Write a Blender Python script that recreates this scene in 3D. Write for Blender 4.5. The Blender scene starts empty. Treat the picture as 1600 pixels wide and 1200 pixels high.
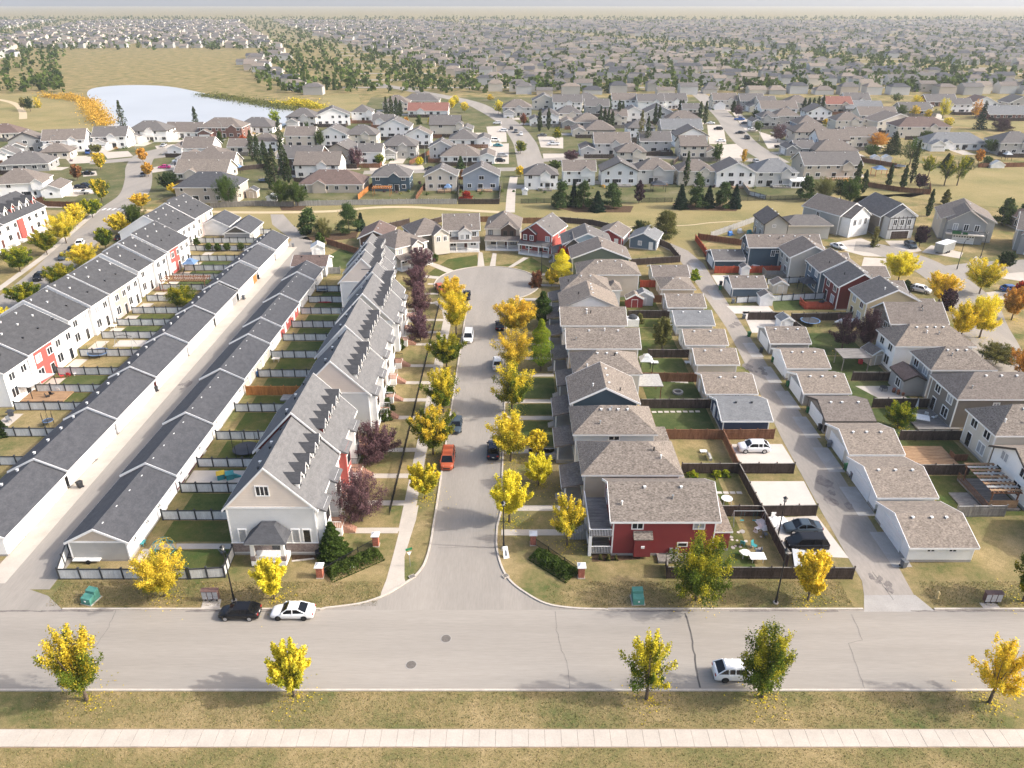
import bpy, bmesh, math, random
from mathutils import Vector
random.seed(11)
rad = math.radians
scene = bpy.context.scene
COL = scene.collection

# ------------------------------------------------------------------ camera, sky, sun, exposure
CAM_H, FPX, PITCH = 60.0, 1170.0, math.atan(600 / 1170.0)
cam_data = bpy.data.cameras.new('camera')
cam = bpy.data.objects.new('camera', cam_data)
COL.objects.link(cam)
cam.location = (0, 0, CAM_H)
cam.rotation_euler = (math.pi / 2 - PITCH, 0, 0)
cam_data.sensor_width = 36.0
cam_data.lens = FPX / 1600 * 36
cam_data.clip_start = 0.5
cam_data.clip_end = 20000
scene.camera = cam

SUN_EL, SUN_AZ = 35.0, -5.0            # azimuth measured from +X
world = bpy.data.worlds.new('World')
scene.world = world
world.use_nodes = True
wn = world.node_tree
sky = wn.nodes.new('ShaderNodeTexSky')
sky.sky_type = 'NISHITA'
sky.sun_disc = False
sky.sun_elevation = rad(SUN_EL)
sky.sun_rotation = rad(90 - SUN_AZ)
sky.dust_density = 4.5
sky.air_density = 0.9
sky.ozone_density = 0.6
wn.nodes['Background'].inputs['Strength'].default_value = 0.15
wn.links.new(sky.outputs['Color'], wn.nodes['Background'].inputs['Color'])
sd = bpy.data.lights.new('sun', 'SUN')
sd.energy = 2.0
sd.angle = rad(1.0)
sd.color = (1.0, 0.975, 0.935)
sun = bpy.data.objects.new('sun', sd)
COL.objects.link(sun)
sv = Vector((math.cos(rad(SUN_EL)) * math.cos(rad(SUN_AZ)), math.cos(rad(SUN_EL)) * math.sin(rad(SUN_AZ)), math.sin(rad(SUN_EL))))
sun.rotation_euler = (-sv).to_track_quat('-Z', 'Y').to_euler()
sun.location = sv * 300
vs = scene.view_settings
vs.view_transform = 'Standard'
vs.look = 'None'
vs.gamma = 1.0
vs.exposure = 1.06
vs.use_curve_mapping = False
scene.render.engine = 'CYCLES'
scene.cycles.max_bounces = 5
scene.cycles.diffuse_bounces = 3
scene.cycles.glossy_bounces = 2
scene.cycles.transmission_bounces = 2
scene.cycles.volume_bounces = 0
scene.cycles.use_adaptive_sampling = True

# ------------------------------------------------------------------ geometry of the view: a photo pixel at a known height -> place on site
_c, _s = math.cos(PITCH), math.sin(PITCH)
def at(px, py, z=0.0):
    a = (px - 800) / FPX; b = (600 - py) / FPX
    t = (z - CAM_H) / (-_s + b * _c)
    return (a * t, (_c + b * _s) * t)
def scale_at(x, y, z=0.0):             # pixels per metre there, and the foreshortening of a vertical metre
    zc = y * _c - (z - CAM_H) * _s
    return FPX / zc, math.cos(math.atan2(CAM_H - z, math.hypot(x, y)))

# ------------------------------------------------------------------ materials
MATS = {}
def N(nt, t, **kw):
    n = nt.nodes.new(t)
    for k, v in kw.items():
        if k in n.inputs: n.inputs[k].default_value = v
        else: setattr(n, k, v)
    return n
def base_mat(name):
    m = bpy.data.materials.new(name); m.use_nodes = True
    MATS[name] = m
    return m, m.node_tree, m.node_tree.nodes['Principled BSDF']
def mat(name, col, rough=0.8, var=0.12, scale=0.6, fine=6.0, fvar=0.08, bump=0.0, spec=0.3, metal=0.0, stretch=(1, 1, 1), col2=None):
    m, nt, b = base_mat(name)
    geo = N(nt, 'ShaderNodeNewGeometry')
    mp = N(nt, 'ShaderNodeMapping'); mp.inputs['Scale'].default_value = stretch
    nt.links.new(geo.outputs['Position'], mp.inputs['Vector'])
    n1 = N(nt, 'ShaderNodeTexNoise', Scale=scale, Detail=4.0, Roughness=0.6)
    n2 = N(nt, 'ShaderNodeTexNoise', Scale=fine, Detail=3.0, Roughness=0.7)
    for n in (n1, n2): nt.links.new(mp.outputs['Vector'], n.inputs['Vector'])
    r1 = N(nt, 'ShaderNodeMapRange'); r1.inputs['From Min'].default_value = 0.3; r1.inputs['From Max'].default_value = 0.7
    nt.links.new(n1.outputs['Fac'], r1.inputs['Value'])
    mix = N(nt, 'ShaderNodeMix', data_type='RGBA')
    c2 = col2 or tuple(min(1, c * (1 + 2 * var)) for c in col)
    c1 = col if col2 else tuple(c * (1 - var) for c in col)
    mix.inputs['A'].default_value = (*c1, 1); mix.inputs['B'].default_value = (*c2, 1)
    nt.links.new(r1.outputs['Result'], mix.inputs['Factor'])
    r2 = N(nt, 'ShaderNodeMapRange')
    r2.inputs['From Min'].default_value = 0.25; r2.inputs['From Max'].default_value = 0.75
    r2.inputs['To Min'].default_value = 1 - fvar * 2; r2.inputs['To Max'].default_value = 1 + fvar * 2
    nt.links.new(n2.outputs['Fac'], r2.inputs['Value'])
    mul = N(nt, 'ShaderNodeVectorMath', operation='SCALE')
    nt.links.new(mix.outputs['Result'], mul.inputs[0]); nt.links.new(r2.outputs['Result'], mul.inputs['Scale'])
    nt.links.new(mul.outputs['Vector'], b.inputs['Base Color'])
    b.inputs['Roughness'].default_value = rough
    b.inputs['Specular IOR Level'].default_value = spec
    b.inputs['Metallic'].default_value = metal
    if bump:
        bp = N(nt, 'ShaderNodeBump', Strength=bump, Distance=0.05)
        nt.links.new(n2.outputs['Fac'], bp.inputs['Height']); nt.links.new(bp.outputs['Normal'], b.inputs['Normal'])
    return m
def shingle(name, col, col2, var=0.22):
    # courses along z, tabs broken along the horizontal
    m = mat(name, col, 0.95, 0.1, 0.9, 3.4, var * 1.25, 0.3, 0.15, 0, (1.0, 1.0, 3.2), col2)
    return m
def siding(name, col, pitch=0.2):
    m, nt, b = base_mat(name)
    geo = N(nt, 'ShaderNodeNewGeometry'); sep = N(nt, 'ShaderNodeSeparateXYZ')
    nt.links.new(geo.outputs['Position'], sep.inputs[0])
    d = N(nt, 'ShaderNodeMath', operation='DIVIDE'); d.inputs[1].default_value = pitch
    nt.links.new(sep.outputs['Z'], d.inputs[0])
    f = N(nt, 'ShaderNodeMath', operation='FRACT'); nt.links.new(d.outputs[0], f.inputs[0])
    bp = N(nt, 'ShaderNodeBump', Strength=0.5, Distance=0.03)
    nt.links.new(f.outputs[0], bp.inputs['Height']); nt.links.new(bp.outputs['Normal'], b.inputs['Normal'])
    n = N(nt, 'ShaderNodeTexNoise', Scale=0.9, Detail=5.0, Roughness=0.65)
    nt.links.new(geo.outputs['Position'], n.inputs['Vector'])
    mix = N(nt, 'ShaderNodeMix', data_type='RGBA')
    mix.inputs['A'].default_value = (*[c * 0.9 for c in col], 1); mix.inputs['B'].default_value = (*[min(1, c * 1.08) for c in col], 1)
    nt.links.new(n.outputs['Fac'], mix.inputs['Factor'])
    nt.links.new(mix.outputs['Result'], b.inputs['Base Color'])
    b.inputs['Roughness'].default_value = 0.7; b.inputs['Specular IOR Level'].default_value = 0.25
    return m
def grass_mat(name, dry, mid, green, bias=0.5, s=0.12):
    m, nt, b = base_mat(name)
    geo = N(nt, 'ShaderNodeNewGeometry')
    n1 = N(nt, 'ShaderNodeTexNoise', Scale=s, Detail=5.0, Roughness=0.65)
    n2 = N(nt, 'ShaderNodeTexNoise', Scale=1.3, Detail=5.0, Roughness=0.75)
    n3 = N(nt, 'ShaderNodeTexNoise', Scale=9.0, Detail=3.0, Roughness=0.8)
    for n in (n1, n2, n3): nt.links.new(geo.outputs['Position'], n.inputs['Vector'])
    ad = N(nt, 'ShaderNodeMath', operation='MULTIPLY_ADD'); ad.inputs[1].default_value = 0.45
    nt.links.new(n2.outputs['Fac'], ad.inputs[0]); nt.links.new(n1.outputs['Fac'], ad.inputs[2])
    cr = N(nt, 'ShaderNodeValToRGB'); e = cr.color_ramp.elements
    e[0].position = bias - 0.02; e[0].color = (*dry, 1); e[1].position = bias + 0.44; e[1].color = (*green, 1)
    x = e.new(bias + 0.2); x.color = (*mid, 1)
    nt.links.new(ad.outputs[0], cr.inputs['Fac'])
    r = N(nt, 'ShaderNodeMapRange'); r.inputs['From Min'].default_value = 0.25; r.inputs['From Max'].default_value = 0.75
    r.inputs['To Min'].default_value = 0.5; r.inputs['To Max'].default_value = 1.5
    nt.links.new(n3.outputs['Fac'], r.inputs['Value'])
    mul = N(nt, 'ShaderNodeVectorMath', operation='SCALE')
    nt.links.new(cr.outputs['Color'], mul.inputs[0]); nt.links.new(r.outputs['Result'], mul.inputs['Scale'])
    nt.links.new(mul.outputs['Vector'], b.inputs['Base Color'])
    b.inputs['Roughness'].default_value = 1.0; b.inputs['Specular IOR Level'].default_value = 0.05
    bp = N(nt, 'ShaderNodeBump', Strength=0.5, Distance=0.08)
    nt.links.new(n3.outputs['Fac'], bp.inputs['Height']); nt.links.new(bp.outputs['Normal'], b.inputs['Normal'])
    return m
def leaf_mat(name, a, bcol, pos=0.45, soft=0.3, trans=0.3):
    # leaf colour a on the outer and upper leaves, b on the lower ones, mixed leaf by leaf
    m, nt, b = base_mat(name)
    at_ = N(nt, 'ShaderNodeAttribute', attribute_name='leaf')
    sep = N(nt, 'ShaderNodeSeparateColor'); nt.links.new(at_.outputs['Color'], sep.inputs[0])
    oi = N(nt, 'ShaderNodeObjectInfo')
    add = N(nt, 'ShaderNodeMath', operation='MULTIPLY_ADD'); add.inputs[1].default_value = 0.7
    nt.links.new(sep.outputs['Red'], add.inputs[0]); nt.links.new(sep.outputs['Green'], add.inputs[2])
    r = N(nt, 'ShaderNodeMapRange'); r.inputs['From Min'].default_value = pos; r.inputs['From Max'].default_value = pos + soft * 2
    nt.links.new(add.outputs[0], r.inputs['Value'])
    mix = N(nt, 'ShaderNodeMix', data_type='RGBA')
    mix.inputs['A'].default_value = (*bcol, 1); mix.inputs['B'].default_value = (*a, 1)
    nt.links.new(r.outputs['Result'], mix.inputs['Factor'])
    hs = N(nt, 'ShaderNodeHueSaturation')
    v = N(nt, 'ShaderNodeMapRange'); v.inputs['To Min'].default_value = 0.62; v.inputs['To Max'].default_value = 1.35
    nt.links.new(sep.outputs['Blue'], v.inputs['Value']); nt.links.new(v.outputs['Result'], hs.inputs['Value'])
    h = N(nt, 'ShaderNodeMapRange'); h.inputs['To Min'].default_value = 0.485; h.inputs['To Max'].default_value = 0.515
    nt.links.new(oi.outputs['Random'], h.inputs['Value']); nt.links.new(h.outputs['Result'], hs.inputs['Hue'])
    nt.links.new(mix.outputs['Result'], hs.inputs['Color'])
    df = N(nt, 'ShaderNodeBsdfDiffuse'); tr = N(nt, 'ShaderNodeBsdfTranslucent'); ms = N(nt, 'ShaderNodeMixShader')
    ms.inputs['Fac'].default_value = trans
    nt.links.new(hs.outputs['Color'], df.inputs['Color']); nt.links.new(hs.outputs['Color'], tr.inputs['Color'])
    nt.links.new(df.outputs[0], ms.inputs[1]); nt.links.new(tr.outputs[0], ms.inputs[2])
    nt.nodes.remove(b)
    nt.links.new(ms.outputs[0], nt.nodes['Material Output'].inputs['Surface'])
    return m

grass_mat('grass', (0.38, 0.285, 0.15), (0.24, 0.19, 0.088), (0.085, 0.11, 0.035), 0.50)
grass_mat('estate_grass', (0.21, 0.18, 0.11), (0.13, 0.125, 0.06), (0.06, 0.085, 0.032), 0.5, 0.1)
grass_mat('park_grass', (0.31, 0.25, 0.125), (0.26, 0.215, 0.10), (0.17, 0.165, 0.07), 0.5, 0.04)
grass_mat('yard_grass', (0.20, 0.165, 0.075), (0.10, 0.105, 0.035), (0.05, 0.085, 0.022), 0.48, 0.2)
grass_mat('green_grass', (0.135, 0.135, 0.06), (0.08, 0.10, 0.036), (0.042, 0.068, 0.022), 0.5, 0.2)
mat('bark_mulch', (0.085, 0.055, 0.035), 1, 0.3, 2.0, 12, 0.2, 0.3, 0.05)
mat('soil', (0.23, 0.17, 0.12), 1, 0.2, 0.8, 10, 0.15, 0.2, 0.05)
mat('asphalt', (0.272, 0.247, 0.215), 0.95, 0.05, 0.09, 3.0, 0.045, 0.05, 0.15, 0, (0.16, 2.2, 1), (0.35, 0.316, 0.274))
mat('asphalt_street', (0.262, 0.239, 0.21), 0.95, 0.05, 0.12, 3.0, 0.045, 0.05, 0.15, 0, (1.8, 0.22, 1), (0.335, 0.302, 0.263))
mat('asphalt_lane', (0.255, 0.23, 0.20), 0.95, 0.06, 0.12, 2.2, 0.06, 0.08, 0.15, 0, (1.3, 0.35, 1), (0.34, 0.30, 0.26))
mat('concrete', (0.46, 0.41, 0.35), 0.9, 0.06, 0.5, 7, 0.05, 0.05, 0.2)
mat('concrete_new', (0.52, 0.475, 0.42), 0.9, 0.05, 0.4, 7, 0.04, 0.05, 0.2)
mat('concrete_grey', (0.33, 0.31, 0.285), 0.9, 0.08, 0.5, 7, 0.06, 0.05, 0.2)
mat('kerb_concrete', (0.47, 0.42, 0.36), 0.9, 0.1, 1.2, 9, 0.08, 0.05, 0.2)
mat('cast_iron', (0.13, 0.115, 0.10), 0.7, 0.15, 4, 20, 0.15)
mat('tar', (0.085, 0.078, 0.072), 0.7, 0.2, 1, 8, 0.1)
mat('stain', (0.17, 0.15, 0.135), 0.85, 0.25, 1.2, 6, 0.15)
mat('road_paint', (0.72, 0.70, 0.66), 0.7, 0.06)
mat('gravel_path', (0.48, 0.385, 0.25), 1, 0.06, 0.5, 8, 0.06, 0.1, 0.1)
shingle('roof_charcoal', (0.058, 0.059, 0.063), (0.083, 0.084, 0.089), 0.08)
shingle('roof_row', (0.125, 0.124, 0.126), (0.165, 0.164, 0.166), 0.08)
shingle('roof_slate', (0.062, 0.064, 0.071), (0.088, 0.090, 0.098), 0.08)
shingle('roof_grey', (0.115, 0.108, 0.105), (0.155, 0.145, 0.138), 0.14)
shingle('roof_bluegrey', (0.15, 0.155, 0.16), (0.20, 0.205, 0.21), 0.10)
shingle('roof_taupe', (0.145, 0.125, 0.110), (0.195, 0.168, 0.148), 0.20)
shingle('roof_beige', (0.195, 0.164, 0.136), (0.26, 0.218, 0.18), 0.24)
shingle('roof_tan', (0.172, 0.147, 0.125), (0.23, 0.197, 0.168), 0.30)
shingle('roof_brown', (0.115, 0.085, 0.075), (0.165, 0.12, 0.105), 0.18)
shingle('roof_red', (0.20, 0.095, 0.075), (0.25, 0.12, 0.095), 0.12)
siding('wall_white', (0.84, 0.835, 0.82)); siding('wall_cream', (0.62, 0.57, 0.49)); siding('wall_beige', (0.50, 0.44, 0.37))
siding('wall_sand', (0.56, 0.48, 0.39)); siding('wall_lightgrey', (0.50, 0.50, 0.49)); siding('wall_grey', (0.32, 0.32, 0.315))
siding('wall_stone_grey', (0.42, 0.41, 0.385)); siding('wall_taupe', (0.20, 0.175, 0.15)); siding('wall_darktaupe', (0.115, 0.105, 0.09))
siding('wall_red', (0.26, 0.045, 0.045)); siding('wall_deepred', (0.15, 0.03, 0.03)); siding('wall_coral', (0.42, 0.10, 0.085))
siding('wall_teal', (0.060, 0.095, 0.125)); siding('wall_blue', (0.105, 0.15, 0.20)); siding('wall_navy', (0.04, 0.055, 0.10))
siding('wall_bluegrey', (0.30, 0.345, 0.41)); siding('wall_skyblue', (0.42, 0.52, 0.58)); siding('wall_palegrey', (0.60, 0.63, 0.65)); siding('wall_green', (0.155, 0.185, 0.14))
siding('wall_yellow', (0.64, 0.53, 0.33)); siding('wall_pink', (0.45, 0.36, 0.33)); siding('wall_brown', (0.10, 0.065, 0.05)); siding('wall_black', (0.05, 0.048, 0.047))
siding('wall_peach', (0.78, 0.68, 0.59), 0.35); siding('wall_endgrey', (0.66, 0.66, 0.645))
mat('trim_white', (0.80, 0.79, 0.77), 0.6, 0.03, 0.8, 8, 0.03)
mat('trim_cream', (0.68, 0.62, 0.54), 0.6, 0.03, 0.8, 8, 0.03)
mat('trim_dark', (0.05, 0.042, 0.038), 0.6, 0.05)
mat('trim_brown', (0.10, 0.04, 0.03), 0.6, 0.05)
mat('trim_red', (0.22, 0.03, 0.03), 0.6, 0.05)
mat('trim_grey', (0.27, 0.26, 0.25), 0.6, 0.05)
mat('garage_door_white', (0.78, 0.77, 0.75), 0.55, 0.03, 0.7, 8, 0.02)
mat('garage_door_grey', (0.30, 0.29, 0.28), 0.55, 0.03)
mat('stone_veneer', (0.19, 0.14, 0.125), 0.95, 0.35, 3.2, 9, 0.22, 0.4, 0.1, 0, (1, 1, 2), (0.34, 0.285, 0.26))
mat('brick_red', (0.36, 0.13, 0.085), 0.95, 0.2, 4, 14, 0.15, 0.3, 0.1)
mat('brick_brown', (0.20, 0.115, 0.095), 0.95, 0.2, 3, 12, 0.15, 0.3, 0.1)
mat('glass_dark', (0.018, 0.02, 0.024), 0.08, 0.2, 0.4, 4, 0.1, 0, 0.6)
mat('blind', (0.30, 0.31, 0.32), 0.5, 0.15, 0.4, 4, 0.08, 0, 0.5)
mat('fence_white', (0.58, 0.585, 0.58), 0.85, 0.10, 0.7, 5, 0.10, 0.1, 0.2, 0, (3, 3, 0.5))
mat('fence_black', (0.045, 0.047, 0.05), 0.7, 0.1)
mat('wood_dark', (0.062, 0.047, 0.04), 0.95, 0.25, 0.8, 4, 0.22, 0.2, 0.1, 0, (3, 3, 0.4))
mat('wood_brown', (0.17, 0.085, 0.05), 0.9, 0.25, 0.8, 4, 0.18, 0.2, 0.1, 0, (3, 3, 0.4))
mat('wood_orange', (0.40, 0.17, 0.055), 0.9, 0.2, 0.8, 4, 0.15, 0.2, 0.1, 0, (3, 3, 0.4))
mat('wood_red', (0.36, 0.075, 0.04), 0.9, 0.2, 0.8, 4, 0.12, 0.2, 0.1, 0, (3, 3, 0.4))
mat('wood_grey', (0.20, 0.185, 0.165), 0.95, 0.2, 0.8, 4, 0.18, 0.2, 0.1, 0, (3, 3, 0.4))
mat('wood_palegrey', (0.33, 0.32, 0.30), 0.95, 0.15, 0.8, 4, 0.15, 0.2, 0.1, 0, (3, 3, 0.4))
mat('deck_wood', (0.30, 0.19, 0.11), 0.9, 0.2, 0.8, 4, 0.15, 0.2, 0.1, 0, (0.6, 4, 1))
mat('deck_grey', (0.20, 0.185, 0.17), 0.9, 0.2, 0.8, 4, 0.15, 0.2, 0.1, 0, (0.6, 4, 1))
mat('metal_black', (0.012, 0.012, 0.013), 0.45, 0.1, 1, 6, 0.05, 0, 0.5)
mat('metal_grey', (0.32, 0.33, 0.33), 0.5, 0.1, 1, 6, 0.05, 0, 0.5, 0.5)
mat('metal_white', (0.75, 0.75, 0.73), 0.5, 0.05)
mat('lamp_glass', (0.55, 0.54, 0.5), 0.3, 0.05)
mat('transformer_green', (0.08, 0.24, 0.19), 0.55, 0.1, 1, 6, 0.05)
mat('mailbox_grey', (0.36, 0.36, 0.37), 0.5, 0.05, 1, 6, 0.05)
mat('mailbox_brown', (0.13, 0.075, 0.065), 0.6, 0.05)
mat('hydrant_yellow', (0.55, 0.42, 0.20), 0.6, 0.1)
mat('sign_green', (0.02, 0.16, 0.06), 0.5, 0.05)
mat('plastic_green', (0.02, 0.11, 0.04), 0.6, 0.1); mat('plastic_black', (0.025, 0.025, 0.028), 0.6, 0.1)
mat('plastic_blue', (0.04, 0.16, 0.42), 0.6, 0.1); mat('plastic_grey', (0.13, 0.14, 0.15), 0.6, 0.1)
mat('plastic_red', (0.45, 0.03, 0.04), 0.5, 0.1); mat('plastic_white', (0.76, 0.75, 0.73), 0.5, 0.05)
mat('plastic_teal', (0.05, 0.26, 0.27), 0.5, 0.1); mat('plastic_yellow', (0.65, 0.45, 0.05), 0.5, 0.1)
mat('cloth_pale', (0.44, 0.46, 0.47), 0.9, 0.06); mat('cloth_blue', (0.12, 0.20, 0.34), 0.9, 0.1); mat('cloth_red', (0.5, 0.05, 0.05), 0.9, 0.1)
mat('cloth_dark', (0.05, 0.055, 0.065), 0.9, 0.1); mat('cloth_teal', (0.10, 0.30, 0.30), 0.9, 0.1)
mat('steps_salmon', (0.33, 0.185, 0.13), 0.9, 0.12)
mat('bark', (0.10, 0.078, 0.06), 1, 0.25, 3, 12, 0.2, 0.3, 0.05)
mat('bark_pale', (0.24, 0.21, 0.18), 1, 0.25, 3, 12, 0.2, 0.3, 0.05)
mat('tyre', (0.012, 0.012, 0.012), 0.85, 0.1); mat('rim_silver', (0.45, 0.45, 0.46), 0.35, 0.05, 1, 6, 0.03, 0, 0.5, 0.6)
mat('rim_black', (0.02, 0.02, 0.02), 0.4, 0.05)
mat('car_glass', (0.006, 0.007, 0.009), 0.08, 0.1, 0.5, 4, 0.05, 0, 0.4)
mat('headlight_clear', (0.6, 0.6, 0.6), 0.15, 0.05, 1, 6, 0.02, 0, 0.6)
mat('taillight_red', (0.35, 0.02, 0.02), 0.2, 0.05, 1, 6, 0.02, 0, 0.6)
for nm, cc, ro in (('white', (0.78, 0.78, 0.77), 0.3), ('black', (0.010, 0.010, 0.012), 0.22), ('navy', (0.010, 0.016, 0.035), 0.22), ('orange', (0.42, 0.10, 0.045), 0.3), ('silver', (0.36, 0.37, 0.38), 0.3), ('grey', (0.12, 0.125, 0.13), 0.3),
                   ('blue', (0.035, 0.10, 0.30), 0.3), ('red', (0.30, 0.02, 0.02), 0.3), ('pink', (0.55, 0.04, 0.22), 0.6), ('teal', (0.05, 0.22, 0.25), 0.3), ('slate', (0.05, 0.07, 0.09), 0.3)):
    mat('paint_' + nm, cc, ro, 0.02, 1, 5, 0.01, 0, 0.35)
mat('water_pale', (0.42, 0.43, 0.44), 0.35, 0.04, 0.004, 0.02, 0.03, 0, 0.6)
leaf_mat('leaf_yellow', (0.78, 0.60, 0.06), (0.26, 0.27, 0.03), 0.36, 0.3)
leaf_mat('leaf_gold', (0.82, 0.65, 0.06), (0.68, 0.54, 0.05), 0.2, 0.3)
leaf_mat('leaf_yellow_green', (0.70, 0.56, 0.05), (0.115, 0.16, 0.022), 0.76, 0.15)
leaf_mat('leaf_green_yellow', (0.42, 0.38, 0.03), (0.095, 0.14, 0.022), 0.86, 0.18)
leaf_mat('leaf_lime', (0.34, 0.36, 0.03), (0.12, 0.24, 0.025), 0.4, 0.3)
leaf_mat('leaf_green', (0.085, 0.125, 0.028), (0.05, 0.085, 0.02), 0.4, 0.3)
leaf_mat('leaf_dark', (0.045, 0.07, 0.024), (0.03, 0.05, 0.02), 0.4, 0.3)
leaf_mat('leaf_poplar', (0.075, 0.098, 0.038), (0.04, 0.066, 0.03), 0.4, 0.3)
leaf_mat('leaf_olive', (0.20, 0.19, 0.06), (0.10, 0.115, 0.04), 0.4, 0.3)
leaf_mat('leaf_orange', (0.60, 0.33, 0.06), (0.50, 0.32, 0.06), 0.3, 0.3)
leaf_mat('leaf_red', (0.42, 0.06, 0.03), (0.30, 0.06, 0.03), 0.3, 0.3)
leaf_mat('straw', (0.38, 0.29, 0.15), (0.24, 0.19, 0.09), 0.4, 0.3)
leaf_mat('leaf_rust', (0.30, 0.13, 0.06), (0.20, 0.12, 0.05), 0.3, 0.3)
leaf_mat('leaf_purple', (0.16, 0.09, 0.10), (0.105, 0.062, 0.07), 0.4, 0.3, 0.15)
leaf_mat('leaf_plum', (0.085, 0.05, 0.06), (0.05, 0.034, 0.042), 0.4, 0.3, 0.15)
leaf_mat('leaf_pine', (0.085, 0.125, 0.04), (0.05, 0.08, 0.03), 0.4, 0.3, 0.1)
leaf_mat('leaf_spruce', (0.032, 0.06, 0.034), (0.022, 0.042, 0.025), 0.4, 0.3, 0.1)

# ------------------------------------------------------------------ mesh builder and object helpers
class MB:
    def __init__(s): s.v, s.f, s.m = [], [], []
    def face(s, pts, m=0):
        i = len(s.v); s.v.extend(pts); s.f.append(tuple(range(i, i + len(pts)))); s.m.append(m)
    def hexa(s, p, m=0):               # p: four bottom points then four top points, both counter-clockwise
        i = len(s.v); s.v.extend(p)
        for q in ((3, 2, 1, 0), (4, 5, 6, 7), (0, 1, 5, 4), (1, 2, 6, 5), (2, 3, 7, 6), (3, 0, 4, 7)):
            s.f.append(tuple(i + k for k in q)); s.m.append(m)
    def box(s, x0, y0, z0, x1, y1, z1, m=0):
        s.hexa([(x0, y0, z0), (x1, y0, z0), (x1, y1, z0), (x0, y1, z0), (x0, y0, z1), (x1, y0, z1), (x1, y1, z1), (x0, y1, z1)], m)
    def prism(s, poly, z0, z1, m=0, mt=None):   # poly: ccw (x, y) list
        n = len(poly); i = len(s.v)
        s.v.extend([(x, y, z0) for x, y in poly] + [(x, y, z1) for x, y in poly])
        s.f.append(tuple(i + k for k in reversed(range(n)))); s.m.append(m)
        s.f.append(tuple(i + n + k for k in range(n))); s.m.append(m if mt is None else mt)
        for k in range(n):
            s.f.append((i + k, i + (k + 1) % n, i + n + (k + 1) % n, i + n + k)); s.m.append(m)
    def tube(s, a, b, r0, r1, n=8, m=0):
        a, b = Vector(a), Vector(b); d = (b - a).normalized()
        u = d.orthogonal().normalized(); w = d.cross(u)
        i = len(s.v)
        for p, r in ((a, r0), (b, r1)):
            for k in range(n):
                t = 2 * math.pi * k / n
                s.v.append(tuple(p + u * (math.cos(t) * r) + w * (math.sin(t) * r)))
        for k in range(n):
            s.f.append((i + k, i + (k + 1) % n, i + n + (k + 1) % n, i + n + k)); s.m.append(m)
        s.f.append(tuple(i + k for k in reversed(range(n)))); s.m.append(m)
        s.f.append(tuple(i + n + k for k in range(n))); s.m.append(m)
    def bar(s, a, b, w, h, m=0):       # horizontal-ish bar of rectangular section
        a, b = Vector(a), Vector(b); d = b - a; t = Vector((-d.y, d.x, 0))
        t = t.normalized() * (w / 2) if t.length > 1e-6 else Vector((w / 2, 0, 0))
        q = Vector((0, 0, h))
        s.hexa([tuple(x) for x in (a - t, b - t, b + t, a + t, a - t + q, b - t + q, b + t + q, a + t + q)], m)
    def ball(s, c, r, n=8, k=5, m=0, sz=1.0):
        i = len(s.v)
        for a in range(1, k):
            th = math.pi * a / k
            for b in range(n):
                ph = 2 * math.pi * b / n
                s.v.append((c[0] + r * math.sin(th) * math.cos(ph), c[1] + r * math.sin(th) * math.sin(ph), c[2] + r * sz * math.cos(th)))
        top = len(s.v); s.v.append((c[0], c[1], c[2] + r * sz)); bot = len(s.v); s.v.append((c[0], c[1], c[2] - r * sz))
        for a in range(k - 2):
            for b in range(n):
                s.f.append((i + a * n + b, i + (a + 1) * n + b, i + (a + 1) * n + (b + 1) % n, i + a * n + (b + 1) % n)); s.m.append(m)
        for b in range(n):
            s.f.append((top, i + b, i + (b + 1) % n)); s.m.append(m)
            s.f.append((bot, i + (k - 2) * n + (b + 1) % n, i + (k - 2) * n + b)); s.m.append(m)
    def mesh(s, name, mats):
        me = bpy.data.meshes.new(name)
        me.from_pydata(s.v, [], s.f)
        for mn in ([mats] if isinstance(mats, str) else mats): me.materials.append(MATS[mn])
        me.polygons.foreach_set('material_index', s.m)
        me.update()
        return me
    def build(s, name, mats, parent=None, loc=(0, 0, 0), rot=0.0):
        return link(name, s.mesh(name, mats), parent, loc, rot)
def link(name, data, parent=None, loc=(0, 0, 0), rot=0.0):
    o = bpy.data.objects.new(name, data); COL.objects.link(o)
    o.location = loc; o.rotation_euler = (0, 0, rot)
    if parent: o.parent = parent
    return o
THINGS = []
def tag(o, label, cat, group=None):
    o['label'] = label; o['category'] = cat
    if group: o['group'] = group
    THINGS.append(o)
    return o
def thing(name, label, cat, loc=(0, 0, 0), rot=0.0, group=None):
    return tag(link(name, None, None, loc, rot), label, cat, group)
KIDS = {}
def copy_tree(o, parent=None):
    if not KIDS:
        for q in bpy.data.objects:
            if q.parent: KIDS.setdefault(q.parent.name, []).append(q)
    c = o.copy(); COL.objects.link(c)
    if parent: c.parent = parent
    for ch in KIDS.get(o.name, ()): copy_tree(ch, c)
    return c
def dup(o, label, loc, rot=0.0, group=None):
    KIDS.clear()
    c = copy_tree(o); c.location = loc; c.rotation_euler = (0, 0, rot)
    c['label'] = label
    if group: c['group'] = group
    THINGS.append(c)
    return c
def structure(name, mb, mats, loc=(0, 0, 0)):
    o = mb.build(name, mats, None, loc); o['kind'] = 'structure'; return o
CACHE = {}
def shared(key, fn):
    if key not in CACHE: CACHE[key] = fn()
    return CACHE[key]

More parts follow.
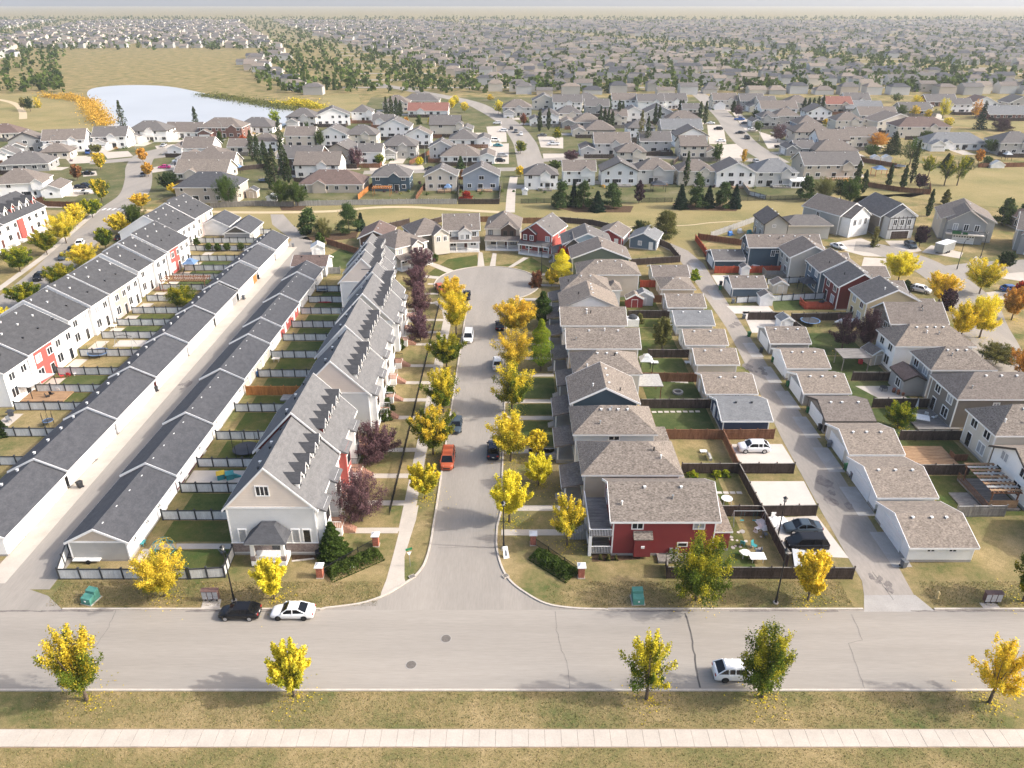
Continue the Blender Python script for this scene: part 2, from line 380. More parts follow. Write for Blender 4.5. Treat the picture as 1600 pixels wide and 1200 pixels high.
# ------------------------------------------------------------------ windows, doors, vents: shared meshes
def win_frame_mesh(w, h, fm, panes, deep=0.09):
    def f():
        b = MB(); t = 0.13
        b.box(-w/2 - t, -deep, -t, w/2 + t, 0.0, 0.0); b.box(-w/2 - t, -deep, h, w/2 + t, 0.0, h + t)
        b.box(-w/2 - t, -deep, 0.0, -w/2, 0.0, h); b.box(w/2, -deep, 0.0, w/2 + t, 0.0, h)
        for k in range(1, panes):
            x = -w/2 + w * k / panes
            b.box(x - 0.045, -deep + 0.02, 0.0, x + 0.045, 0.0, h)
        return b.mesh('window', fm)
    return shared(('wf', round(w, 2), round(h, 2), fm, panes), f)
def win_pane_mesh(w, h, gm):
    def f():
        b = MB(); b.box(-w/2, -0.035, 0.0, w/2, 0.012, h)
        return b.mesh('pane', gm)
    return shared(('wp', round(w, 2), round(h, 2), gm), f)
def far_win_mesh(w, h, fm):
    def f():
        b = MB(); t = 0.14
        b.box(-w/2 - t, -0.06, -t, w/2 + t, 0.0, h + t, 0)
        n = 2 if w > 1.1 else 1
        for k in range(n):
            x0 = -w/2 + w * k / n + (0.04 if k else 0); x1 = -w/2 + w * (k + 1) / n - (0.04 if k < n - 1 else 0)
            b.box(x0, -0.09, 0.0, x1, -0.062, h, 1)
        return b.mesh('window', [fm, 'glass_dark'])
    return shared(('fw', round(w, 2), round(h, 2), fm), f)
SIDE = {'S': 0.0, 'E': math.pi / 2, 'N': math.pi, 'W': -math.pi / 2}
def side_pos(bl, side, u, off=0.0):
    x0, y0, x1, y1 = bl
    return {'S': (u, y0 - off), 'N': (u, y1 + off), 'E': (x1 + off, u), 'W': (x0 - off, u)}[side]
def window(parent, bl, side, u, z, w=1.1, h=1.2, fm='trim_white', panes=2, gm=None, far=False):
    p = side_pos(bl, side, u)
    w, h = round(w * 5) / 5, round(h * 5) / 5
    if far:
        return link('window', far_win_mesh(w, h, fm), parent, (p[0], p[1], z), SIDE[side])
    o = link('window', win_frame_mesh(w, h, fm, panes), parent, (p[0], p[1], z), SIDE[side])
    link('pane', win_pane_mesh(w, h, gm or random.choice(('glass_dark', 'glass_dark', 'glass_dark', 'blind'))), o)
    return o
def door(parent, bl, side, u, z=0.25, w=0.95, h=2.05, m='trim_white', fm='trim_white'):
    def f():
        b = MB(); b.box(-w/2 - 0.1, -0.07, 0, w/2 + 0.1, 0, h + 0.1, 0); b.box(-w/2, -0.11, 0.02, w/2, -0.072, h, 1)
        b.box(w/2 - 0.16, -0.17, 0.95, w/2 - 0.08, -0.112, 1.03, 2)
        return b.mesh('door', [fm, m, 'metal_grey'])
    p = side_pos(bl, side, u)
    return link('door', shared(('door', w, h, m, fm), f), parent, (p[0], p[1], z), SIDE[side])
def garage_door(parent, bl, side, u, w=4.9, h=2.15, m='garage_door_white', fm='trim_white', z=0.03, glazed=False):
    def f():
        b = MB(); t = 0.12
        b.box(-w/2 - t, -0.07, 0, -w/2, 0, h + t, 0); b.box(w/2, -0.07, 0, w/2 + t, 0, h + t, 0); b.box(-w/2, -0.07, h, w/2, 0, h + t, 0)
        for k in range(4):
            b.box(-w/2, -0.04, k * h / 4 + 0.015, w/2, 0.01, (k + 1) * h / 4 - 0.015, 1)
        b.box(-w/2, -0.02, 0, w/2, 0.005, h, 2)
        if glazed:
            n = max(3, int(w / 0.6))
            for k in range(n):
                x = -w/2 + w * (k + 0.5) / n
                b.box(x - 0.2, -0.055, 3 * h / 4 + 0.12, x + 0.2, -0.041, h - 0.12, 3)
        return b.mesh('garage_door', [fm, m, 'trim_grey', 'glass_dark'])
    p = side_pos(bl, side, u)
    return link('garage_door', shared(('gd', round(w, 1), h, m, fm, glazed), f), parent, (p[0], p[1], z), SIDE[side])
def vent_mesh(m):
    def f():
        b = MB(); b.box(-0.11, -0.11, -0.25, 0.11, 0.11, 0.1, 0); b.box(-0.16, -0.16, 0.1, 0.16, 0.16, 0.16, 0)
        return b.mesh('roof_vent', m)
    return shared(('vent', m), f)
def pipe_mesh(m):
    def f():
        b = MB(); b.tube((0, 0, -0.3), (0, 0, 0.4), 0.09, 0.09, 8); b.tube((0, 0, 0.4), (0, 0, 0.46), 0.14, 0.14, 8)
        return b.mesh('vent_pipe', m)
    return shared(('pipe', m), f)

# ------------------------------------------------------------------ a walled block with its roof, added as parts of a thing
def roof_z(bl, ze, rise, kind, x, y, oh):
    x0, y0, x1, y1 = bl
    if kind[0] == 'x': half = (y1 - y0) / 2; d = min(y - y0, y1 - y)
    else: half = (x1 - x0) / 2; d = min(x - x0, x1 - x)
    if 'hip' in kind: d = min(d, x - x0, x1 - x, y - y0, y1 - y)
    return ze + rise * d / half
def block(parent, bl, ze, kind='x', rise=2.0, wall='wall_white', roof='roof_grey', trim='trim_white', oh=0.4, z0=0.0, gable=None, band=True,
          vents=0, corner=True, foundation=True, wallname='wall', roofname='roof', walls=True, ohg=None, vent_m='metal_white', pipes=0):
    """bl = (x0, y0, x1, y1); kind 'x'/'y' = ridge direction, with 'hip' for hipped, 'flat'; ze = wall top, rise = ridge above it."""
    x0, y0, x1, y1 = bl
    ohg = oh if ohg is None else ohg
    cx, cy = (x0 + x1) / 2, (y0 + y1) / 2
    zt = ze + rise
    gm = gable or wall
    if walls:
        b = MB()
        zb = z0 + (0.35 if foundation else 0)
        b.box(x0, y0, zb, x1, y1, ze, 0)
        if kind in ('x', 'y') and rise > 0:
            e = 0.004
            if kind == 'y':
                for yy, q in ((y0, 1), (y1, -1)):
                    P = [(x0, yy, ze + e), (x1, yy, ze + e), (cx, yy, zt - 0.02)]
                    b.face(P if q > 0 else P[::-1], 1)
            else:
                for xx, q in ((x0, -1), (x1, 1)):
                    P = [(xx, y0, ze + e), (xx, y1, ze + e), (xx, cy, zt - 0.02)]
                    b.face(P if q > 0 else P[::-1], 1)
        b.build(wallname, [wall, gm], parent)
        if foundation:
            f = MB(); f.box(x0 - 0.02, y0 - 0.02, z0 - 0.05, x1 + 0.02, y1 + 0.02, z0 + 0.35)
            f.build('foundation', 'concrete_grey', parent)
        if corner:
            t = 0.13
            for ax, sx in ((x0, -1), (x1, 1)):
                for ay, sy in ((y0, -1), (y1, 1)):
                    c = MB(); c.box(min(ax + sx * 0.03, ax - sx * t), min(ay + sy * 0.03, ay - sy * t), zb, max(ax + sx * 0.03, ax - sx * t), max(ay + sy * 0.03, ay - sy * t), ze - 0.01); c.build('corner_trim', trim, parent)
            if gable and band and kind == 'y':
                c = MB(); c.box(x0 - 0.035, y0 - 0.05, ze - 0.12, x1 + 0.035, y0 - 0.003, ze + 0.12); c.build('belt_course', trim, parent)
    th = 0.22
    r = MB()
    if kind == 'flat':
        r.box(x0 - oh, y0 - oh, ze, x1 + oh, y1 + oh, ze + 0.2, 0)
        f = MB(); f.box(x0 - oh - 0.03, y0 - oh - 0.03, ze - 0.05, x1 + oh + 0.03, y1 + oh + 0.03, ze + 0.15)
        f.build('fascia', trim, parent)
        r.build(roofname, [roof], parent)
        return
    # eave height drops below the wall top along the overhang
    if 'hip' in kind:
        half = min(x1 - x0, y1 - y0) / 2
        sl = rise / half; zE = ze - sl * oh
        X0, Y0, X1, Y1 = x0 - oh, y0 - oh, x1 + oh, y1 + oh
        if kind[0] == 'x':
            hw = min(half, (x1 - x0) / 2 - 0.05); A = (x0 + hw, cy, zt); B = (x1 - hw, cy, zt)
            c = [(X0, Y0), (X1, Y0), (X1, Y1), (X0, Y1)]
            for dz, m, rev in ((th, 0, 0),):
                E = [(x, y, zE + dz) for x, y in c]; a = (A[0], A[1], zt + dz); bb = (B[0], B[1], zt + dz)
                r.face([E[0], E[1], bb, a], m); r.face([E[1], E[2], bb], m); r.face([E[2], E[3], a, bb], m); r.face([E[3], E[0], a], m)
        else:
            hw = min(half, (y1 - y0) / 2 - 0.05); A = (cx, y0 + hw, zt); B = (cx, y1 - hw, zt)
            c = [(X0, Y0), (X1, Y0), (X1, Y1), (X0, Y1)]
            E = [(x, y, zE + th) for x, y in c]; a = (A[0], A[1], zt + th); bb = (B[0], B[1], zt + th)
            r.face([E[0], E[1], a], 0); r.face([E[1], E[2], bb, a], 0); r.face([E[2], E[3], bb], 0); r.face([E[3], E[0], a, bb], 0)
        f = MB()
        f.box(X0 + 0.01, Y0 + 0.01, zE - 0.04, X1 - 0.01, Y1 - 0.01, zE + th - 0.012, 0)
        # hip ridge caps
        r.build(roofname, [roof], parent)
        f.build('fascia', trim, parent)
    else:
        f = MB()
        if kind == 'x':
            half = (y1 - y0) / 2; sl = rise / half; zE = ze - sl * oh
            X0, X1 = x0 - ohg, x1 + ohg
            for Ye, q in ((y0 - oh, 1), (y1 + oh, -1)):
                P = [(X0, Ye, zE), (X1, Ye, zE), (X1, cy, zt), (X0, cy, zt)]
                if q < 0: P = [P[1], P[0], P[3], P[2]]
                r.hexa([*P, *[(x, y, z + th) for x, y, z in P]], 0)
                g = 0.04 * q
                f.box(X0, min(Ye - g, Ye), zE - 0.06, X1, max(Ye - g, Ye), zE + th - 0.03)
            for xx, s_ in ((X0, -1), (X1, 1)):
                for Ye in (y0 - oh, y1 + oh):
                    w_ = 0.07 * s_
                    p = [(xx, Ye, zE - 0.10), (xx + w_, Ye, zE - 0.10), (xx + w_, cy, zt - 0.10), (xx, cy, zt - 0.10)]
                    if s_ * (1 if Ye < cy else -1) < 0: p = [p[1], p[0], p[3], p[2]]
                    f.hexa([*p, *[(x, y, z + th + 0.10) for x, y, z in p]])
        else:
            half = (x1 - x0) / 2; sl = rise / half; zE = ze - sl * oh
            Y0, Y1 = y0 - ohg, y1 + ohg
            for Xe, q in ((x0 - oh, 1), (x1 + oh, -1)):
                P = [(Xe, Y0, zE), (cx, Y0, zt), (cx, Y1, zt), (Xe, Y1, zE)]
                if q < 0: P = [P[1], P[0], P[3], P[2]]
                r.hexa([*P, *[(x, y, z + th) for x, y, z in P]], 0)
                g = 0.04 * q
                f.box(min(Xe - g, Xe), Y0, zE - 0.06, max(Xe - g, Xe), Y1, zE + th - 0.03)
            for yy, s_ in ((Y0, -1), (Y1, 1)):
                for Xe in (x0 - oh, x1 + oh):
                    w_ = 0.07 * s_
                    p = [(Xe, yy, zE - 0.10), (cx, yy, zt - 0.10), (cx, yy + w_, zt - 0.10), (Xe, yy + w_, zE - 0.10)]
                    if s_ * (1 if Xe < cx else -1) < 0: p = p[::-1]
                    f.hexa([*p, *[(x, y, z + th + 0.10) for x, y, z in p]])
        r.build(roofname, [roof], parent)
        f.build('fascia', trim, parent)
    # small roof vents along the ridge
    for k in range(vents):
        t = (k + 0.5 + random.uniform(-0.15, 0.15)) / vents
        lo = 0.6
        if kind[0] == 'x':
            x = x0 + lo + (x1 - x0 - 2 * lo) * (0.25 + 0.5 * t if 'hip' in kind else t); y = cy - 0.7
        else:
            y = y0 + lo + (y1 - y0 - 2 * lo) * (0.25 + 0.5 * t if 'hip' in kind else t); x = cx + (-0.7 if cx > 0 else 0.7)
        link('roof_vent', vent_mesh(vent_m), parent, (x, y, roof_z(bl, ze, rise, kind, x, y, oh) + th + 0.05))
    for k in range(pipes):
        for _ in range(8):
            x = random.uniform(x0 + 1, x1 - 1); y = random.uniform(y0 + 0.6, cy - 0.5)
            break
        link('vent_pipe', pipe_mesh(random.choice(('metal_black', 'metal_grey', 'metal_white'))), parent, (x, y, roof_z(bl, ze, rise, kind, x, y, oh) + th + 0.05))
def gablet(parent, x0, x1, yf, yb, ze, rise, wall, roof, trim='trim_white', axis='y', win=None, z0=None):
    """a small cross gable or dormer: front face at yf (axis y) running back to yb"""
    b = MB(); r = MB(); f = MB(); c = (x0 + x1) / 2; oh = 0.2; th = 0.14; z0 = ze - 1.6 if z0 is None else z0
    s_ = 1 if yb > yf else -1
    def P(u, v, z): return (u, v, z) if axis == 'y' else (v, u, z)
    def flip(p): return p if (s_ > 0) == (axis == 'y') else [p[1], p[0], p[3], p[2]]
    q = flip([(x0, yf), (x1, yf), (x1, yb), (x0, yb)])
    b.hexa([*[P(u, v, z0) for u, v in q], *[P(u, v, ze) for u, v in q]])
    b.face([P(x0, yf, ze), P(x1, yf, ze), P(c, yf, ze + rise)])
    sl = rise / ((x1 - x0) / 2); zE = ze - sl * oh; yo = yf - 0.3 * s_
    for Xe in (x0 - oh, x1 + oh):
        p = [(Xe, yo, zE), (c, yo, ze + rise), (c, yb, ze + rise), (Xe, yb, zE)]
        if (Xe > c) != (not ((s_ > 0) == (axis == 'y'))): p = [p[1], p[0], p[3], p[2]]
        r.hexa([*[P(*k) for k in p], *[P(k[0], k[1], k[2] + th) for k in p]])
        p2 = [(Xe, yo - 0.04 * s_, zE - 0.02), (c, yo - 0.04 * s_, ze + rise - 0.02), (c, yo, ze + rise - 0.02), (Xe, yo, zE - 0.02)]
        if (Xe > c) != (not ((s_ > 0) == (axis == 'y'))): p2 = [p2[1], p2[0], p2[3], p2[2]]
        f.hexa([*[P(*k) for k in p2], *[P(k[0], k[1], k[2] + th + 0.03) for k in p2]])
    return b, r, f
def add_gablet(parent, *a, name='gable', **k):
    wall, roof = a[6], a[7]; trim = a[8] if len(a) > 8 else k.get('trim', 'trim_white')
    b, r, f = gablet(parent, *a, **k)
    o = b.build(name, [wall], parent)
    r.build(name + '_roof', [roof], o); f.build(name + '_trim', [trim], o)
    return o
def auto_windows(parent, bl, side, floors, fm='trim_white', far=True, w=1.2, h=1.2, z1=1.3, fh=2.75, n=None, skip=0.0):
    x0, y0, x1, y1 = bl
    a, b_ = (x0, x1) if side in 'SN' else (y0, y1)
    L = b_ - a
    n = n or max(1, int(L / 3.3))
    for fl in range(floors):
        for k in range(n):
            if random.random() < skip: continue
            u = a + L * (k + 0.5) / n + random.uniform(-0.25, 0.25)
            window(parent, bl, side, u, z1 + fl * fh, w * random.choice((0.7, 1, 1.4)), h, fm, far=far)

# ------------------------------------------------------------------ fences: posts and panels are parts
def fence_panel_mesh(style):
    def f():
        b = MB(); h = {'white': 1.55, 'dark': 1.75, 'brown': 1.75, 'orange': 1.75, 'red': 1.75, 'grey': 1.75, 'pale': 1.7, 'iron': 1.15, 'rail': 1.2, 'netblack': 1.5}[style]
        if style in ('white',):
            n = 14
            for k in range(n):
                x0 = k / n; d = 0.018 + 0.006 * (k % 2)
                b.box(x0 + 0.002, -d, 0.12, x0 + 1 / n - 0.002, d, h - 0.1, 0)
            b.box(0, -0.06, h - 0.13, 1, 0.06, h, 1); b.box(0, -0.05, 0.03, 1, 0.05, 0.14, 1)
        elif style == 'iron':
            for k in range(18): b.box((k + 0.35) / 18, -0.012, 0.1, (k + 0.65) / 18, 0.012, h, 0)
            b.box(0, -0.02, h - 0.12, 1, 0.02, h - 0.06, 0); b.box(0, -0.02, 0.16, 1, 0.02, 0.22, 0)
        elif style == 'netblack':
            for k in range(20): b.box((k + 0.3) / 20, -0.012, 0.05, (k + 0.7) / 20, 0.012, h, 0)
            b.box(0, -0.02, h - 0.06, 1, 0.02, h, 0); b.box(0, -0.02, 0.05, 1, 0.02, 0.1, 0)
        else:
            n = 16
            for k in range(n):
                x0 = k / n; d = 0.02 + 0.012 * (k % 2); t = h - 0.05 - 0.02 * ((k * 7) % 3)
                b.box(x0 + 0.003, -d, 0.04, x0 + 1 / n - 0.003, d, t, 0)
            b.box(0, -0.06, 0.3, 1, -0.03, 0.4, 0); b.box(0, -0.06, h - 0.5, 1, -0.03, h - 0.4, 0)
            b.box(0, -0.07, h - 0.045, 1, 0.07, h, 1)
        ms = {'white': ['fence_white', 'fence_black'], 'dark': ['wood_dark', 'wood_grey'], 'brown': ['wood_brown', 'wood_brown'], 'orange': ['wood_orange', 'wood_orange'], 'red': ['wood_red', 'wood_red'],
              'grey': ['wood_grey', 'wood_palegrey'], 'pale': ['wood_palegrey', 'wood_palegrey'], 'iron': ['metal_black'], 'rail': ['metal_black'], 'netblack': ['metal_black']}[style]
        return b.mesh('panel', ms)
    return shared(('fp', style), f)
def fence_post_mesh(style):
    def f():
        b = MB(); t = 0.03 if style == 'iron' else 0.09 if style == 'white' else 0.06; h = 1.7 if style == 'white' else (1.25 if style == 'iron' else 1.9)
        if style == 'netblack': h = 1.55
        b.box(-t, -t, -0.05, t, t, h)
        b.box(-t - 0.02, -t - 0.02, h, t + 0.02, t + 0.02, h + 0.05)
        m = {'white': 'fence_black', 'dark': 'wood_dark', 'brown': 'wood_brown', 'orange': 'wood_orange', 'red': 'wood_red', 'grey': 'wood_grey', 'pale': 'wood_palegrey'}.get(style, 'metal_black')
        return b.mesh('post', m)
    return shared(('fpost', style), f)
FENCE_WORDS = {'white': 'pale panel fence with black posts', 'dark': 'dark brown board fence', 'brown': 'brown board fence', 'orange': 'orange stained board fence', 'red': 'red stained board fence',
               'grey': 'grey board fence', 'pale': 'pale grey board fence', 'iron': 'low black iron fence', 'netblack': 'black railing fence'}
def fence(pts, style, where, step=2.45, group='board fences between the yards', z=0.0):
    x, y = pts[0]
    t = thing('fence', FENCE_WORDS[style] + ' ' + where, 'fence', (x, y, z), 0, group)
    pm, qm = fence_panel_mesh(style), fence_post_mesh(style)
    link('post', qm, t, (0, 0, 0))
    for (ax, ay), (bx, by) in zip(pts, pts[1:]):
        L = math.hypot(bx - ax, by - ay); n = max(1, round(L / step)); a = math.atan2(by - ay, bx - ax)
        for k in range(n):
            o = link('panel', pm, t, (ax - x + (bx - ax) * k / n, ay - y + (by - ay) * k / n, 0), a)
            o.scale = (L / n, 1, 1)
            link('post', qm, t, (ax - x + (bx - ax) * (k + 1) / n, ay - y + (by - ay) * (k + 1) / n, 0), a)
    return t

# ------------------------------------------------------------------ trees
def crown_mesh(kind, n, size, seed, asp=1.0):
    def f():
        rnd = random.Random(seed)
        V, Fc, A = [], [], []
        def leaf(p, s, hrel, out):
            d = Vector((rnd.gauss(0, 1), rnd.gauss(0, 1), rnd.gauss(0, 1) + 0.4)).normalized()
            u = d.orthogonal().normalized(); a = rnd.uniform(0, 6.28)
            w = d.cross(u); u, w = u * math.cos(a) + w * math.sin(a), w * math.cos(a) - u * math.sin(a)
            s *= rnd.uniform(0.6, 1.3); i = len(V)
            for q in (u * s, w * s * 0.62, -u * s, -w * s * 0.62): V.append((p.x + q.x, p.y + q.y, p.z + q.z * asp))
            Fc.append((i, i + 1, i + 2, i + 3))
            c = (min(1, max(0, hrel)), out, rnd.random(), 1.0)
            A.extend((c, c, c, c))
        # unit crown: x, y in -1..1, z 0..1
        if kind in ('round', 'vase', 'sparse', 'bush', 'spread'):
            K = {'round': 80, 'vase': 64, 'sparse': 34, 'bush': 40, 'spread': 70}[kind]
            ends = []
            while len(ends) < K:                       # twig ends spread through the crown, most of them near its outside
                z = rnd.uniform(0.0 if kind == 'bush' else 0.06, 1)
                if kind == 'vase': R = 0.30 + 0.70 * z / 0.55 if z < 0.55 else math.sqrt(max(0, 1 - ((z - 0.55) / 0.46) ** 2))
                elif kind == 'bush': R = math.sqrt(max(0, 1 - (z * 0.98) ** 2))
                else: R = math.sqrt(max(0, 1 - ((z - 0.46) / 0.55) ** 2))
                a = rnd.uniform(0, 6.28); r = R * math.sqrt(rnd.uniform(0.12, 1)) * rnd.uniform(0.86, 1.06)
                ends.append((Vector((r * math.cos(a), r * math.sin(a), z)), rnd.random(), rnd.uniform(0.5, 1.5)))
            for p, tint, wt in ends:
                sg = rnd.uniform(0.05, 0.095) * (1.4 if kind == 'bush' else 1.25 if kind == 'spread' else 1)
                z0 = p.z * rnd.uniform(0.1, 0.6)
                for _ in range(int(n / K * wt)):
                    t = 1 - 0.7 * rnd.random() ** 1.5
                    k = sg * (1.5 - 0.95 * t)
                    w = Vector((p.x * t ** 1.15, p.y * t ** 1.15, z0 + (p.z - z0) * t)) + Vector((rnd.gauss(0, k), rnd.gauss(0, k), rnd.gauss(0, k * 0.9)))
                    if t > 0.93 and kind != 'bush': w.z += rnd.uniform(0, 0.07)
                    if w.z < 0: w.z = abs(w.z) * 0.4
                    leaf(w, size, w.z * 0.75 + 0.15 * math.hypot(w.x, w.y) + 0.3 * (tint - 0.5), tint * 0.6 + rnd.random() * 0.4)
        elif kind == 'column':
            for _ in range(n):
                z = rnd.random() ** 0.85; R = min(1, 0.35 + z * 3) * (1 - z ** 3 * 0.9) * (0.8 + 0.2 * math.sin(z * 23 + seed))
                a = rnd.uniform(0, 6.28); r = R * math.sqrt(rnd.uniform(0.1, 1))
                leaf(Vector((r * math.cos(a), r * math.sin(a), z)), size, z * 0.8, rnd.random())
        elif kind == 'cone':
            tiers = 15
            for _ in range(n):
                t = int(rnd.random() ** 1.35 * tiers); zt = t / tiers
                a = rnd.uniform(0, 6.28); R = (1 - zt) * (0.82 + 0.18 * math.sin(a * 5 + t * 2.1)) + 0.03
                r = R * math.sqrt(rnd.random()); z = zt + 0.07 - 0.09 * (r / max(R, 0.01)) * (1 - zt) + rnd.uniform(0, 0.02)
                leaf(Vector((r * math.cos(a), r * math.sin(a), max(0.0, min(1, z)))), size, zt * 0.5 + 0.3 * r, rnd.random())
        elif kind == 'pine':
            K = 34; cl = []
            while len(cl) < K:
                z = rnd.random(); R = (1 - z) ** 0.7 * 0.95 + 0.08; a = rnd.uniform(0, 6.28); r = R * rnd.uniform(0.35, 1)
                cl.append((Vector((r * math.cos(a), r * math.sin(a), z)), rnd.random()))
            for p, t in cl:
                for _ in range(n // K):
                    q = Vector((rnd.gauss(0, 0.14), rnd.gauss(0, 0.14), rnd.gauss(0, 0.05)))
                    w = p + q; w.z = max(0, w.z)
                    leaf(w, size, p.z * 0.4 + 0.4 * t, rnd.random())
        me = bpy.data.meshes.new('crown'); me.from_pydata(V, [], Fc)
        at_ = me.color_attributes.new('leaf', 'FLOAT_COLOR', 'POINT')
        at_.data.foreach_set('color', [c for q in A for c in q])
        me.materials.append(MATS['leaf_green'])
        me.update()
        return me
    return shared(('crown', kind, n, size, seed, asp), f)
def trunk_mesh(kind, seed, m):
    def f():
        rnd = random.Random(seed); b = MB()
        # unit: height 1 overall = whole tree, scaled by tree height; radius relative
        if kind in ('cone', 'pine', 'column'):
            b.tube((0, 0, -0.01), (0, 0, 0.85), 0.018, 0.005, 7)
        else:
            b.tube((0, 0, -0.01), (0, 0, 0.28), 0.022, 0.016, 8)
            for k in range(7):
                a = k * 2.4 + rnd.uniform(-0.4, 0.4); r = rnd.uniform(0.12, 0.24); z0 = rnd.uniform(0.2, 0.3)
                mid = (math.cos(a) * r * 0.5, math.sin(a) * r * 0.5, 0.28 + 0.22); end = (math.cos(a) * r, math.sin(a) * r, rnd.uniform(0.66, 0.92))
                b.tube((0, 0, z0), mid, 0.011, 0.007, 6); b.tube(mid, end, 0.007, 0.002, 6)
        return b.mesh('trunk', m)
    return shared(('trunk', kind, seed, m), f)
SHAPE = {  # shape: (crown kind, z where the crown starts as a share of the height)
    'ash': ('vase', 0.24), 'round': ('round', 0.22), 'spread': ('spread', 0.20), 'sparse': ('sparse', 0.25), 'bush': ('bush', 0.0), 'poplar': ('column', 0.03), 'spruce': ('cone', 0.03), 'pine': ('pine', 0.10), 'slim': ('column', 0.12), 'crab': ('round', 0.12)}
def tree(x, y, h, w, shape, leafm, label, group, cat='tree', name=None):
    kind, zc = SHAPE[shape]
    sc, _ = scale_at(x, y)
    pw = w * sc
    if pw > 34: n, size = 17000, 0.085 / max(1.2, w / 2)
    elif pw > 20: n, size = 5200, 0.15 / max(1.0, w / 2)
    else: n, size = 900, 0.30 / max(0.9, w / 2)
    if kind == 'column': n = int(n * 1.1); w *= 1.1
    if kind in ('vase', 'round', 'spread', 'sparse'): k_ = 1.38 if kind == 'vase' and pw < 70 else 1.12; w *= k_; n = int(n * k_)
    if kind == 'sparse': n = int(n * 0.55)
    if kind in ('cone', 'pine'): n = int(n * 1.1); size *= 1.45; w *= 1.15
    size = max(0.02, min(0.22, round(size * 200) / 200))
    seed = random.randint(1, 4)
    nm = name or {'spruce': 'spruce_tree', 'pine': 'pine_tree', 'poplar': 'poplar_tree', 'bush': 'shrub'}.get(shape, 'street_tree' if 'street' in group else 'tree')
    t = thing(nm, label, cat, (x, y, 0), random.uniform(0, 6.28), group)
    if shape != 'bush':
        tr = link('trunk', trunk_mesh(kind, seed, 'bark'), t); k = h * (1.0 if kind not in ('cone',) else 1.0); tr.scale = (k, k, k)
    asp = min((1.0, 0.7, 0.5, 0.35, 0.25, 0.17, 0.11), key=lambda q: abs(math.log(q / (w / 2 / (h * (1 - zc))))))
    cr = link('crown', crown_mesh(kind, n, size, seed, asp), t, (0, 0, h * zc)); cr.scale = (w / 2, w / 2, h * (1 - zc))
    cr.material_slots[0].link = 'OBJECT'; cr.material_slots[0].material = MATS[leafm]
    return t
def tree_px(cx, cy, wpx, hpx, shape, leafm, label, group, base=None, cat='tree'):
    """crown centre, crown width and whole height measured in the photo; the trunk foot is found on the ground"""
    bx, by = base or (cx, cy + hpx / 2)
    x, y = at(bx, by)
    sc, fs = scale_at(x, y, 3)
    return tree(x, y, max(0.8, (hpx - 0.35 * wpx * math.sqrt(1 - fs * fs)) / (sc * fs)), wpx / sc, shape, leafm, label, group, cat)

# ------------------------------------------------------------------ vehicles
def loft(mb, secs, m=0):
    """secs: list of equal-length closed rings"""
    n = len(secs[0]); i = len(mb.v)
    for s in secs: mb.v.extend(s)
    for a in range(len(secs) - 1):
        for k in range(n):
            p = i + a * n + k; q = i + a * n + (k + 1) % n
            mb.f.append((p, q, q + n, p + n)); mb.m.append(m)
    mb.f.append(tuple(i + k for k in reversed(range(n)))); mb.m.append(m)
    j = i + (len(secs) - 1) * n
    mb.f.append(tuple(j + k for k in range(n))); mb.m.append(m)
def smooth_mesh(mb, name, mats, sub=False):
    me = mb.mesh(name, mats)
    for p in me.polygons: p.use_smooth = True
    return me
CARS = {  # length, width, height, body stations (x share, half-width share, top of body), cabin: base front/back, roof front/back, tail
    'sedan': (4.65, 1.80, 1.44, [(0, .74, .62), (.04, .86, .70), (.12, .95, .78), (.27, 1, .90), (.5, 1, .93), (.76, 1, .97), (.93, .95, .97), (.985, .86, .92), (1, .80, .80)], (.24, .40, .66, .88)),
    'hatch': (4.35, 1.78, 1.50, [(0, .74, .64), (.04, .86, .74), (.12, .95, .82), (.26, 1, .93), (.5, 1, .96), (.8, 1, 1.0), (.95, .95, 1.0), (.99, .88, .95), (1, .84, .8)], (.22, .38, .80, .97)),
    'suv': (4.65, 1.86, 1.64, [(0, .76, .78), (.03, .88, .92), (.12, .96, 1.0), (.24, 1, 1.08), (.5, 1, 1.10), (.8, 1, 1.12), (.95, .96, 1.12), (.99, .90, 1.05), (1, .86, .9)], (.22, .37, .80, .98)),
    'van': (5.0, 1.96, 1.82, [(0, .76, .78), (.03, .88, .90), (.10, .96, .98), (.20, 1, 1.06), (.5, 1, 1.08), (.8, 1, 1.10), (.96, .97, 1.10), (.995, .93, 1.05), (1, .9, .9)], (.15, .30, .90, .985)),
    'pickup': (5.7, 1.98, 1.88, [(0, .78, .90), (.03, .88, 1.05), (.12, .97, 1.12), (.22, 1, 1.18), (.5, 1, 1.2), (.6, 1, 1.2), (.95, 1, 1.2), (.99, .97, 1.18), (1, .95, 1.1)], (.20, .31, .54, .60))}
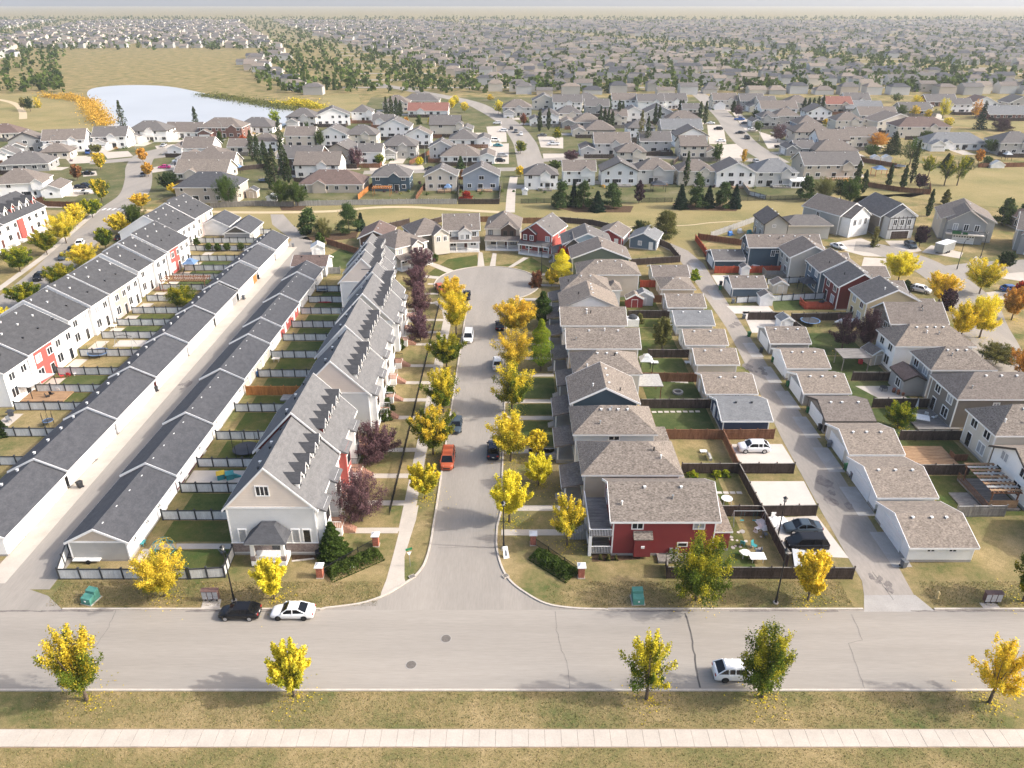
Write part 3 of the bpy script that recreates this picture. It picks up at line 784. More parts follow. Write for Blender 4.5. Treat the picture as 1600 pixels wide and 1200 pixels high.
def car_parts(kind, paint, rim='rim_silver'):
    def f():
        L, W, H, st, (c0, r0, r1, c1) = CARS[kind]
        hw = W / 2; out = []
        b = MB(); zb = 0.22; secs = []
        for xs, ws, zt in st:
            x = (xs - 0.5) * L; w = hw * ws
            secs.append([(x, -w * .90, zb), (x, -w, zb + .16), (x, -w, zt * .72), (x, -w * .95, zt - .03), (x, -w * .80, zt), (x, w * .80, zt), (x, w * .95, zt - .03), (x, w, zt * .72), (x, w, zb + .16), (x, w * .90, zb)])
        loft(b, secs[::-1])
        if kind == 'pickup':
            pass
        out.append(('body', smooth_mesh(b, 'body', 'paint_' + paint)))
        # cabin: pillars and roof in paint, glass set in
        zt = st[4][2]; xb0, xr0, xr1, xb1 = [(q - 0.5) * L for q in (c0, r0, r1, c1)]
        wb, wr = hw * .94, hw * .76
        r = MB()
        r.hexa([(xr0, -wr, H - .09), (xr1, -wr, H - .09), (xr1, wr, H - .09), (xr0, wr, H - .09), (xr0 + .1, -wr * .9, H), (xr1 - .12, -wr * .9, H), (xr1 - .12, wr * .9, H), (xr0 + .1, wr * .9, H)])
        def pil(a, bq, t=.05):
            r.hexa([(a[0] - t, a[1] - t, a[2]), (a[0] + t, a[1] - t, a[2]), (a[0] + t, a[1] + t, a[2]), (a[0] - t, a[1] + t, a[2]), (bq[0] - t, bq[1] - t, bq[2]), (bq[0] + t, bq[1] - t, bq[2]), (bq[0] + t, bq[1] + t, bq[2]), (bq[0] - t, bq[1] + t, bq[2])])
        for q in (-1, 1):
            pil((xb0, q * wb, zt - .06), (xr0, q * wr, H - .07)); pil((xb1, q * wb, zt - .06), (xr1, q * wr, H - .07))
            xm = (xr0 + xr1) / 2; pil((xm, q * wb, zt - .04), (xm, q * wr, H - .07), .045)
            if kind in ('suv', 'van', 'hatch'):
                xm = xr0 + (xr1 - xr0) * .82; pil((xm, q * wb, zt - .04), (xm, q * wr, H - .07), .06)
        out.append(('roof', smooth_mesh(r, 'roof', 'paint_' + paint) if False else r.mesh('roof', 'paint_' + paint)))
        def pane(name, pts, inn):
            g = MB(); v = Vector(inn)
            g.hexa([*[tuple(Vector(p) + v) for p in pts], *pts])
            out.append((name, g.mesh(name, 'car_glass')))
        s = .03
        pane('windshield', [(xb0 + s, -wb + .04, zt - .05), (xb0 + s, wb - .04, zt - .05), (xr0 + s, wr - .04, H - .085), (xr0 + s, -wr + .04, H - .085)], (.04, 0, -.02))
        pane('rear_window', [(xb1 - s, wb - .04, zt - .05), (xb1 - s, -wb + .04, zt - .05), (xr1 - s, -wr + .04, H - .085), (xr1 - s, wr - .04, H - .085)], (-.04, 0, -.02))
        for q in (-1, 1):
            p = [(xb0 + .08, q * (wb - .01), zt - .05), (xb1 - .08, q * (wb - .01), zt - .05), (xr1 - .02, q * (wr - .01), H - .085), (xr0 + .02, q * (wr - .01), H - .085)]
            if q > 0: p = [p[1], p[0], p[3], p[2]]
            pane('side_window', p, (0, -.04 * q, 0))
        if kind == 'pickup':
            t = MB(); t.box(.13 * L, -hw * .84, 1.19, .47 * L, hw * .84, 1.215); out.append(('bed_cover', t.mesh('bed_cover', 'plastic_black')))
        for q in (-1, 1):
            h = MB(); x = (st[1][0] - .5) * L; w = hw * st[1][1]; z = st[1][2]
            h.hexa([(x - .10, q * w * .62 - .16, z - .16), (x + .22, q * w * .62 - .10, z - .13), (x + .22, q * w * .62 + .22, z - .13), (x - .02, q * w * .62 + .17, z - .16), (x - .08, q * w * .62 - .15, z - .03), (x + .26, q * w * .62 - .10, z + .01), (x + .26, q * w * .62 + .19, z - .0), (x, q * w * .62 + .15, z - .03)])
            out.append(('headlight', h.mesh('headlight', 'headlight_clear')))
            k = MB(); x = (.985 - .5) * L; w = hw * st[-2][1]; z = st[-2][2]
            k.box(x - .1, q * w * .80 - .14, z - .26, x + .09, q * w * .80 + .14, z - .06); out.append(('taillight', k.mesh('taillight', 'taillight_red')))
            mr = MB(); mr.box(xb0 + .22, q * (hw + .02) - .09, zt, xb0 + .36, q * (hw + .02) + .09, zt + .14); out.append(('wing_mirror', mr.mesh('wing_mirror', 'paint_' + paint)))
        pl = MB(); pl.box(L / 2 - .02, -.16, .62, L / 2 + .015, .16, .74); out.append(('number_plate', pl.mesh('number_plate', 'metal_white')))
        gr = MB(); gr.box(-L / 2 - .012, -hw * .5, .40, -L / 2 + .05, hw * .5, .58); out.append(('grille', gr.mesh('grille', 'plastic_black')))
        return out
    return shared(('car', kind, paint), f)
def wheel_meshes(R, rim):
    def f():
        t = MB(); t.tube((0, -.11, 0), (0, .11, 0), R, R, 18)
        k = MB(); k.tube((0, -.13, 0), (0, .13, 0), R * .64, R * .64, 12)
        return t.mesh('tyre', 'tyre'), k.mesh('rim', rim)
    return shared(('wheel', R, rim), f)
def car(kind, paint, x, y, rot, label, group='parked cars', rim='rim_silver', cat=None, detail=True):
    """rot 0 = nose towards -X"""
    cat = cat or {'suv': 'suv', 'van': 'van', 'pickup': 'pickup truck'}.get(kind, 'car')
    t = thing({'suv': 'parked_suv', 'van': 'parked_van', 'pickup': 'pickup_truck'}.get(kind, 'parked_car'), label, cat, (x, y, 0.03), rot, group)
    for nm, me in car_parts(kind, paint): link(nm, me, t)
    L, W = CARS[kind][:2]; R = .33 if kind in ('sedan', 'hatch') else .37
    ty, ri = wheel_meshes(R, rim)
    for sx in (-.31, .29):
        for sy in (-1, 1):
            w = link('wheel', ty, t, (sx * L, sy * (W / 2 - .08), R)); link('rim', ri, w)
    return t

# ------------------------------------------------------------------ street furniture and yard things
def street_lamp(x, y, h, label, arm=0.0, rot=0.0, pale=False):
    m = 'metal_grey' if pale else 'metal_black'
    t = thing('street_lamp', label, 'street lamp', (x, y, 0), rot, 'street lamps')
    b = MB(); b.tube((0, 0, 0), (0, 0, h), .10, .06, 10); b.build('pole', m, t)
    b = MB(); b.tube((0, 0, -.02), (0, 0, .14), .3, .3, 12); b.build('base', 'concrete', t)
    b = MB(); b.tube((0, 0, .14), (0, 0, .9), .15, .13, 10); b.build('sleeve', m, t)
    if arm:
        b = MB(); b.tube((0, 0, h - .3), (arm * .5, 0, h + .5), .05, .045, 8); b.tube((arm * .5, 0, h + .5), (arm, 0, h + .6), .045, .04, 8); b.build('arm', m, t)
        b = MB(); b.box(arm - .1, -.13, h + .5, arm + .6, .13, h + .68); hd = b.build('lamp_head', m, t)
        b = MB(); b.box(arm, -.1, h + .47, arm + .5, .1, h + .499); b.build('lens', 'lamp_glass', hd)
    else:
        b = MB(); b.tube((0, 0, h), (0, 0, h + .1), .16, .2, 10); b.tube((0, 0, h + .48), (0, 0, h + .75), .3, .05, 10)
        for k in range(4):
            a = k * math.pi / 2 + .4; b.tube((.17 * math.cos(a), .17 * math.sin(a), h + .1), (.2 * math.cos(a), .2 * math.sin(a), h + .48), .02, .02, 5)
        hd = b.build('lamp_head', m, t)
        b = MB(); b.tube((0, 0, h + .1), (0, 0, h + .47), .13, .17, 10); b.build('lens', 'lamp_glass', hd)
    return t
def wheelie_bin(x, y, col, label, rot=0.0):
    t = thing('wheelie_bin', label, 'bin', (x, y, 0.02), rot, 'wheelie bins')
    b = MB(); b.hexa([(-.24, -.26, .06), (.24, -.26, .06), (.24, .26, .06), (-.24, .26, .06), (-.3, -.34, .95), (.3, -.34, .95), (.3, .34, .95), (-.3, .34, .95)]); b.build('body', col, t)
    b = MB(); b.hexa([(-.33, -.38, .95), (.33, -.38, .95), (.33, .36, .95), (-.33, .36, .95), (-.28, -.3, 1.06), (.28, -.3, 1.06), (.28, .3, 1.03), (-.28, .3, 1.03)]); b.build('lid', col, t)
    b = MB(); b.tube((-.32, .36, .98), (.32, .36, .98), .03, .03, 6); b.build('handle', col, t)
    for q in (-1, 1):
        b = MB(); b.tube((q * .25, .26, .13), (q * .32, .26, .13), .13, .13, 10); b.build('wheel', 'plastic_black', t)
    return t
def shed(x, y, w, d, h, wall, roof, label, rot=0.0, trim='trim_white', cat='shed', name='garden_shed', kind='y'):
    t = thing(name, label, cat, (x, y, 0), rot, 'garden sheds')
    bl = (-w/2, -d/2, w/2, d/2)
    block(t, bl, h, kind, w * .28, wall, roof, trim, .18, foundation=False, corner=False)
    door(t, bl, 'S', 0, .05, min(1.2, w * .5), h - .25, wall, trim)
    return t
def trampoline(x, y, r, label):
    t = thing('trampoline', label, 'trampoline', (x, y, 0), 0, 'trampolines')
    b = MB(); b.tube((0, 0, .78), (0, 0, .80), r * .9, r * .9, 24); b.build('mat', 'cloth_dark', t)
    b = MB()
    for k in range(24):
        a0, a1 = k * math.pi / 12, (k + 1) * math.pi / 12
        b.hexa([(r * .88 * math.cos(a0), r * .88 * math.sin(a0), .80), (r * math.cos(a0), r * math.sin(a0), .80), (r * math.cos(a1), r * math.sin(a1), .80), (r * .88 * math.cos(a1), r * .88 * math.sin(a1), .80),
                (r * .88 * math.cos(a0), r * .88 * math.sin(a0), .86), (r * math.cos(a0), r * math.sin(a0), .86), (r * math.cos(a1), r * math.sin(a1), .86), (r * .88 * math.cos(a1), r * .88 * math.sin(a1), .86)])
    b.build('rim', 'cloth_blue', t)
    for k in range(6):
        a = k * math.pi / 3
        b = MB(); b.tube((r * math.cos(a), r * math.sin(a), 0), (r * math.cos(a), r * math.sin(a), 2.2), .03, .03, 6); b.build('leg', 'metal_black', t)
    return t
def deck(x0, y0, x1, y1, z, m, label, rail=None, sides='SEW', cat='deck'):
    t = thing('deck', label, cat, (x0, y0, 0), 0, 'garden decks')
    b = MB(); n = max(2, int((y1 - y0) / .4))
    for k in range(n):
        b.box(0, (y1 - y0) * k / n + .01, z - .08, x1 - x0, (y1 - y0) * (k + 1) / n - .01, z)
    b.build('boards', m, t)
    b = MB(); b.box(.05, .05, 0, x1 - x0 - .05, y1 - y0 - .05, z - .09); b.build('base', m, t)
    if rail:
        def rl(ax, ay, bx, by):
            r = MB(); r.bar((ax, ay, z + .95), (bx, by, z + .95), .09, .07); r.bar((ax, ay, z + .12), (bx, by, z + .12), .06, .05)
            n = max(2, int(math.hypot(bx - ax, by - ay) / .22))
            for k in range(n + 1):
                x, y = ax + (bx - ax) * k / n, ay + (by - ay) * k / n
                r.box(x - .025, y - .025, z, x + .025, y + .025, z + .95)
            r.build('railing', rail, t)
        w, d = x1 - x0, y1 - y0
        if 'S' in sides: rl(0, .04, w, .04)
        if 'N' in sides: rl(0, d - .04, w, d - .04)
        if 'W' in sides: rl(.04, 0, .04, d)
        if 'E' in sides: rl(w - .04, 0, w - .04, d)
    return t
def pergola(x0, y0, x1, y1, h, m, label, cover=None):
    t = thing('pergola', label, 'pergola', (x0, y0, 0), 0, 'garden pergolas'); w, d = x1 - x0, y1 - y0
    for px in (.1, w - .1):
        for py in (.1, d - .1):
            b = MB(); b.box(px - .07, py - .07, 0, px + .07, py + .07, h); b.build('post', m, t)
    b = MB(); b.box(-.2, .03, h, w + .2, .15, h + .2); b.box(-.2, d - .15, h, w + .2, d - .03, h + .2); b.build('beam', m, t)
    if cover:
        b = MB(); b.hexa([(-.2, -.2, h + .21), (w + .2, -.2, h + .21), (w + .2, d + .2, h + .21), (-.2, d + .2, h + .21), (-.2, -.2, h + .27), (w + .2, -.2, h + .27), (w + .2, d + .2, h + .27), (-.2, d + .2, h + .27)]); b.build('roof', cover, t)
    else:
        n = int(w / .55)
        for k in range(n + 1):
            b = MB(); x = w * k / n; b.box(x - .05, -.3, h + .2, x + .05, d + .3, h + .36); b.build('rafter', m, t)
    return t
def gazebo(x, y, w, h, roofm, label, frame='metal_black', rot=0.0):
    t = thing('gazebo', label, 'gazebo', (x, y, 0), rot, 'garden gazebos'); q = w / 2
    for sx in (-1, 1):
        for sy in (-1, 1):
            b = MB(); b.box(sx * q * .9 - .06, sy * q * .9 - .06, 0, sx * q * .9 + .06, sy * q * .9 + .06, h); b.build('post', frame, t)
    b = MB(); c = [(-q, -q), (q, -q), (q, q), (-q, q)]; a = .35
    b.hexa([*[(px, py, h) for px, py in c], *[(px * a, py * a, h + .75) for px, py in c]])
    b.hexa([*[(px * (a + .12), py * (a + .12), h + .8) for px, py in c], *[(px * .02, py * .02, h + 1.15) for px, py in c]])
    b.build('roof', roofm, t)
    return t
def chair(x, y, rot, m, label):
    t = thing('garden_chair', label, 'chair', (x, y, 0), rot, 'garden chairs')
    b = MB(); b.box(-.27, -.27, .38, .27, .27, .43); b.build('seat', m, t)
    b = MB(); b.hexa([(-.27, .25, .43), (.27, .25, .43), (.27, .31, .43), (-.27, .31, .43), (-.27, .38, .95), (.27, .38, .95), (.27, .44, .95), (-.27, .44, .95)]); b.build('backrest', m, t)
    for sx in (-.23, .23):
        for sy in (-.23, .23):
            b = MB(); b.box(sx - .03, sy - .03, 0, sx + .03, sy + .03, .38); b.build('leg', m, t)
    return t
def table(x, y, w, d, h, m, label, round_=False):
    t = thing('garden_table', label, 'table', (x, y, 0), 0, 'garden tables')
    b = MB()
    if round_: b.tube((0, 0, h - .05), (0, 0, h), w / 2, w / 2, 18)
    else: b.box(-w/2, -d/2, h - .06, w/2, d/2, h)
    b.build('tabletop', m, t)
    for sx in (-1, 1):
        for sy in (-1, 1):
            b = MB(); b.box(sx * w * .33 - .03, sy * d * .33 - .03, 0, sx * w * .33 + .03, sy * d * .33 + .03, h - .06); b.build('leg', m, t)
    return t
def parasol(x, y, m, label, h=2.3, closed=False):
    t = thing('parasol', label, 'parasol', (x, y, 0), 0, 'garden parasols')
    b = MB(); b.tube((0, 0, 0), (0, 0, h), .03, .03, 6); b.build('pole', 'metal_white', t)
    b = MB()
    if closed: b.tube((0, 0, h - 1.4), (0, 0, h + .1), .22, .04, 10)
    else: b.tube((0, 0, h - .45), (0, 0, h + .05), 1.35, .08, 8)
    b.build('canopy', m, t)
    b = MB(); b.tube((0, 0, 0), (0, 0, .1), .28, .25, 12); b.build('base', 'plastic_grey', t)
    return t
def barbecue(x, y, rot, label, cover='cloth_dark'):
    t = thing('barbecue', label, 'barbecue', (x, y, 0), rot, 'garden barbecues')
    b = MB(); b.box(-.35, -.28, .1, .35, .28, .85); b.build('cart', cover, t)
    b = MB(); b.hexa([(-.38, -.3, .85), (.38, -.3, .85), (.38, .3, .85), (-.38, .3, .85), (-.36, -.16, 1.15), (.36, -.16, 1.15), (.36, .2, 1.15), (-.36, .2, 1.15)]); b.build('lid', cover, t)
    for q in (-1, 1):
        b = MB(); b.box(q * .52 - .15, -.24, .80, q * .52 + .15, .24, .85); b.build('shelf', cover, t)
    return t
def toy(x, y, m1, m2, label):
    t = thing('toy_playhouse', label, 'toy', (x, y, 0), .4, 'garden toys')
    b = MB(); b.box(-.5, -.4, 0, .5, .4, .9); b.build('wall', m1, t)
    b = MB(); b.hexa([(-.6, -.5, .9), (.6, -.5, .9), (.6, .5, .9), (-.6, .5, .9), (-.55, -.03, 1.35), (.55, -.03, 1.35), (.55, .03, 1.35), (-.55, .03, 1.35)]); b.build('roof', m2, t)
    b = MB(); b.hexa([(.5, -.2, .05), (1.5, -.2, 0), (1.5, .2, 0), (.5, .2, .05), (.5, -.2, .75), (1.5, -.2, .06), (1.5, .2, .06), (.5, .2, .75)]); b.build('slide', m2, t)
    return t
def pillar(x, y, label):
    t = thing('brick_pillar', label, 'pillar', (x, y, 0), 0, 'brick entrance pillars')
    b = MB(); b.box(-.42, -.42, 0, .42, .42, .12); b.build('plinth', 'concrete', t)
    n = 11
    bm_ = shared('brickrow', lambda: brick_course())
    for k in range(n):
        link('brick_course', bm_, t, (0, 0, .12 + k * .135), (k % 2) * math.pi / 2)
    b = MB(); z = .12 + n * .135
    b.box(-.5, -.5, z, .5, .5, z + .1); b.hexa([(-.46, -.46, z + .1), (.46, -.46, z + .1), (.46, .46, z + .1), (-.46, .46, z + .1), (-.1, -.1, z + .34), (.1, -.1, z + .34), (.1, .1, z + .34), (-.1, .1, z + .34)])
    b.build('cap', 'trim_white', t)
    return t
def brick_course():
    b = MB()
    b.box(-.345, -.345, 0, .345, .345, .135, 1)
    for y in (-.36, .24):
        for k in range(3): b.box(-.36 + k * .243, y, .008, -.36 + k * .243 + .233, y + .12, .128, 0)
    for x in (-.36, .24):
        for k in range(2): b.box(x, -.232 + k * .235, .008, x + .12, -.232 + k * .235 + .225, .128, 0)
    return b.mesh('brick_course', ['brick_red', 'concrete_grey'])
def hedge(ax, ay, bx, by, w, h, label):
    """clipped evergreen bed: leaves over a low mound, a stem for each plant"""
    rnd = random.Random(5); L = math.hypot(bx - ax, by - ay)
    t = thing('hedge', label, 'hedge', ((ax + bx) / 2, (ay + by) / 2, 0), math.atan2(by - ay, bx - ax), 'clipped entrance hedges')
    V, F, A = [], [], []
    for _ in range(5200):
        x = rnd.uniform(-L / 2, L / 2); y = rnd.gauss(0, .33) * w; y = max(-w * .6, min(w * .6, y))
        e = max(0, 1 - (2 * y / w / 1.2) ** 2) ** .5 * min(1, (L / 2 - abs(x)) / .5 + .3) * (0.8 + .2 * math.sin(x * 4.2) * math.cos(y * 3))
        z = h * e * rnd.uniform(.55, 1.05) + .05
        d = Vector((rnd.gauss(0, 1), rnd.gauss(0, 1), rnd.gauss(.5, 1))).normalized(); u = d.orthogonal().normalized(); q = d.cross(u); s = rnd.uniform(.07, .15)
        i = len(V); p = Vector((x, y, z))
        for k in (u * s, q * s * .6, -u * s, -q * s * .6): V.append(tuple(p + k))
        F.append((i, i + 1, i + 2, i + 3)); c = (e * .6, rnd.random(), rnd.random(), 1); A.extend((c,) * 4)
    me = bpy.data.meshes.new('foliage'); me.from_pydata(V, [], F)
    a = me.color_attributes.new('leaf', 'FLOAT_COLOR', 'POINT'); a.data.foreach_set('color', [c for q in A for c in q])
    me.materials.append(MATS['leaf_green']); o = link('foliage', me, t); o['kind'] = 'stuff'
    b = MB()
    for k in range(int(L / .9)): b.tube((-L / 2 + .5 + k * .9, 0, 0), (-L / 2 + .5 + k * .9, .05, h * .6), .04, .02, 6)
    b.build('stems', 'bark', t)
    return t
def transformer_box(x, y, rot, label):
    t = thing('transformer_box', label, 'transformer box', (x, y, 0), rot, 'green transformer boxes')
    b = MB(); b.box(-.75, -.85, 0, .75, .85, .08); b.build('plinth', 'concrete', t)
    b = MB(); b.hexa([(-.6, -.1, .08), (.6, -.1, .08), (.6, .75, .08), (-.6, .75, .08), (-.6, .1, 1.25), (.6, .1, 1.25), (.6, .75, 1.35), (-.6, .75, 1.35)]); b.build('cabinet', 'transformer_green', t)
    b = MB(); b.hexa([(-.62, -.8, .08), (.62, -.8, .08), (.62, -.08, .08), (-.62, -.08, .08), (-.6, -.72, .82), (.6, -.72, .82), (.6, 0, 1.0), (-.6, 0, 1.0)]); b.build('hood', 'transformer_green', t)
    b = MB(); b.box(-.09, -.84, .45, .09, -.775, .6); b.build('warning_plate', 'metal_white', t)
    return t
def mailbox_bank(x, y, n, label):
    t = thing('mailbox', label, 'mailbox', (x, y, 0), 0, 'community mailboxes')
    w = .62
    for k in range(n):
        x0 = -n * w / 2 + k * w
        b = MB(); b.box(x0 + .02, -.24, .35, x0 + w - .02, .26, 1.45); bx = b.build('cabinet', 'mailbox_brown', t)
        b = MB(); b.box(x0 + .05, -.262, .80, x0 + w - .05, -.243, 1.42); b.box(x0 + .05, -.262, .40, x0 + w - .05, -.243, .76); b.build('door', 'mailbox_grey', bx)
        b = MB(); b.box(x0 + .22, -.1, 0, x0 + .4, .1, .35); b.build('leg', 'metal_black', t)
    b = MB(); b.hexa([(-n * w / 2 - .04, -.30, 1.45), (n * w / 2 + .04, -.30, 1.45), (n * w / 2 + .04, .30, 1.5), (-n * w / 2 - .04, .30, 1.5), (-n * w / 2 - .04, -.30, 1.52), (n * w / 2 + .04, -.30, 1.52), (n * w / 2 + .04, .30, 1.60), (-n * w / 2 - .04, .30, 1.60)]); b.build('roof', 'mailbox_brown', t)
    return t
def sheet(name, polys, m, z, kind='structure'):
    """flat ground sheet lying z above the ground, with thickness down to the ground"""
    b = MB()
    for p in polys:
        a = sum(p[i][0] * p[(i + 1) % len(p)][1] - p[(i + 1) % len(p)][0] * p[i][1] for i in range(len(p)))
        q = p if a > 0 else p[::-1]
        b.face([(x, y, z) for x, y in q])
        n = len(q)
        for i in range(n):
            (x0, y0), (x1, y1) = q[i], q[(i + 1) % n]
            b.face([(x0, y0, -.05), (x1, y1, -.05), (x1, y1, z), (x0, y0, z)])
    o = b.build(name, m); o['kind'] = kind
    return o
def rect(x0, y0, x1, y1): return [(x0, y0), (x1, y0), (x1, y1), (x0, y1)]
def ribbon(pts, w):
    """polygon along a polyline (w may be a list of widths)"""
    Lp, Rp = [], []
    for i, (x, y) in enumerate(pts):
        a = pts[max(0, i - 1)]; b = pts[min(len(pts) - 1, i + 1)]
        dx, dy = b[0] - a[0], b[1] - a[1]; l = math.hypot(dx, dy) or 1
        ww = (w[i] if isinstance(w, list) else w) / 2
        Lp.append((x - dy / l * ww, y + dx / l * ww)); Rp.append((x + dy / l * ww, y - dx / l * ww))
    return Lp + Rp[::-1]
def smooth(pts, n=6):
    """Catmull-Rom through the points"""
    out = []
    P = [pts[0]] + list(pts) + [pts[-1]]
    for i in range(1, len(P) - 2):
        for k in range(n):
            t = k / n
            out.append(tuple(.5 * (2 * P[i][j] + (P[i+1][j] - P[i-1][j]) * t + (2 * P[i-1][j] - 5 * P[i][j] + 4 * P[i+1][j] - P[i+2][j]) * t * t + (3 * P[i][j] - P[i-1][j] - 3 * P[i+1][j] + P[i+2][j]) * t ** 3) for j in (0, 1)))
    out.append(tuple(pts[-1]))
    return out
def ribbon_sheet(name, lines, m, z):
    b = MB()
    for pts, w in lines:
        poly = ribbon(pts, w); n = len(pts)
        for i in range(n - 1):
            q = [poly[i], poly[i + 1], poly[2 * n - 2 - i], poly[2 * n - 1 - i]]
            b.face([(x, y, z) for x, y in q[::-1]])
    o = b.build(name, m); o['kind'] = 'structure'
    return o
def kerb(pts, w=.22, h=.14):
    b = MB(); poly = ribbon(pts, w); n = len(pts)
    for i in range(n - 1):
        q = [poly[i], poly[i + 1], poly[2 * n - 2 - i], poly[2 * n - 1 - i]][::-1]
        b.hexa([*[(x, y, -.03) for x, y in q], *[(x, y, h) for x, y in q]])
    o = b.build('kerb', 'kerb_concrete'); o['kind'] = 'structure'
    return o

# ------------------------------------------------------------------ ground, roads, paths
def Y(py): return at(800, py)[1]
def P(*pts, z=0.0): return [at(x, y, z) for x, y in pts]
g = MB()
g.face([(-7000, -60, 0), (7000, -60, 0), (7000, 9000, 0), (-7000, 9000, 0)])
structure('ground', g, 'grass')
sheet('park_lawn', [P((330, 352), (330, 316), (800, 316), (815, 319), (1000, 318), (1240, 312), (1460, 300), (1330, 330), (1180, 345), (1060, 400), (980, 378), (870, 350), (700, 348), (620, 352), (470, 372))], 'park_grass', .004)
sheet('field', [P((1330, 318), (1345, 296), (1440, 262), (1600, 258), (1800, 262), (1800, 345), (1500, 318), (1400, 306)), P((-60, 150), (60, 146), (140, 152), (168, 190), (172, 205), (120, 212), (-60, 190)), P((505, 150), (560, 146), (566, 172), (520, 185), (500, 176)), P((1470, 186), (1600, 190), (1600, 206), (1490, 196)), P((1300, 225), (1330, 190), (1460, 205), (1420, 250))], 'park_grass', .004)
R0, R1 = 51.5, 62.25
LX, RX = -9.95, -1.55
arcL = smooth(P((677, 822), (672.5, 850), (664, 879), (650, 899), (632, 912), (600, 931), (560, 944), (500, 951.5)), 5)
arcR = smooth(P((777, 822), (776, 854), (784, 886), (797.5, 908), (820, 926), (854, 944), (899, 951), (950, 952.5)), 5)
arcL[-1] = (arcL[-1][0], R1); arcR[-1] = (arcR[-1][0], R1)
CX, CY, CR = -5.9, 169.6, 12.4
road = [(-400, R0), (400, R0), (400, R1)] + arcR[::-1] + [(RX, 80), (RX + .3, 120), (RX + .3, 158)]
a0 = math.asin((RX + .3 - CX) / CR)
for k in range(25):
    a = -math.pi / 2 + a0 + 0.02 + k * (2 * math.pi - 2 * a0 - .02) / 24
    road.append((CX + CR * math.cos(a), CY + CR * math.sin(a)))
road += [(LX + .15, 156), (LX + .05, 120), (LX, 80)] + arcL + [(-400, R1)]
sheet('road', [[(-400, R0), (400, R0), (400, R1), (arcR[-1][0], R1), (arcL[-1][0], R1), (-400, R1)]], 'asphalt', .02)
sheet('road', [arcR[::-1] + [(RX, 80), (RX + .3, 120), (RX + .3, 158.5), (LX + .1, 158.5), (LX + .05, 120), (LX, 80)] + arcL], 'asphalt_street', .02)
sheet('road', [[(CX + CR * math.cos(k * math.pi / 18), CY + CR * math.sin(k * math.pi / 18)) for k in range(36)]], 'asphalt_street', .024)
kerb([(x, y) for x, y in arcL[::-1]] + [(LX - .1, 80), (LX - .05, 120), (LX, 155)])
kerb(arcR[::-1] + [(RX + .1, 80), (RX + .4, 120), (RX + .4, 156)])
kerb([(arcR[-1][0], R1 + .1), (at(1350, 955)[0], R1 + .1)]); kerb([(at(1462, 956)[0], R1 + .1), (400, R1 + .1)])
kerb([(at(98, 952)[0], R1 + .1), (arcL[-1][0], R1 + .1)]); kerb([(-400, R1 + .1), (-66, R1 + .1)])
kerb([(-400, R0 - .1), (400, R0 - .1)])
kerb([(CX + (CR + .1) * math.cos(a), CY + (CR + .1) * math.sin(a)) for a in [-1.05 + k * (2 * math.pi - 1.04) / 40 for k in range(41)]])
# near verge with the footway across the foot of the view
sw = sheet('sidewalk', [rect(-400, 45.1, 400, 47.1)], 'soil', .006)
sl_m = MB(); sl_m.box(.012, 0, -.02, 1.488, 1.8, .05); sl_m = sl_m.mesh('slab', 'concrete')
for k in range(62):
    o = link('slab', sl_m, sw, (-46.5 + k * 1.5, 45.2 + random.uniform(-.01, .01), random.uniform(-.008, .008)))
sheet('sidewalk', [rect(-400, 45.2, -46.5, 47), rect(46.5, 45.2, 400, 47)], 'concrete', .05)
sheet('estate_lawn', [P((-200, 316), (-200, 214), (60, 200), (180, 210), (330, 212), (470, 205), (500, 186), (560, 184), (580, 152), (1300, 152), (1330, 186), (1320, 230), (1345, 262), (1345, 296), (1250, 311), (1155, 313), (1000, 317), (815, 318), (780, 316), (460, 322), (330, 316), (290, 300), (250, 312), (120, 330))], 'estate_grass', .003)
# footways of the cul-de-sac street
sheet('sidewalk', [[(-14.45, 76), (-12.75, 76), (-12.75, 148), (-13.6, 154), (-16.2, 158.5), (-17.6, 157), (-15.2, 152), (-14.45, 147)]], 'concrete', .03)
sheet('sidewalk', [P((634, 790), (654, 790), (650, 812), (641, 840), (632, 870), (632, 903), (634, 911), (612, 925), (594, 934), (596, 925), (604, 905), (615, 865))], 'concrete', .026)
# lanes
sheet('lane', [P((0, 905), (75, 931), (98, 953), (-30, 955), (-60, 925))], 'asphalt_street', .012)
sheet('lane', [rect(-61.0, 65.5, -52.9, 176)], 'asphalt_street', .016)
sheet('lane', [[(-61, 176), (-52.5, 176), (-52, 190), (-56, 205), (-66, 222), (-72, 234), (-76, 234), (-72, 222), (-62, 206)]], 'asphalt_street', .012)
sheet('lane_apron', [rect(-61.2, 66.5, -58.6, 199)], 'concrete', .024)
sheet('lane', [P((1350, 930), (1428, 930), (1401, 881), (1364, 820), (1309, 733), (1240, 630), (1198, 569), (1165, 516), (1135, 470), (1099, 412), (1075, 392), (1050, 381), (1035, 378), (1030, 384), (1055, 396), (1072, 420), (1105, 468), (1135, 512), (1178, 595), (1221, 684), (1283, 798), (1330, 880), (1347, 908))], 'asphalt_lane', .016)
sheet('lane_apron', [P((1350, 930), (1430, 930), (1462, 956), (1350, 956))], 'concrete_grey', .022)
def splotch(px, py, r, n=14, el=1.6):
    q = random.Random(px); X, Yy = at(px, py); out = []
    for _ in range(5):
        cx, cy, rr = X + q.gauss(0, r * .6), Yy + q.gauss(0, r * .6 * el), r * q.uniform(.25, .8)
        out.append([(cx + rr * q.uniform(.5, 1.2) * math.cos(k * 6.283 / n), cy + rr * el * q.uniform(.5, 1.2) * math.sin(k * 6.283 / n)) for k in range(n)])
    for k, p in enumerate(out): sheet('oil_stain', [p], 'stain', .027 + .0012 * k)
for a in ((1290, 765, 1.5), (1182, 578, 1.3), (148, 706, 1.0), (287, 600, 1.1), (1376, 908, .5), (1388, 918, .4), (1150, 508, 1.2), (385, 520, .9), (690, 640, .3)): splotch(*a)
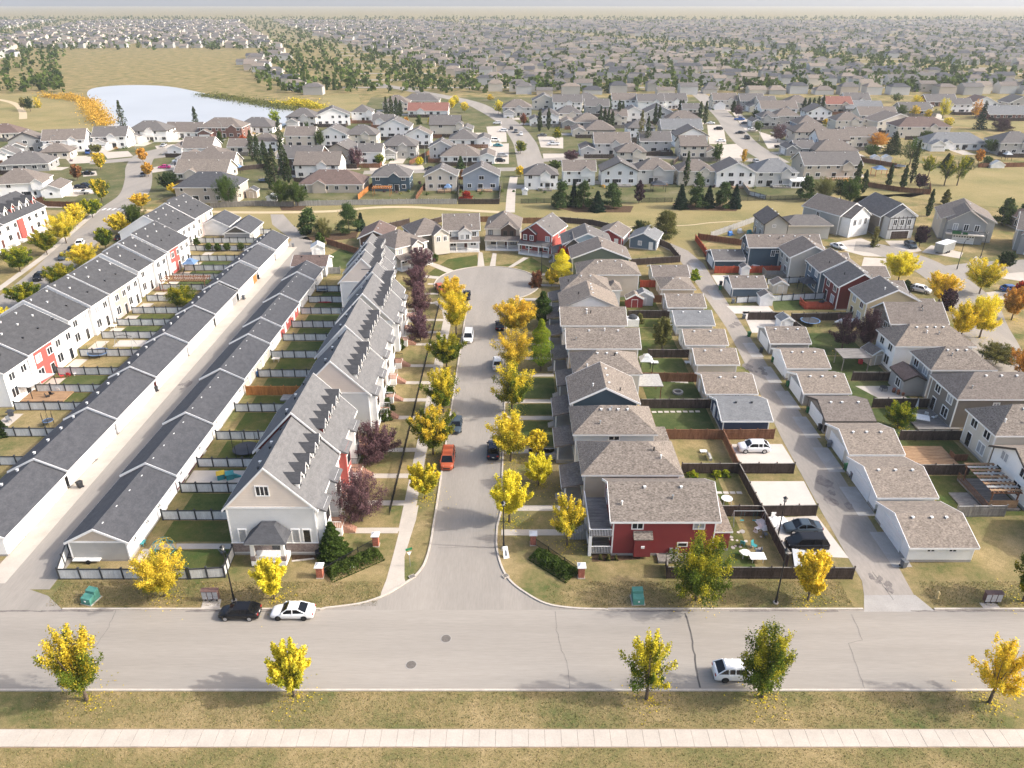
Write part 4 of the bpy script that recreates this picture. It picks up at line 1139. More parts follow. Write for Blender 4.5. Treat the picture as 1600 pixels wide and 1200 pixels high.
r_ = random.Random(9)
for x0 in range(-60, 60, 4):
    if -28 < x0 < 8 or r_.random() < .25: continue
    ribbon_sheet('gutter_dirt', [([(x0 + k * .8, R1 - .12 - r_.uniform(0, .12)) for k in range(6)], [r_.uniform(.1, .34) for _ in range(6)])], 'stain', .026)
# cracks and patched seams on the wide road
def crack(pts, w=.07, m='tar'):
    r = random.Random(int(pts[0][0])); out = []
    W = P(*pts)
    for (ax, ay), (bx, by) in zip(W, W[1:]):
        n = max(2, int(math.hypot(bx - ax, by - ay) / .5))
        for k in range(n): out.append((ax + (bx - ax) * k / n + r.gauss(0, .05), ay + (by - ay) * k / n + r.gauss(0, .05)))
    out.append(W[-1])
    ribbon_sheet('road_crack', [(out, w)], m, .030)
crack([(1069, 958), (1078, 978), (1083, 1010), (1087, 1045), (1094, 1075)], .17)
crack([(868, 956), (870, 985), (876, 1010), (887, 1042), (890, 1078)], .05, 'stain')
crack([(1331, 960), (1348, 1000), (1325, 1006), (1335, 1030), (1342, 1050), (1352, 1078)], .05, 'stain')
crack([(182, 952), (170, 980), (150, 1010)], .06, 'stain')
crack([(1362, 893), (1376, 910), (1396, 938)], .05)
crack([(685, 857), (720, 855), (777, 856)], .05, 'stain')
crack([(735, 600), (780, 600)], .05, 'stain')
for x, y in ((697, 998), (642.5, 1039)):
    X, Yy = at(x, y)
    b = MB(); b.tube((0, 0, 0), (0, 0, .034), .58, .58, 20, 0); b.tube((0, 0, .034), (0, 0, .042), .5, .5, 20, 1)
    m_ = b.build('manhole_cover', ['concrete_grey', 'cast_iron'], None, (X, Yy, 0)); tag(m_, 'round dark manhole cover set in the wide road ' + ('near the junction' if y < 1000 else 'by the small yellow tree'), 'manhole cover', 'manhole covers')
for x, y, w_ in ((644, 902, 'at the corner with the sidewalk'), (790, 901, 'at the corner with the estate sign')):
    X, Yy = at(x, y)
    b = MB(); b.box(-.35, -.3, 0, .35, .3, .155, 0)
    for k in range(5): b.box(-.28 + k * .125, -.24, .155, -.21 + k * .125, .24, .165, 1)
    tag(b.build('storm_drain', ['kerb_concrete', 'metal_black'], None, (X, Yy, 0), .6), 'storm drain grate in the kerb ' + w_, 'storm drain', 'storm drains')
# walks across the front lawns
WL = (829, 786, 743.6, 703, 652.5, 625, 598, 571.5, 538, 519, 500, 473.7, 459, 443.7)
sheet('front_walk', [rect(-20.6, Y(p) - .55, -14.45, Y(p) + .55) for p in WL[:11]] + [rect(-20, Y(p) - .5, -16.5, Y(p) + .5) for p in WL[11:]], 'concrete', .028)
WR = (832, 794, 705, 653, 627, 586, 560, 538)
sheet('front_walk', [rect(-1.35, Y(p) - .6, 7.5, Y(p) + .6) for p in WR] + [rect(2.5, Y(705) - 1.3, 7.5, Y(705) + .9)], 'concrete', .028)
sheet('front_walk', [P((746, 416), (757, 416), (754, 395), (748, 393)), P((765, 416), (774, 416), (776, 396), (770, 395)), P((793, 418), (802, 417), (826, 403), (818, 402)), P((700, 427), (710, 423), (676, 410), (670, 414)), P((662, 434), (685, 436), (686, 432), (662, 430)), P((838, 431), (846, 428), (862, 426), (862, 430)), P((842, 447), (874, 448), (874, 445), (842, 444)), P((812, 470), (870, 470), (870, 466), (812, 466))], 'concrete', .03)
sheet('mailbox_slab', [P((318, 936), (346, 936), (343, 951), (314, 951)), P((1530, 942), (1556, 942), (1566, 954), (1540, 954))], 'concrete_new', .02)
# parking pads by the lane
sheet('parking_pad', [P((1142, 694), (1222, 694), (1241, 724), (1155, 724)), P((1168, 752), (1256, 752), (1276, 790), (1184, 790)), P((1196, 810), (1276, 806), (1326, 872), (1222, 866)), P((1160, 487), (1210, 487), (1235, 506), (1240, 520), (1175, 520)), P((1135, 478), (1200, 478), (1212, 490), (1148, 490)), P((1112, 430), (1160, 430), (1160, 447), (1122, 447))], 'concrete_new', .02)
gp = []
for py in (869, 790, 722, 667, 622, 580, 541, 455, 412):
    y = Y(py); x = at(1390, 850)[0] if py > 800 else 45.9
gp = [rect(45.3, y - 3.4, 47.6, y + 3.2) for y in (72.7, 82.6, 92.8, 102.2, 111.2, 120.8, 131.5, 161.8, 182)]
sheet('garage_apron', gp, 'concrete_grey', .022)
sheet('lane_verge', [rect(43.2 if y > 140 else 40.6, y - 1, 46.6, y + 1) for y in ()], 'soil', .02)
# other streets, far and near
street_lines = [
    (smooth([(-109, 95), (-110.2, 140), (-113.5, 172), (-119.5, 200), (-124, 224), (-128.5, 243), (-131.5, 262), (-141, 287), (-152, 312), (-159, 336), (-155, 352)]), 9.5),
    (smooth([(-175, 318), (-160, 326), (-140, 342), (-120, 352), (-95, 362)]), 8),
    (smooth([(8, 305), (7, 340), (5.5, 372), (-1, 425), (-14, 480), (-31, 530), (-70, 590), (-120, 660)]), 11),
    (smooth([(-58, 298), (-40, 300), (-20, 303), (8, 305)]), 7),
    (smooth([(110, 318), (110, 360), (116, 410), (122, 450), (128, 506), (134, 580), (138, 700)]), 10.5),
    (smooth([(8, 322), (40, 330), (75, 328), (110, 322)]), 7),
    (smooth([(87, 60), (90, 117), (96, 140), (103.5, 160), (105, 182), (100, 196), (94, 200)]), 10),
    (smooth([(104, 176), (125, 182), (160, 186), (220, 190)]), 9),
]
for k, sl_ in enumerate(street_lines): ribbon_sheet('street', [sl_], 'asphalt_street', .012 + .004 * k)
ribbon_sheet('path', [(smooth(P((200, 328), (330, 331), (420, 332), (520, 330), (580, 324.5), (640, 323.5), (700, 327), (780, 331.5))), 2.6), (smooth(P((868, 346), (905, 347), (940, 354), (1063, 352.5), (1110, 348), (1160, 345))), .7), (smooth(P((-40, 152), (0, 156), (25, 163), (35, 175), (36, 186))), 4)], 'gravel_path', .016)
ribbon_sheet('sidewalk', [(smooth(P((797, 332), (799, 300), (803, 276))), 3.0), ([(-119.2, 130), (-119.6, 165), (-123, 190), (-129.5, 222), (-133, 240)], 1.7), ([(-134, 243), (-160, 243.5)], 1.6)], 'concrete', .02)
sheet('crosswalk_marking', [rect(x, 239.2, x + .7, 241.6) for x in (-131.8, -130.2, -128.6, -127.0, -125.4)], 'road_paint', .02)
# forecourts of the close at the end of the lane of houses
sheet('driveway', [P((1310, 378), (1345, 372), (1395, 392), (1400, 402), (1350, 400), (1320, 392)), P((1383, 376), (1425, 376), (1440, 392), (1405, 398)), P((1455, 383), (1505, 395), (1500, 404), (1440, 394)), P((1525, 400), (1560, 425), (1600, 425), (1600, 440), (1500, 425)), P((1350, 402), (1385, 404), (1385, 425), (1345, 420)), P((1515, 460), (1600, 450), (1600, 465), (1520, 472))], 'concrete', .02)
sheet('driveway', [P((100, 245), (142, 245), (150, 254), (110, 256)), P((160, 238), (200, 236), (208, 244), (168, 248)), P((110, 290), (160, 288), (166, 300), (112, 306)), P((128, 268), (150, 267), (152, 274), (130, 276)), P((242, 228), (275, 225), (278, 236), (250, 240)), P((236, 262), (290, 252), (292, 262), (238, 270)),
    P((575, 255), (660, 258), (668, 270), (580, 272)), P((752, 226), (795, 224), (795, 256), (755, 255)), P((760, 198), (790, 196), (792, 222), (765, 222)), P((840, 212), (880, 215), (880, 232), (845, 230)), P((848, 240), (885, 240), (885, 252), (850, 252)),
    P((1130, 226), (1165, 224), (1160, 252), (1120, 250)), P((1185, 205), (1215, 215), (1240, 232), (1200, 232)), P((1140, 170), (1160, 180), (1185, 205), (1165, 205)), P((1105, 195), (1130, 195), (1135, 225), (1108, 225)), P((1440, 175), (1470, 178), (1475, 188), (1440, 184))], 'concrete', .01)
# yards: lawns of their own
LF = (727, 682, 641, 613, 586, 557, 529, 509, 490, 471, 454, 437, 423, 408, 392, 380, 366)      # fences between the long row and its garages
CF = (812.6, 769.5, 730, 687, 643.5, 617.6, 589.5, 559.6, 532.6, 512, 491, 473, 456)             # fences behind the dormered row
rl = random.Random(3)
lawn_dry, lawn_mid, lawn_green, walks = [], [], [], []
for a, b_ in zip(LF, LF[1:]):
    y0, y1 = Y(a) + .2, Y(b_) - .2
    (lawn_dry, lawn_mid, lawn_green)[rl.choice((0, 0, 1, 2))].append(rect(-79.5, y0 + 1.4, -69.6, y1 - .1)); walks.append(rect(-80.5, y0 + .25, -69, y0 + 1.25)); walks.append(rect(-82, y0 + 1.3, -79.6, y1 - 1))
for a, b_ in zip(CF, CF[1:]):
    y0, y1 = Y(a) + .2, Y(b_) - .2
    (lawn_dry, lawn_mid, lawn_green)[rl.choice((1, 1, 2, 2))].append(rect(-43.5, y0 + 1.5, -34.6, y1 - .1)); walks.append(rect(-45, y0 + .3, -34.6, y0 + 1.3))
walks.append(rect(-44.6, 72.6, -34, 73.6)); walks.append(rect(-45.3, 67.9, -44.2, 72.6)); lawn_mid.append(rect(-43.8, 67.7, -34.6, 72.4)); lawn_mid.append(rect(-43.8, 74, -34.6, Y(812.6) - .2))
walks.append(rect(-52.3, 67.6, -46.2, 68.6))
RF = (904, 807, 739, 686, 637, 595, 559, 530, 512, 498, 470, 440)
cols = [lawn_mid, lawn_mid, lawn_dry, lawn_green, lawn_green, lawn_green, lawn_mid, lawn_mid, lawn_mid, lawn_mid, lawn_green]
for (a, b_), c in zip(zip(RF, RF[1:]), cols):
    c.append(rect(22.8, Y(a) + .2, 32 if a < 690 else 29, Y(b_) - .2))
for a, b_ in ((807, 742.5), (742.5, 687), (687, 637), (637, 595), (595, 556), (556, 520)):
    (lawn_green if a < 700 else lawn_mid).append(rect(57.2, Y(a) + .2, 67.5, Y(b_) - .2))
lawn_green += [P((510, 402), (536, 386), (560, 388), (545, 420), (515, 420)), P((1205, 468), (1258, 468), (1275, 485), (1210, 485)), rect(-.6, Y(652) + .8, 7.4, Y(628) - .8), rect(-.6, Y(626) + .8, 7.4, Y(587) - .8)]
lawn_mid += [rect(-.6, Y(704) + 1.2, 7.4, Y(654) - .8), P((748, 414), (700, 425), (690, 436), (668, 428), (700, 405), (745, 398)), P((776, 415), (800, 412), (830, 402), (860, 420), (845, 428), (815, 416))]
sheet('lawn', lawn_dry, 'grass', .012); sheet('lawn', lawn_mid, 'yard_grass', .012); sheet('lawn', lawn_green, 'green_grass', .012)
sheet('yard_walk', walks, 'concrete', .018)
rs = random.Random(8)
stones = []
for (ax, ay, bx, by, n) in ((1030, 594, 1072, 598, 7), (1022, 644, 1090, 643, 8), (1103, 770, 1155, 770, 6)):
    for k in range(n):
        X, Yy = at(ax + (bx - ax) * k / (n - 1), ay + (by - ay) * k / (n - 1))
        b = MB(); b.box(-.36, -.26, -.02, .36, .26, .05)
        tag(b.build('stepping_stone', 'concrete_new', None, (X, Yy, .0)), 'pale square stepping stone in a lawn row by the ' + ('navy garage' if ay > 640 and ay < 700 else 'slatted pergola' if ay < 600 else 'concrete pad'), 'stepping stone', 'stepping stones in the back lawns')
sheet('planting_bed', [P((860, 322), (885, 318), (990, 322), (985, 332), (900, 332)), P((1050, 318), (1160, 320), (1150, 330), (1060, 328)), P((436, 321), (480, 321), (470, 329), (440, 329)), P((466, 372), (510, 366), (560, 362), (556, 372), (500, 378)), P((1110, 430), (1118, 427), (1105, 395), (1098, 392))], 'bark_mulch', .012)
sheet('dirt_patch', [P((0, 876), (30, 876), (20, 890), (0, 905))], 'soil', .02)
sheet('stone_border', [P((456, 878), (492, 874), (490, 872), (456, 876))], 'concrete_new', .06)
sheet('planting_bed', [P((456, 876), (495, 872), (495, 866), (456, 866)), P((925, 878), (1000, 874), (1000, 866), (925, 866))], 'bark_mulch', .014)
sheet('lake', [smooth(P((172, 205), (160, 180), (143, 158), (136, 145), (150, 137), (200, 133), (262, 135), (316, 145), (360, 155), (410, 163), (458, 173), (440, 198), (330, 208), (210, 206), (172, 205)), 4)[:-1]], 'water_pale', .02)

# ------------------------------------------------------------------ buildings
HOUSES = []
def house(label, x0, y0, x1, y1, cat='house', name='house', group=None, rot=0.0, tilt=0.0):      # tilt: rows that step with the lie of the land
    cx, cy = (x0 + x1) / 2, (y0 + y1) / 2
    t = thing(name, label, cat, (cx, cy, 0), rot, group)
    t.rotation_euler.x = tilt
    w, d = x1 - x0, y1 - y0
    HOUSES.append((cx, cy))
    return t, (-w / 2, -d / 2, w / 2, d / 2)
def sub(bl, x0, y0, x1, y1): return (x0, y0, x1, y1)

# --- row of dormered townhouses along the cul-de-sac street (near gable towards the wide road)
dorm_r = random.Random(2)
def townhouse_c(label, x0, y0, x1, y1, ze, rise, front, dorm_wall, gable_wall, near_gable=False, units=2, trim='trim_white', porch_ys=()):
    t, bl = house(label, x0, y0, x1, y1, 'townhouse', 'townhouse', 'dormered townhouses along the cul-de-sac street', tilt=-.03)
    block(t, bl, ze, 'y', rise, 'wall_endgrey' if near_gable else front, 'roof_row', trim, .45, gable=gable_wall, band=True, ohg=.16, z0=-.3)
    bx0, by0, bx1, by1 = bl; sl = rise / (bx1)
    n = 5
    for k in range(n):
        u = by0 + (by1 - by0) * (.13, .31, .48, .70, .88)[k]
        zf = ze + sl * 1.6                              # roof height under the dormer front
        wm = dorm_wall[k % len(dorm_wall)]
        xf = bx1 - 1.75
        g = add_gablet(t, u - .56, u + .56, xf, xf - 3.4, zf + 1.35, .8, wm, 'roof_slate', trim, axis='x', name='dormer', z0=zf - .3)
        window(g, (xf - 1, u - 1, xf, u + 1), 'E', u, zf + .35, .8, .9, far=True)
    # lower bays and the white street front
    for k in range(units * 2):
        u = by0 + (by1 - by0) * (k + .5) / (units * 2)
        window(t, bl, 'E', u, 4.4, 1.2, 1.2, far=True); 
        if k % 2: window(t, bl, 'E', u, 1.9, 1.4, 1.4, far=True)
        else: door(t, bl, 'E', u, 1.25, 1.0, 2.1, 'trim_brown')
        window(t, bl, 'W', u, 4.3, 1.0, 1.0, far=True); window(t, bl, 'W', u, 1.4, 1.2, 1.2, far=True)
    for k in range(units):                              # white square bays carrying the lower roof
        u = by0 + (by1 - by0) * (k + .28) / units
        b = MB(); b.box(bx1, u - 1.3, .4, bx1 + 1.0, u + 1.3, ze - .35); by = b.build('bay', 'wall_coral' if 'wall_deepred' in dorm_wall and k == 0 else 'wall_white', t)
        b = MB(); b.hexa([(bx1 - .2, u - 1.6, ze - .35), (bx1 + 1.4, u - 1.6, ze - .75), (bx1 + 1.4, u + 1.6, ze - .75), (bx1 - .2, u + 1.6, ze - .35), (bx1 - .2, u - 1.6, ze + .2), (bx1 + 1.4, u - 1.6, ze - .55), (bx1 + 1.4, u + 1.6, ze - .55), (bx1 - .2, u + 1.6, ze + .2)])
        b.build('bay_roof', 'roof_row', t)
        window(by, (bx1, u - 1.3, bx1 + 1.0, u + 1.3), 'E', u, 3.9, 1.6, 1.4, far=True); window(by, (bx1, u - 1.3, bx1 + 1.0, u + 1.3), 'E', u, 1.4, 1.6, 1.4, far=True)
    for p in porch_ys:                                  # stoops with salmon steps
        u = p - (y0 + y1) / 2
        b = MB(); b.box(bx1 + .02, u - 1.2, 0, bx1 + 2.0, u + 1.2, 1.2); b.build('porch', 'trim_white', t)
        b = MB(); b.box(bx1 + .02, u - 1.15, 1.2, bx1 + 2.0, u + 1.15, 1.26)
        for q in range(5): b.box(bx1 + 2.0 + q * .3, u - .55, 0, bx1 + 2.3 + q * .3, u + .55, 1.05 - q * .2)
        b.build('steps', 'steps_salmon', t)
        b = MB()
        for q in (-1.15, 1.1): b.box(bx1 + .1, u + q, 1.26, bx1 + 2.0, u + q + .05, 2.15) if False else b.bar((bx1 + .1, u + q, 2.1), (bx1 + 2.0, u + q, 2.1), .06, .06)
        for q in range(9):
            for s_ in (-1.15, 1.1): b.box(bx1 + .1 + q * .235, u + s_ - .015, 1.26, bx1 + .13 + q * .235, u + s_ + .015, 2.1)
        b.build('railing', 'metal_black' if dorm_r.random() < .5 else 'trim_white', t)
    for k in range(5):                                  # vents on the alley slope
        u = by0 + (by1 - by0) * (k + .6) / 5.2
        link('roof_vent', vent_mesh('metal_white' if k % 2 else 'metal_black'), t, (-1.1 - .6 * (k % 2), u, ze + rise - sl * (1.1 + .6 * (k % 2)) + .3))
    return t, bl
WLy = [Y(p) for p in WL]
c1, cb = townhouse_c('end townhouse with stone porch and peach gable facing the wide road', -33.7, 71.5, -23.3, 83.8, 6.7, 5.4, 'wall_white', ('wall_white', 'wall_white', 'wall_cream'), 'wall_peach', True, porch_ys=WLy[0:2])
# end wall: windows, stone skirt, hipped porch
window(c1, cb, 'S', -.55, 8.45, 1.4, 1.2, panes=3)
window(c1, cb, 'S', -3.75, 1.75, .9, 1.8, panes=1); window(c1, cb, 'S', 2.6, 1.75, .9, 1.8, panes=1); window(c1, cb, 'S', 3.95, 1.75, .9, 1.8, panes=1)
b = MB(); b.box(cb[0] - .06, cb[1] - .09, .35, cb[2] + .06, cb[1] - .004, 1.62); b.build('stone_skirt', 'stone_veneer', c1)
b = MB(); b.box(cb[0] - .08, cb[1] - .12, 1.62, cb[2] + .08, cb[1] - .004, 1.72); b.build('skirt_cap', 'trim_white', c1)
px0, px1, py1 = -2.35, 1.75, cb[1]; py0 = py1 - 2.3
b = MB(); b.box(px0, py0, 0, px1, py1 - .1, .62); b.build('porch', 'trim_white', c1)
for x in (px0 + .25, px1 - .25):
    b = MB(); b.box(x - .28, py0 + .06, .62, x + .28, py0 + .62, 1.35); b.build('pier', 'stone_veneer', c1)
    b = MB(); b.hexa([(x - .24, py0 + .1, 1.35), (x + .24, py0 + .1, 1.35), (x + .24, py0 + .58, 1.35), (x - .24, py0 + .58, 1.35), (x - .16, py0 + .18, 3.2), (x + .16, py0 + .18, 3.2), (x + .16, py0 + .5, 3.2), (x - .16, py0 + .5, 3.2)]); b.build('column', 'trim_white', c1)
b = MB(); b.box(px0 - .3, py0 - .25, 3.2, px1 + .3, py1 - .1, 3.4); b.build('fascia', 'trim_white', c1)
b = MB(); xa, xb, ya = px0 - .45, px1 + .45, py0 - .4
b.face([(xa, ya, 3.4), (xb, ya, 3.4), (.55, py1 - 1.0, 4.9), (-1.15, py1 - 1.0, 4.9)]); b.face([(xb, ya, 3.4), (xb, py1 - .12, 3.4), (.55, py1 - .12, 4.9), (.55, py1 - 1.0, 4.9)]); b.face([(xa, py1 - .12, 3.4), (xa, ya, 3.4), (-1.15, py1 - 1.0, 4.9), (-1.15, py1 - .12, 4.9)]); b.face([(-1.15, py1 - 1.0, 4.9), (.55, py1 - 1.0, 4.9), (.55, py1 - .12, 4.9), (-1.15, py1 - .12, 4.9)])
b.face([(xa, ya, 3.4), (xa, py1 - .12, 3.4), (xb, py1 - .12, 3.4), (xb, ya, 3.4)]); b.build('porch_roof', 'roof_slate', c1)
door(c1, cb, 'S', .4, .64, 1.7, 2.0, 'glass_dark'); window(c1, cb, 'S', -1.3, 1.3, .8, 1.2)
b = MB()
for k in range(12):
    b.box(px0 + .6 + k * .27, py0 + .08, .62, px0 + .64 + k * .27, py0 + .12, 1.25)
b.bar((px0 + .5, py0 + .1, 1.25), (px1 - .5, py0 + .1, 1.25), .07, .07); b.build('railing', 'trim_white', c1)
townhouse_c('second townhouse of the dormered row, red bays and red gable trim', -33.9, 84.0, -23.2, 95.8, 6.85, 5.5, 'wall_white', ('wall_deepred', 'wall_white', 'wall_coral'), 'wall_deepred', trim='trim_white', porch_ys=WLy[2:4])
townhouse_c('dormered townhouse with peach gable rising beyond the red trimmed one', -32.3, 100.2, -21.8, 112.9, 6.8, 5.2, 'wall_white', ('wall_white', 'wall_cream', 'wall_white'), 'wall_peach', True, porch_ys=WLy[4:6])
townhouse_c('dormered townhouse with a low white bay, mid row beside a purple tree', -32.5, 113.1, -22.2, 126.2, 7.0, 5.4, 'wall_white', ('wall_white', 'wall_white', 'wall_cream'), 'wall_white', porch_ys=WLy[6:8])
townhouse_c('dormered townhouse with wide white gable trim, behind the row of plum trees', -32.4, 129.0, -22.3, 140.8, 6.7, 5.3, 'wall_white', ('wall_white', 'wall_lightgrey', 'wall_white'), 'wall_cream', porch_ys=WLy[8:10])
townhouse_c('short dormered townhouse next to the stepped peach gable', -32.6, 141.0, -22.6, 147.2, 6.9, 5.3, 'wall_white', ('wall_white', 'wall_cream'), 'wall_white', units=1, porch_ys=WLy[10:11])
townhouse_c('dormered townhouse stepped towards the garage alley with a peach and grey gable', -36.5, 151.0, -26.6, 156.8, 6.7, 5.0, 'wall_white', ('wall_white',), 'wall_peach', True, units=1)
townhouse_c('narrow dormered townhouse, second from the cul-de-sac end of the row', -36.7, 157.0, -27.0, 162.6, 6.9, 5.0, 'wall_white', ('wall_white', 'wall_cream'), 'wall_white', units=1)
townhouse_c('last dormered townhouse of the row, beside the beige house on the cul-de-sac', -37.0, 162.8, -28.0, 170.5, 6.9, 4.8, 'wall_lightgrey', ('wall_white',), 'wall_lightgrey', units=1)

# --- long white townhouse row seen from its back yards
def townhouse_l(label, x0, y0, x1, y1, ze, rise, wall, bump=None, jog=None, near_wall=None):
    t, bl = house(label, x0, y0, x1, y1, 'townhouse', 'townhouse', 'long white townhouse row behind the garage alley', tilt=-.03)
    block(t, bl, ze, 'y', rise, wall, 'roof_charcoal', 'trim_white', .35, ohg=.12, gable=near_wall, band=False, z0=-.3)
    bx0, by0, bx1, by1 = bl; L = by1 - by0; n = max(2, int(L / 3.0))
    if bump:
        m, s0, s1 = bump
        u0, u1 = by0 + L * s0, by0 + L * s1
        b = MB(); b.box(bx1, u0, .3, bx1 + .45, u1, ze - .12); bp = b.build('bay', m, t)
        for u in (u0, u1):
            b = MB(); b.box(bx1, u - .1, .3, bx1 + .5, u + .1, ze - .14); b.build('bay_trim', 'trim_white', bp)
    for k in range(n):
        u = by0 + L * (k + .5) / n
        o = .45 if bump and u0 < u < u1 else 0
        q = (bx0, by0, bx1 + o, by1)
        par = bp if o else t
        window(par, q, 'E', u + .3, 4.1, 1.4, 1.2, far=False, panes=2); 
        if k % 2 == 0: window(par, q, 'E', u, 1.2, 1.6, 1.6, far=False, panes=2)
        else: door(par, q, 'E', u, .3, 1.0, 2.1, 'glass_dark')
    for k in range(max(3, int(L / 1.5))):
        u = by0 + L * (k + .5) / max(3, int(L / 1.5)); sl = rise / bx1
        off = (.8, 2.6, 5.0)[k % 3]
        link('roof_vent', vent_mesh(('metal_white', 'metal_white', 'metal_black')[k % 3]), t, (off, u, ze + rise - sl * off + .3))
    return t
townhouse_l('white end townhouse of the long row, nearest the wide road', -97.5, 108.5, -82.6, 115.0, 6.0, 4.0, 'wall_white', near_wall='wall_white')
townhouse_l('white townhouse of the long row with a coral red bay over its yard', -97.3, 115.2, -82.4, 128.9, 6.1, 4.1, 'wall_white', ('wall_coral', .05, .48))
townhouse_l('plain white townhouse of the long row behind the swing frame yard', -98.2, 131.0, -83.9, 138.0, 6.0, 4.0, 'wall_white')
townhouse_l('plain white townhouse of the long row behind the closed red parasol', -97.6, 138.2, -83.2, 144.7, 6.2, 4.1, 'wall_white')
townhouse_l('white townhouse of the long row with a dusty pink bay', -97.4, 145.0, -82.8, 157.5, 6.1, 4.1, 'wall_white', ('wall_pink', .03, .5))
townhouse_l('white townhouse of the long row behind the brown pergola', -97.8, 159.9, -83.6, 166.8, 6.0, 4.0, 'wall_white')
townhouse_l('white townhouse of the long row between the pergola and the next coral bay', -97.5, 167.0, -83.0, 173.2, 6.2, 4.1, 'wall_white')
townhouse_l('white townhouse of the long row with a coral bay near its park end', -98.0, 174.2, -83.0, 187.2, 6.1, 4.2, 'wall_white', ('wall_coral', .03, .45))
townhouse_l('set back white townhouse of the long row, last but one towards the park', -102.0, 191.0, -87.7, 204.6, 6.1, 4.2, 'wall_white')
townhouse_l('white townhouse with a pink bay closing the long row at the park', -102.4, 205.0, -88.0, 218.3, 6.0, 4.2, 'wall_white', ('wall_pink', .1, .6))
# the row across the street from it, dormers towards the street
def townhouse_w(label, x0, y0, x1, y1, bays):
    t, bl = house(label, x0, y0, x1, y1, 'townhouse', 'townhouse', 'white townhouses across the far west street')
    block(t, bl, 6.2, 'y', 4.2, 'wall_white', 'roof_charcoal', 'trim_white', .4, ohg=.15)
    bx0, by0, bx1, by1 = bl; L = by1 - by0; n = 6; sl = 4.2 / bx1
    for k in range(n):
        u = by0 + L * (k + .5) / n
        g = add_gablet(t, u - .8, u + .8, bx1 - 1.7, bx1 - 5, 6.2 + sl * 1.7 + 1.5, 1.0, ('wall_white', 'wall_white', bays)[k % 3], 'roof_charcoal', 'trim_white', axis='x', name='dormer', z0=6.6)
        window(g, (0, u - 1, bx1 - 1.7, u + 1), 'E', u, 7.3, .8, 1.0, far=True)
        window(t, bl, 'E', u, 4.1, 1.2, 1.2, far=True)
        if k % 2: door(t, bl, 'E', u, .6, 1, 2.1, 'trim_brown')
        else: window(t, bl, 'E', u, 1.4, 1.4, 1.4, far=True)
        b = MB(); b.box(bx1 + .02, u - 1, 0, bx1 + 1.6, u + 1, .6); b.build('porch', 'trim_white', t)
    b = MB(); b.box(bx1, by0 + L * .3, .4, bx1 + .4, by0 + L * .42, 6.0); b.build('bay', bays, t)
    return t
townhouse_w('white townhouse block across the far west street, ending by a brown fence', -151.5, 199.0, -137.3, 219.5, 'wall_coral')
townhouse_w('white townhouse block across the far west street, nearer the wide road', -151.0, 177.5, -136.8, 198.0, 'wall_deepred')

# --- garage blocks of the alley
for k in range(9):
    y0 = 71.2 + 14.35 * k + (0 if k < 6 else .4 * (k - 5)); y1 = y0 + 14.1
    if k == 8: y1 = 199.8
    ins = (None, 'wall_black', None, 'wall_deepred', None, 'wall_black', 'wall_black', None, None)[k]
    t, bl = house('white garage block with charcoal roof lining the garage alley', -68.6, y0, -61.2, y1, 'garage', 'garage_block', 'garage blocks along the garage alley', rot=.02, tilt=-.03)
    block(t, bl, 2.6, 'y', 1.85, ins or 'wall_white', 'roof_slate', 'trim_white', .4, ohg=.15, corner=False, z0=-.3)
    bx0, by0, bx1, by1 = bl
    if ins:
        b = MB(); b.box(bx1 + .005, by0 + .02, .02, bx1 + .03, by1 - .02, 2.5); b.build('front', 'wall_white', t)
    n = 4
    for q in range(n):
        garage_door(t, (bx0, by0, bx1 + .03, by1), 'E', by0 + (by1 - by0) * (q + .5) / n, 2.9, 2.1, 'wood_orange' if (k, q) == (6, 3) else 'garage_door_grey' if (k == 5 and q == 3) else 'garage_door_white')
        link('roof_vent', vent_mesh('metal_white'), t, (-1.0, by0 + (by1 - by0) * (q + .5) / n, 4.35))
G2Y = [(70.4, 84.3), (84.6, 98.3), (98.5, 113.2), (113.5, 128.3), (128.6, 136.4), (136.6, 149.8), (150.0, 164.0), (164.4, 173.0)]
for k, (y0, y1) in enumerate(G2Y):
    wl = ('wall_stone_grey', 'wall_deepred', 'wall_cream', 'wall_cream', 'wall_lightgrey', 'wall_coral', 'wall_cream', 'wall_white')[k]
    lab = {0: 'grey sided garage block with charcoal roof behind the corner panel fence', 1: 'garage block with a red end gable behind the second charcoal roof'}.get(k, 'cream garage block with charcoal roof behind dormered townhouse yards')
    t, bl = house(lab, -52.7, y0, -45.8, y1, 'garage', 'garage_block', 'garage blocks behind the dormered townhouses', tilt=-.03)
    block(t, bl, 2.6, 'y', 1.8, wl, 'roof_slate', 'trim_white', .4, ohg=.16, z0=-.3, gable='wall_sand' if k == 0 else None, band=(k == 0), corner=(k == 0))
    bx0, by0, bx1, by1 = bl; n = 4 if y1 - y0 > 12 else 2
    if k != 0:
        b = MB(); b.box(bx1 + .004, by0 + .02, .3, bx1 + .02, by1 - .02, 2.5); b.build('rear_siding', ('', 'wall_white', 'wall_white', 'wall_cream', 'wall_white', 'wall_cream', 'wall_white', 'wall_white')[k] if k not in (1, 5) else ('wall_coral' if k == 5 else 'wall_deepred') if k == 5 else 'wall_white', t)
    else:
        b = MB(); b.box(bx1 + .004, by0 + .02, .3, bx1 + .02, by1 - .02, 2.5); b.build('rear_siding', 'wall_white', t)
    for q in range(n):
        u = by0 + (by1 - by0) * (q + .5) / n
        garage_door(t, bl, 'W', u, 2.9, 2.1)
        window(t, (bx0, by0, bx1 + .02, by1), 'E', u, 1.5, .6, .6, panes=2)
        if q % 2 == 0: door(t, (bx0, by0, bx1 + .02, by1), 'E', u + 1.4, .1, .9, 2.0, 'trim_white')
        link('roof_vent', vent_mesh('metal_white'), t, (.35, u - .4, 4.25))
t, bl = house('brown roofed garage past the charcoal garage blocks, beside a bright green yard', -53.2, 174.2, -45.2, 181.4, 'garage', 'garage')
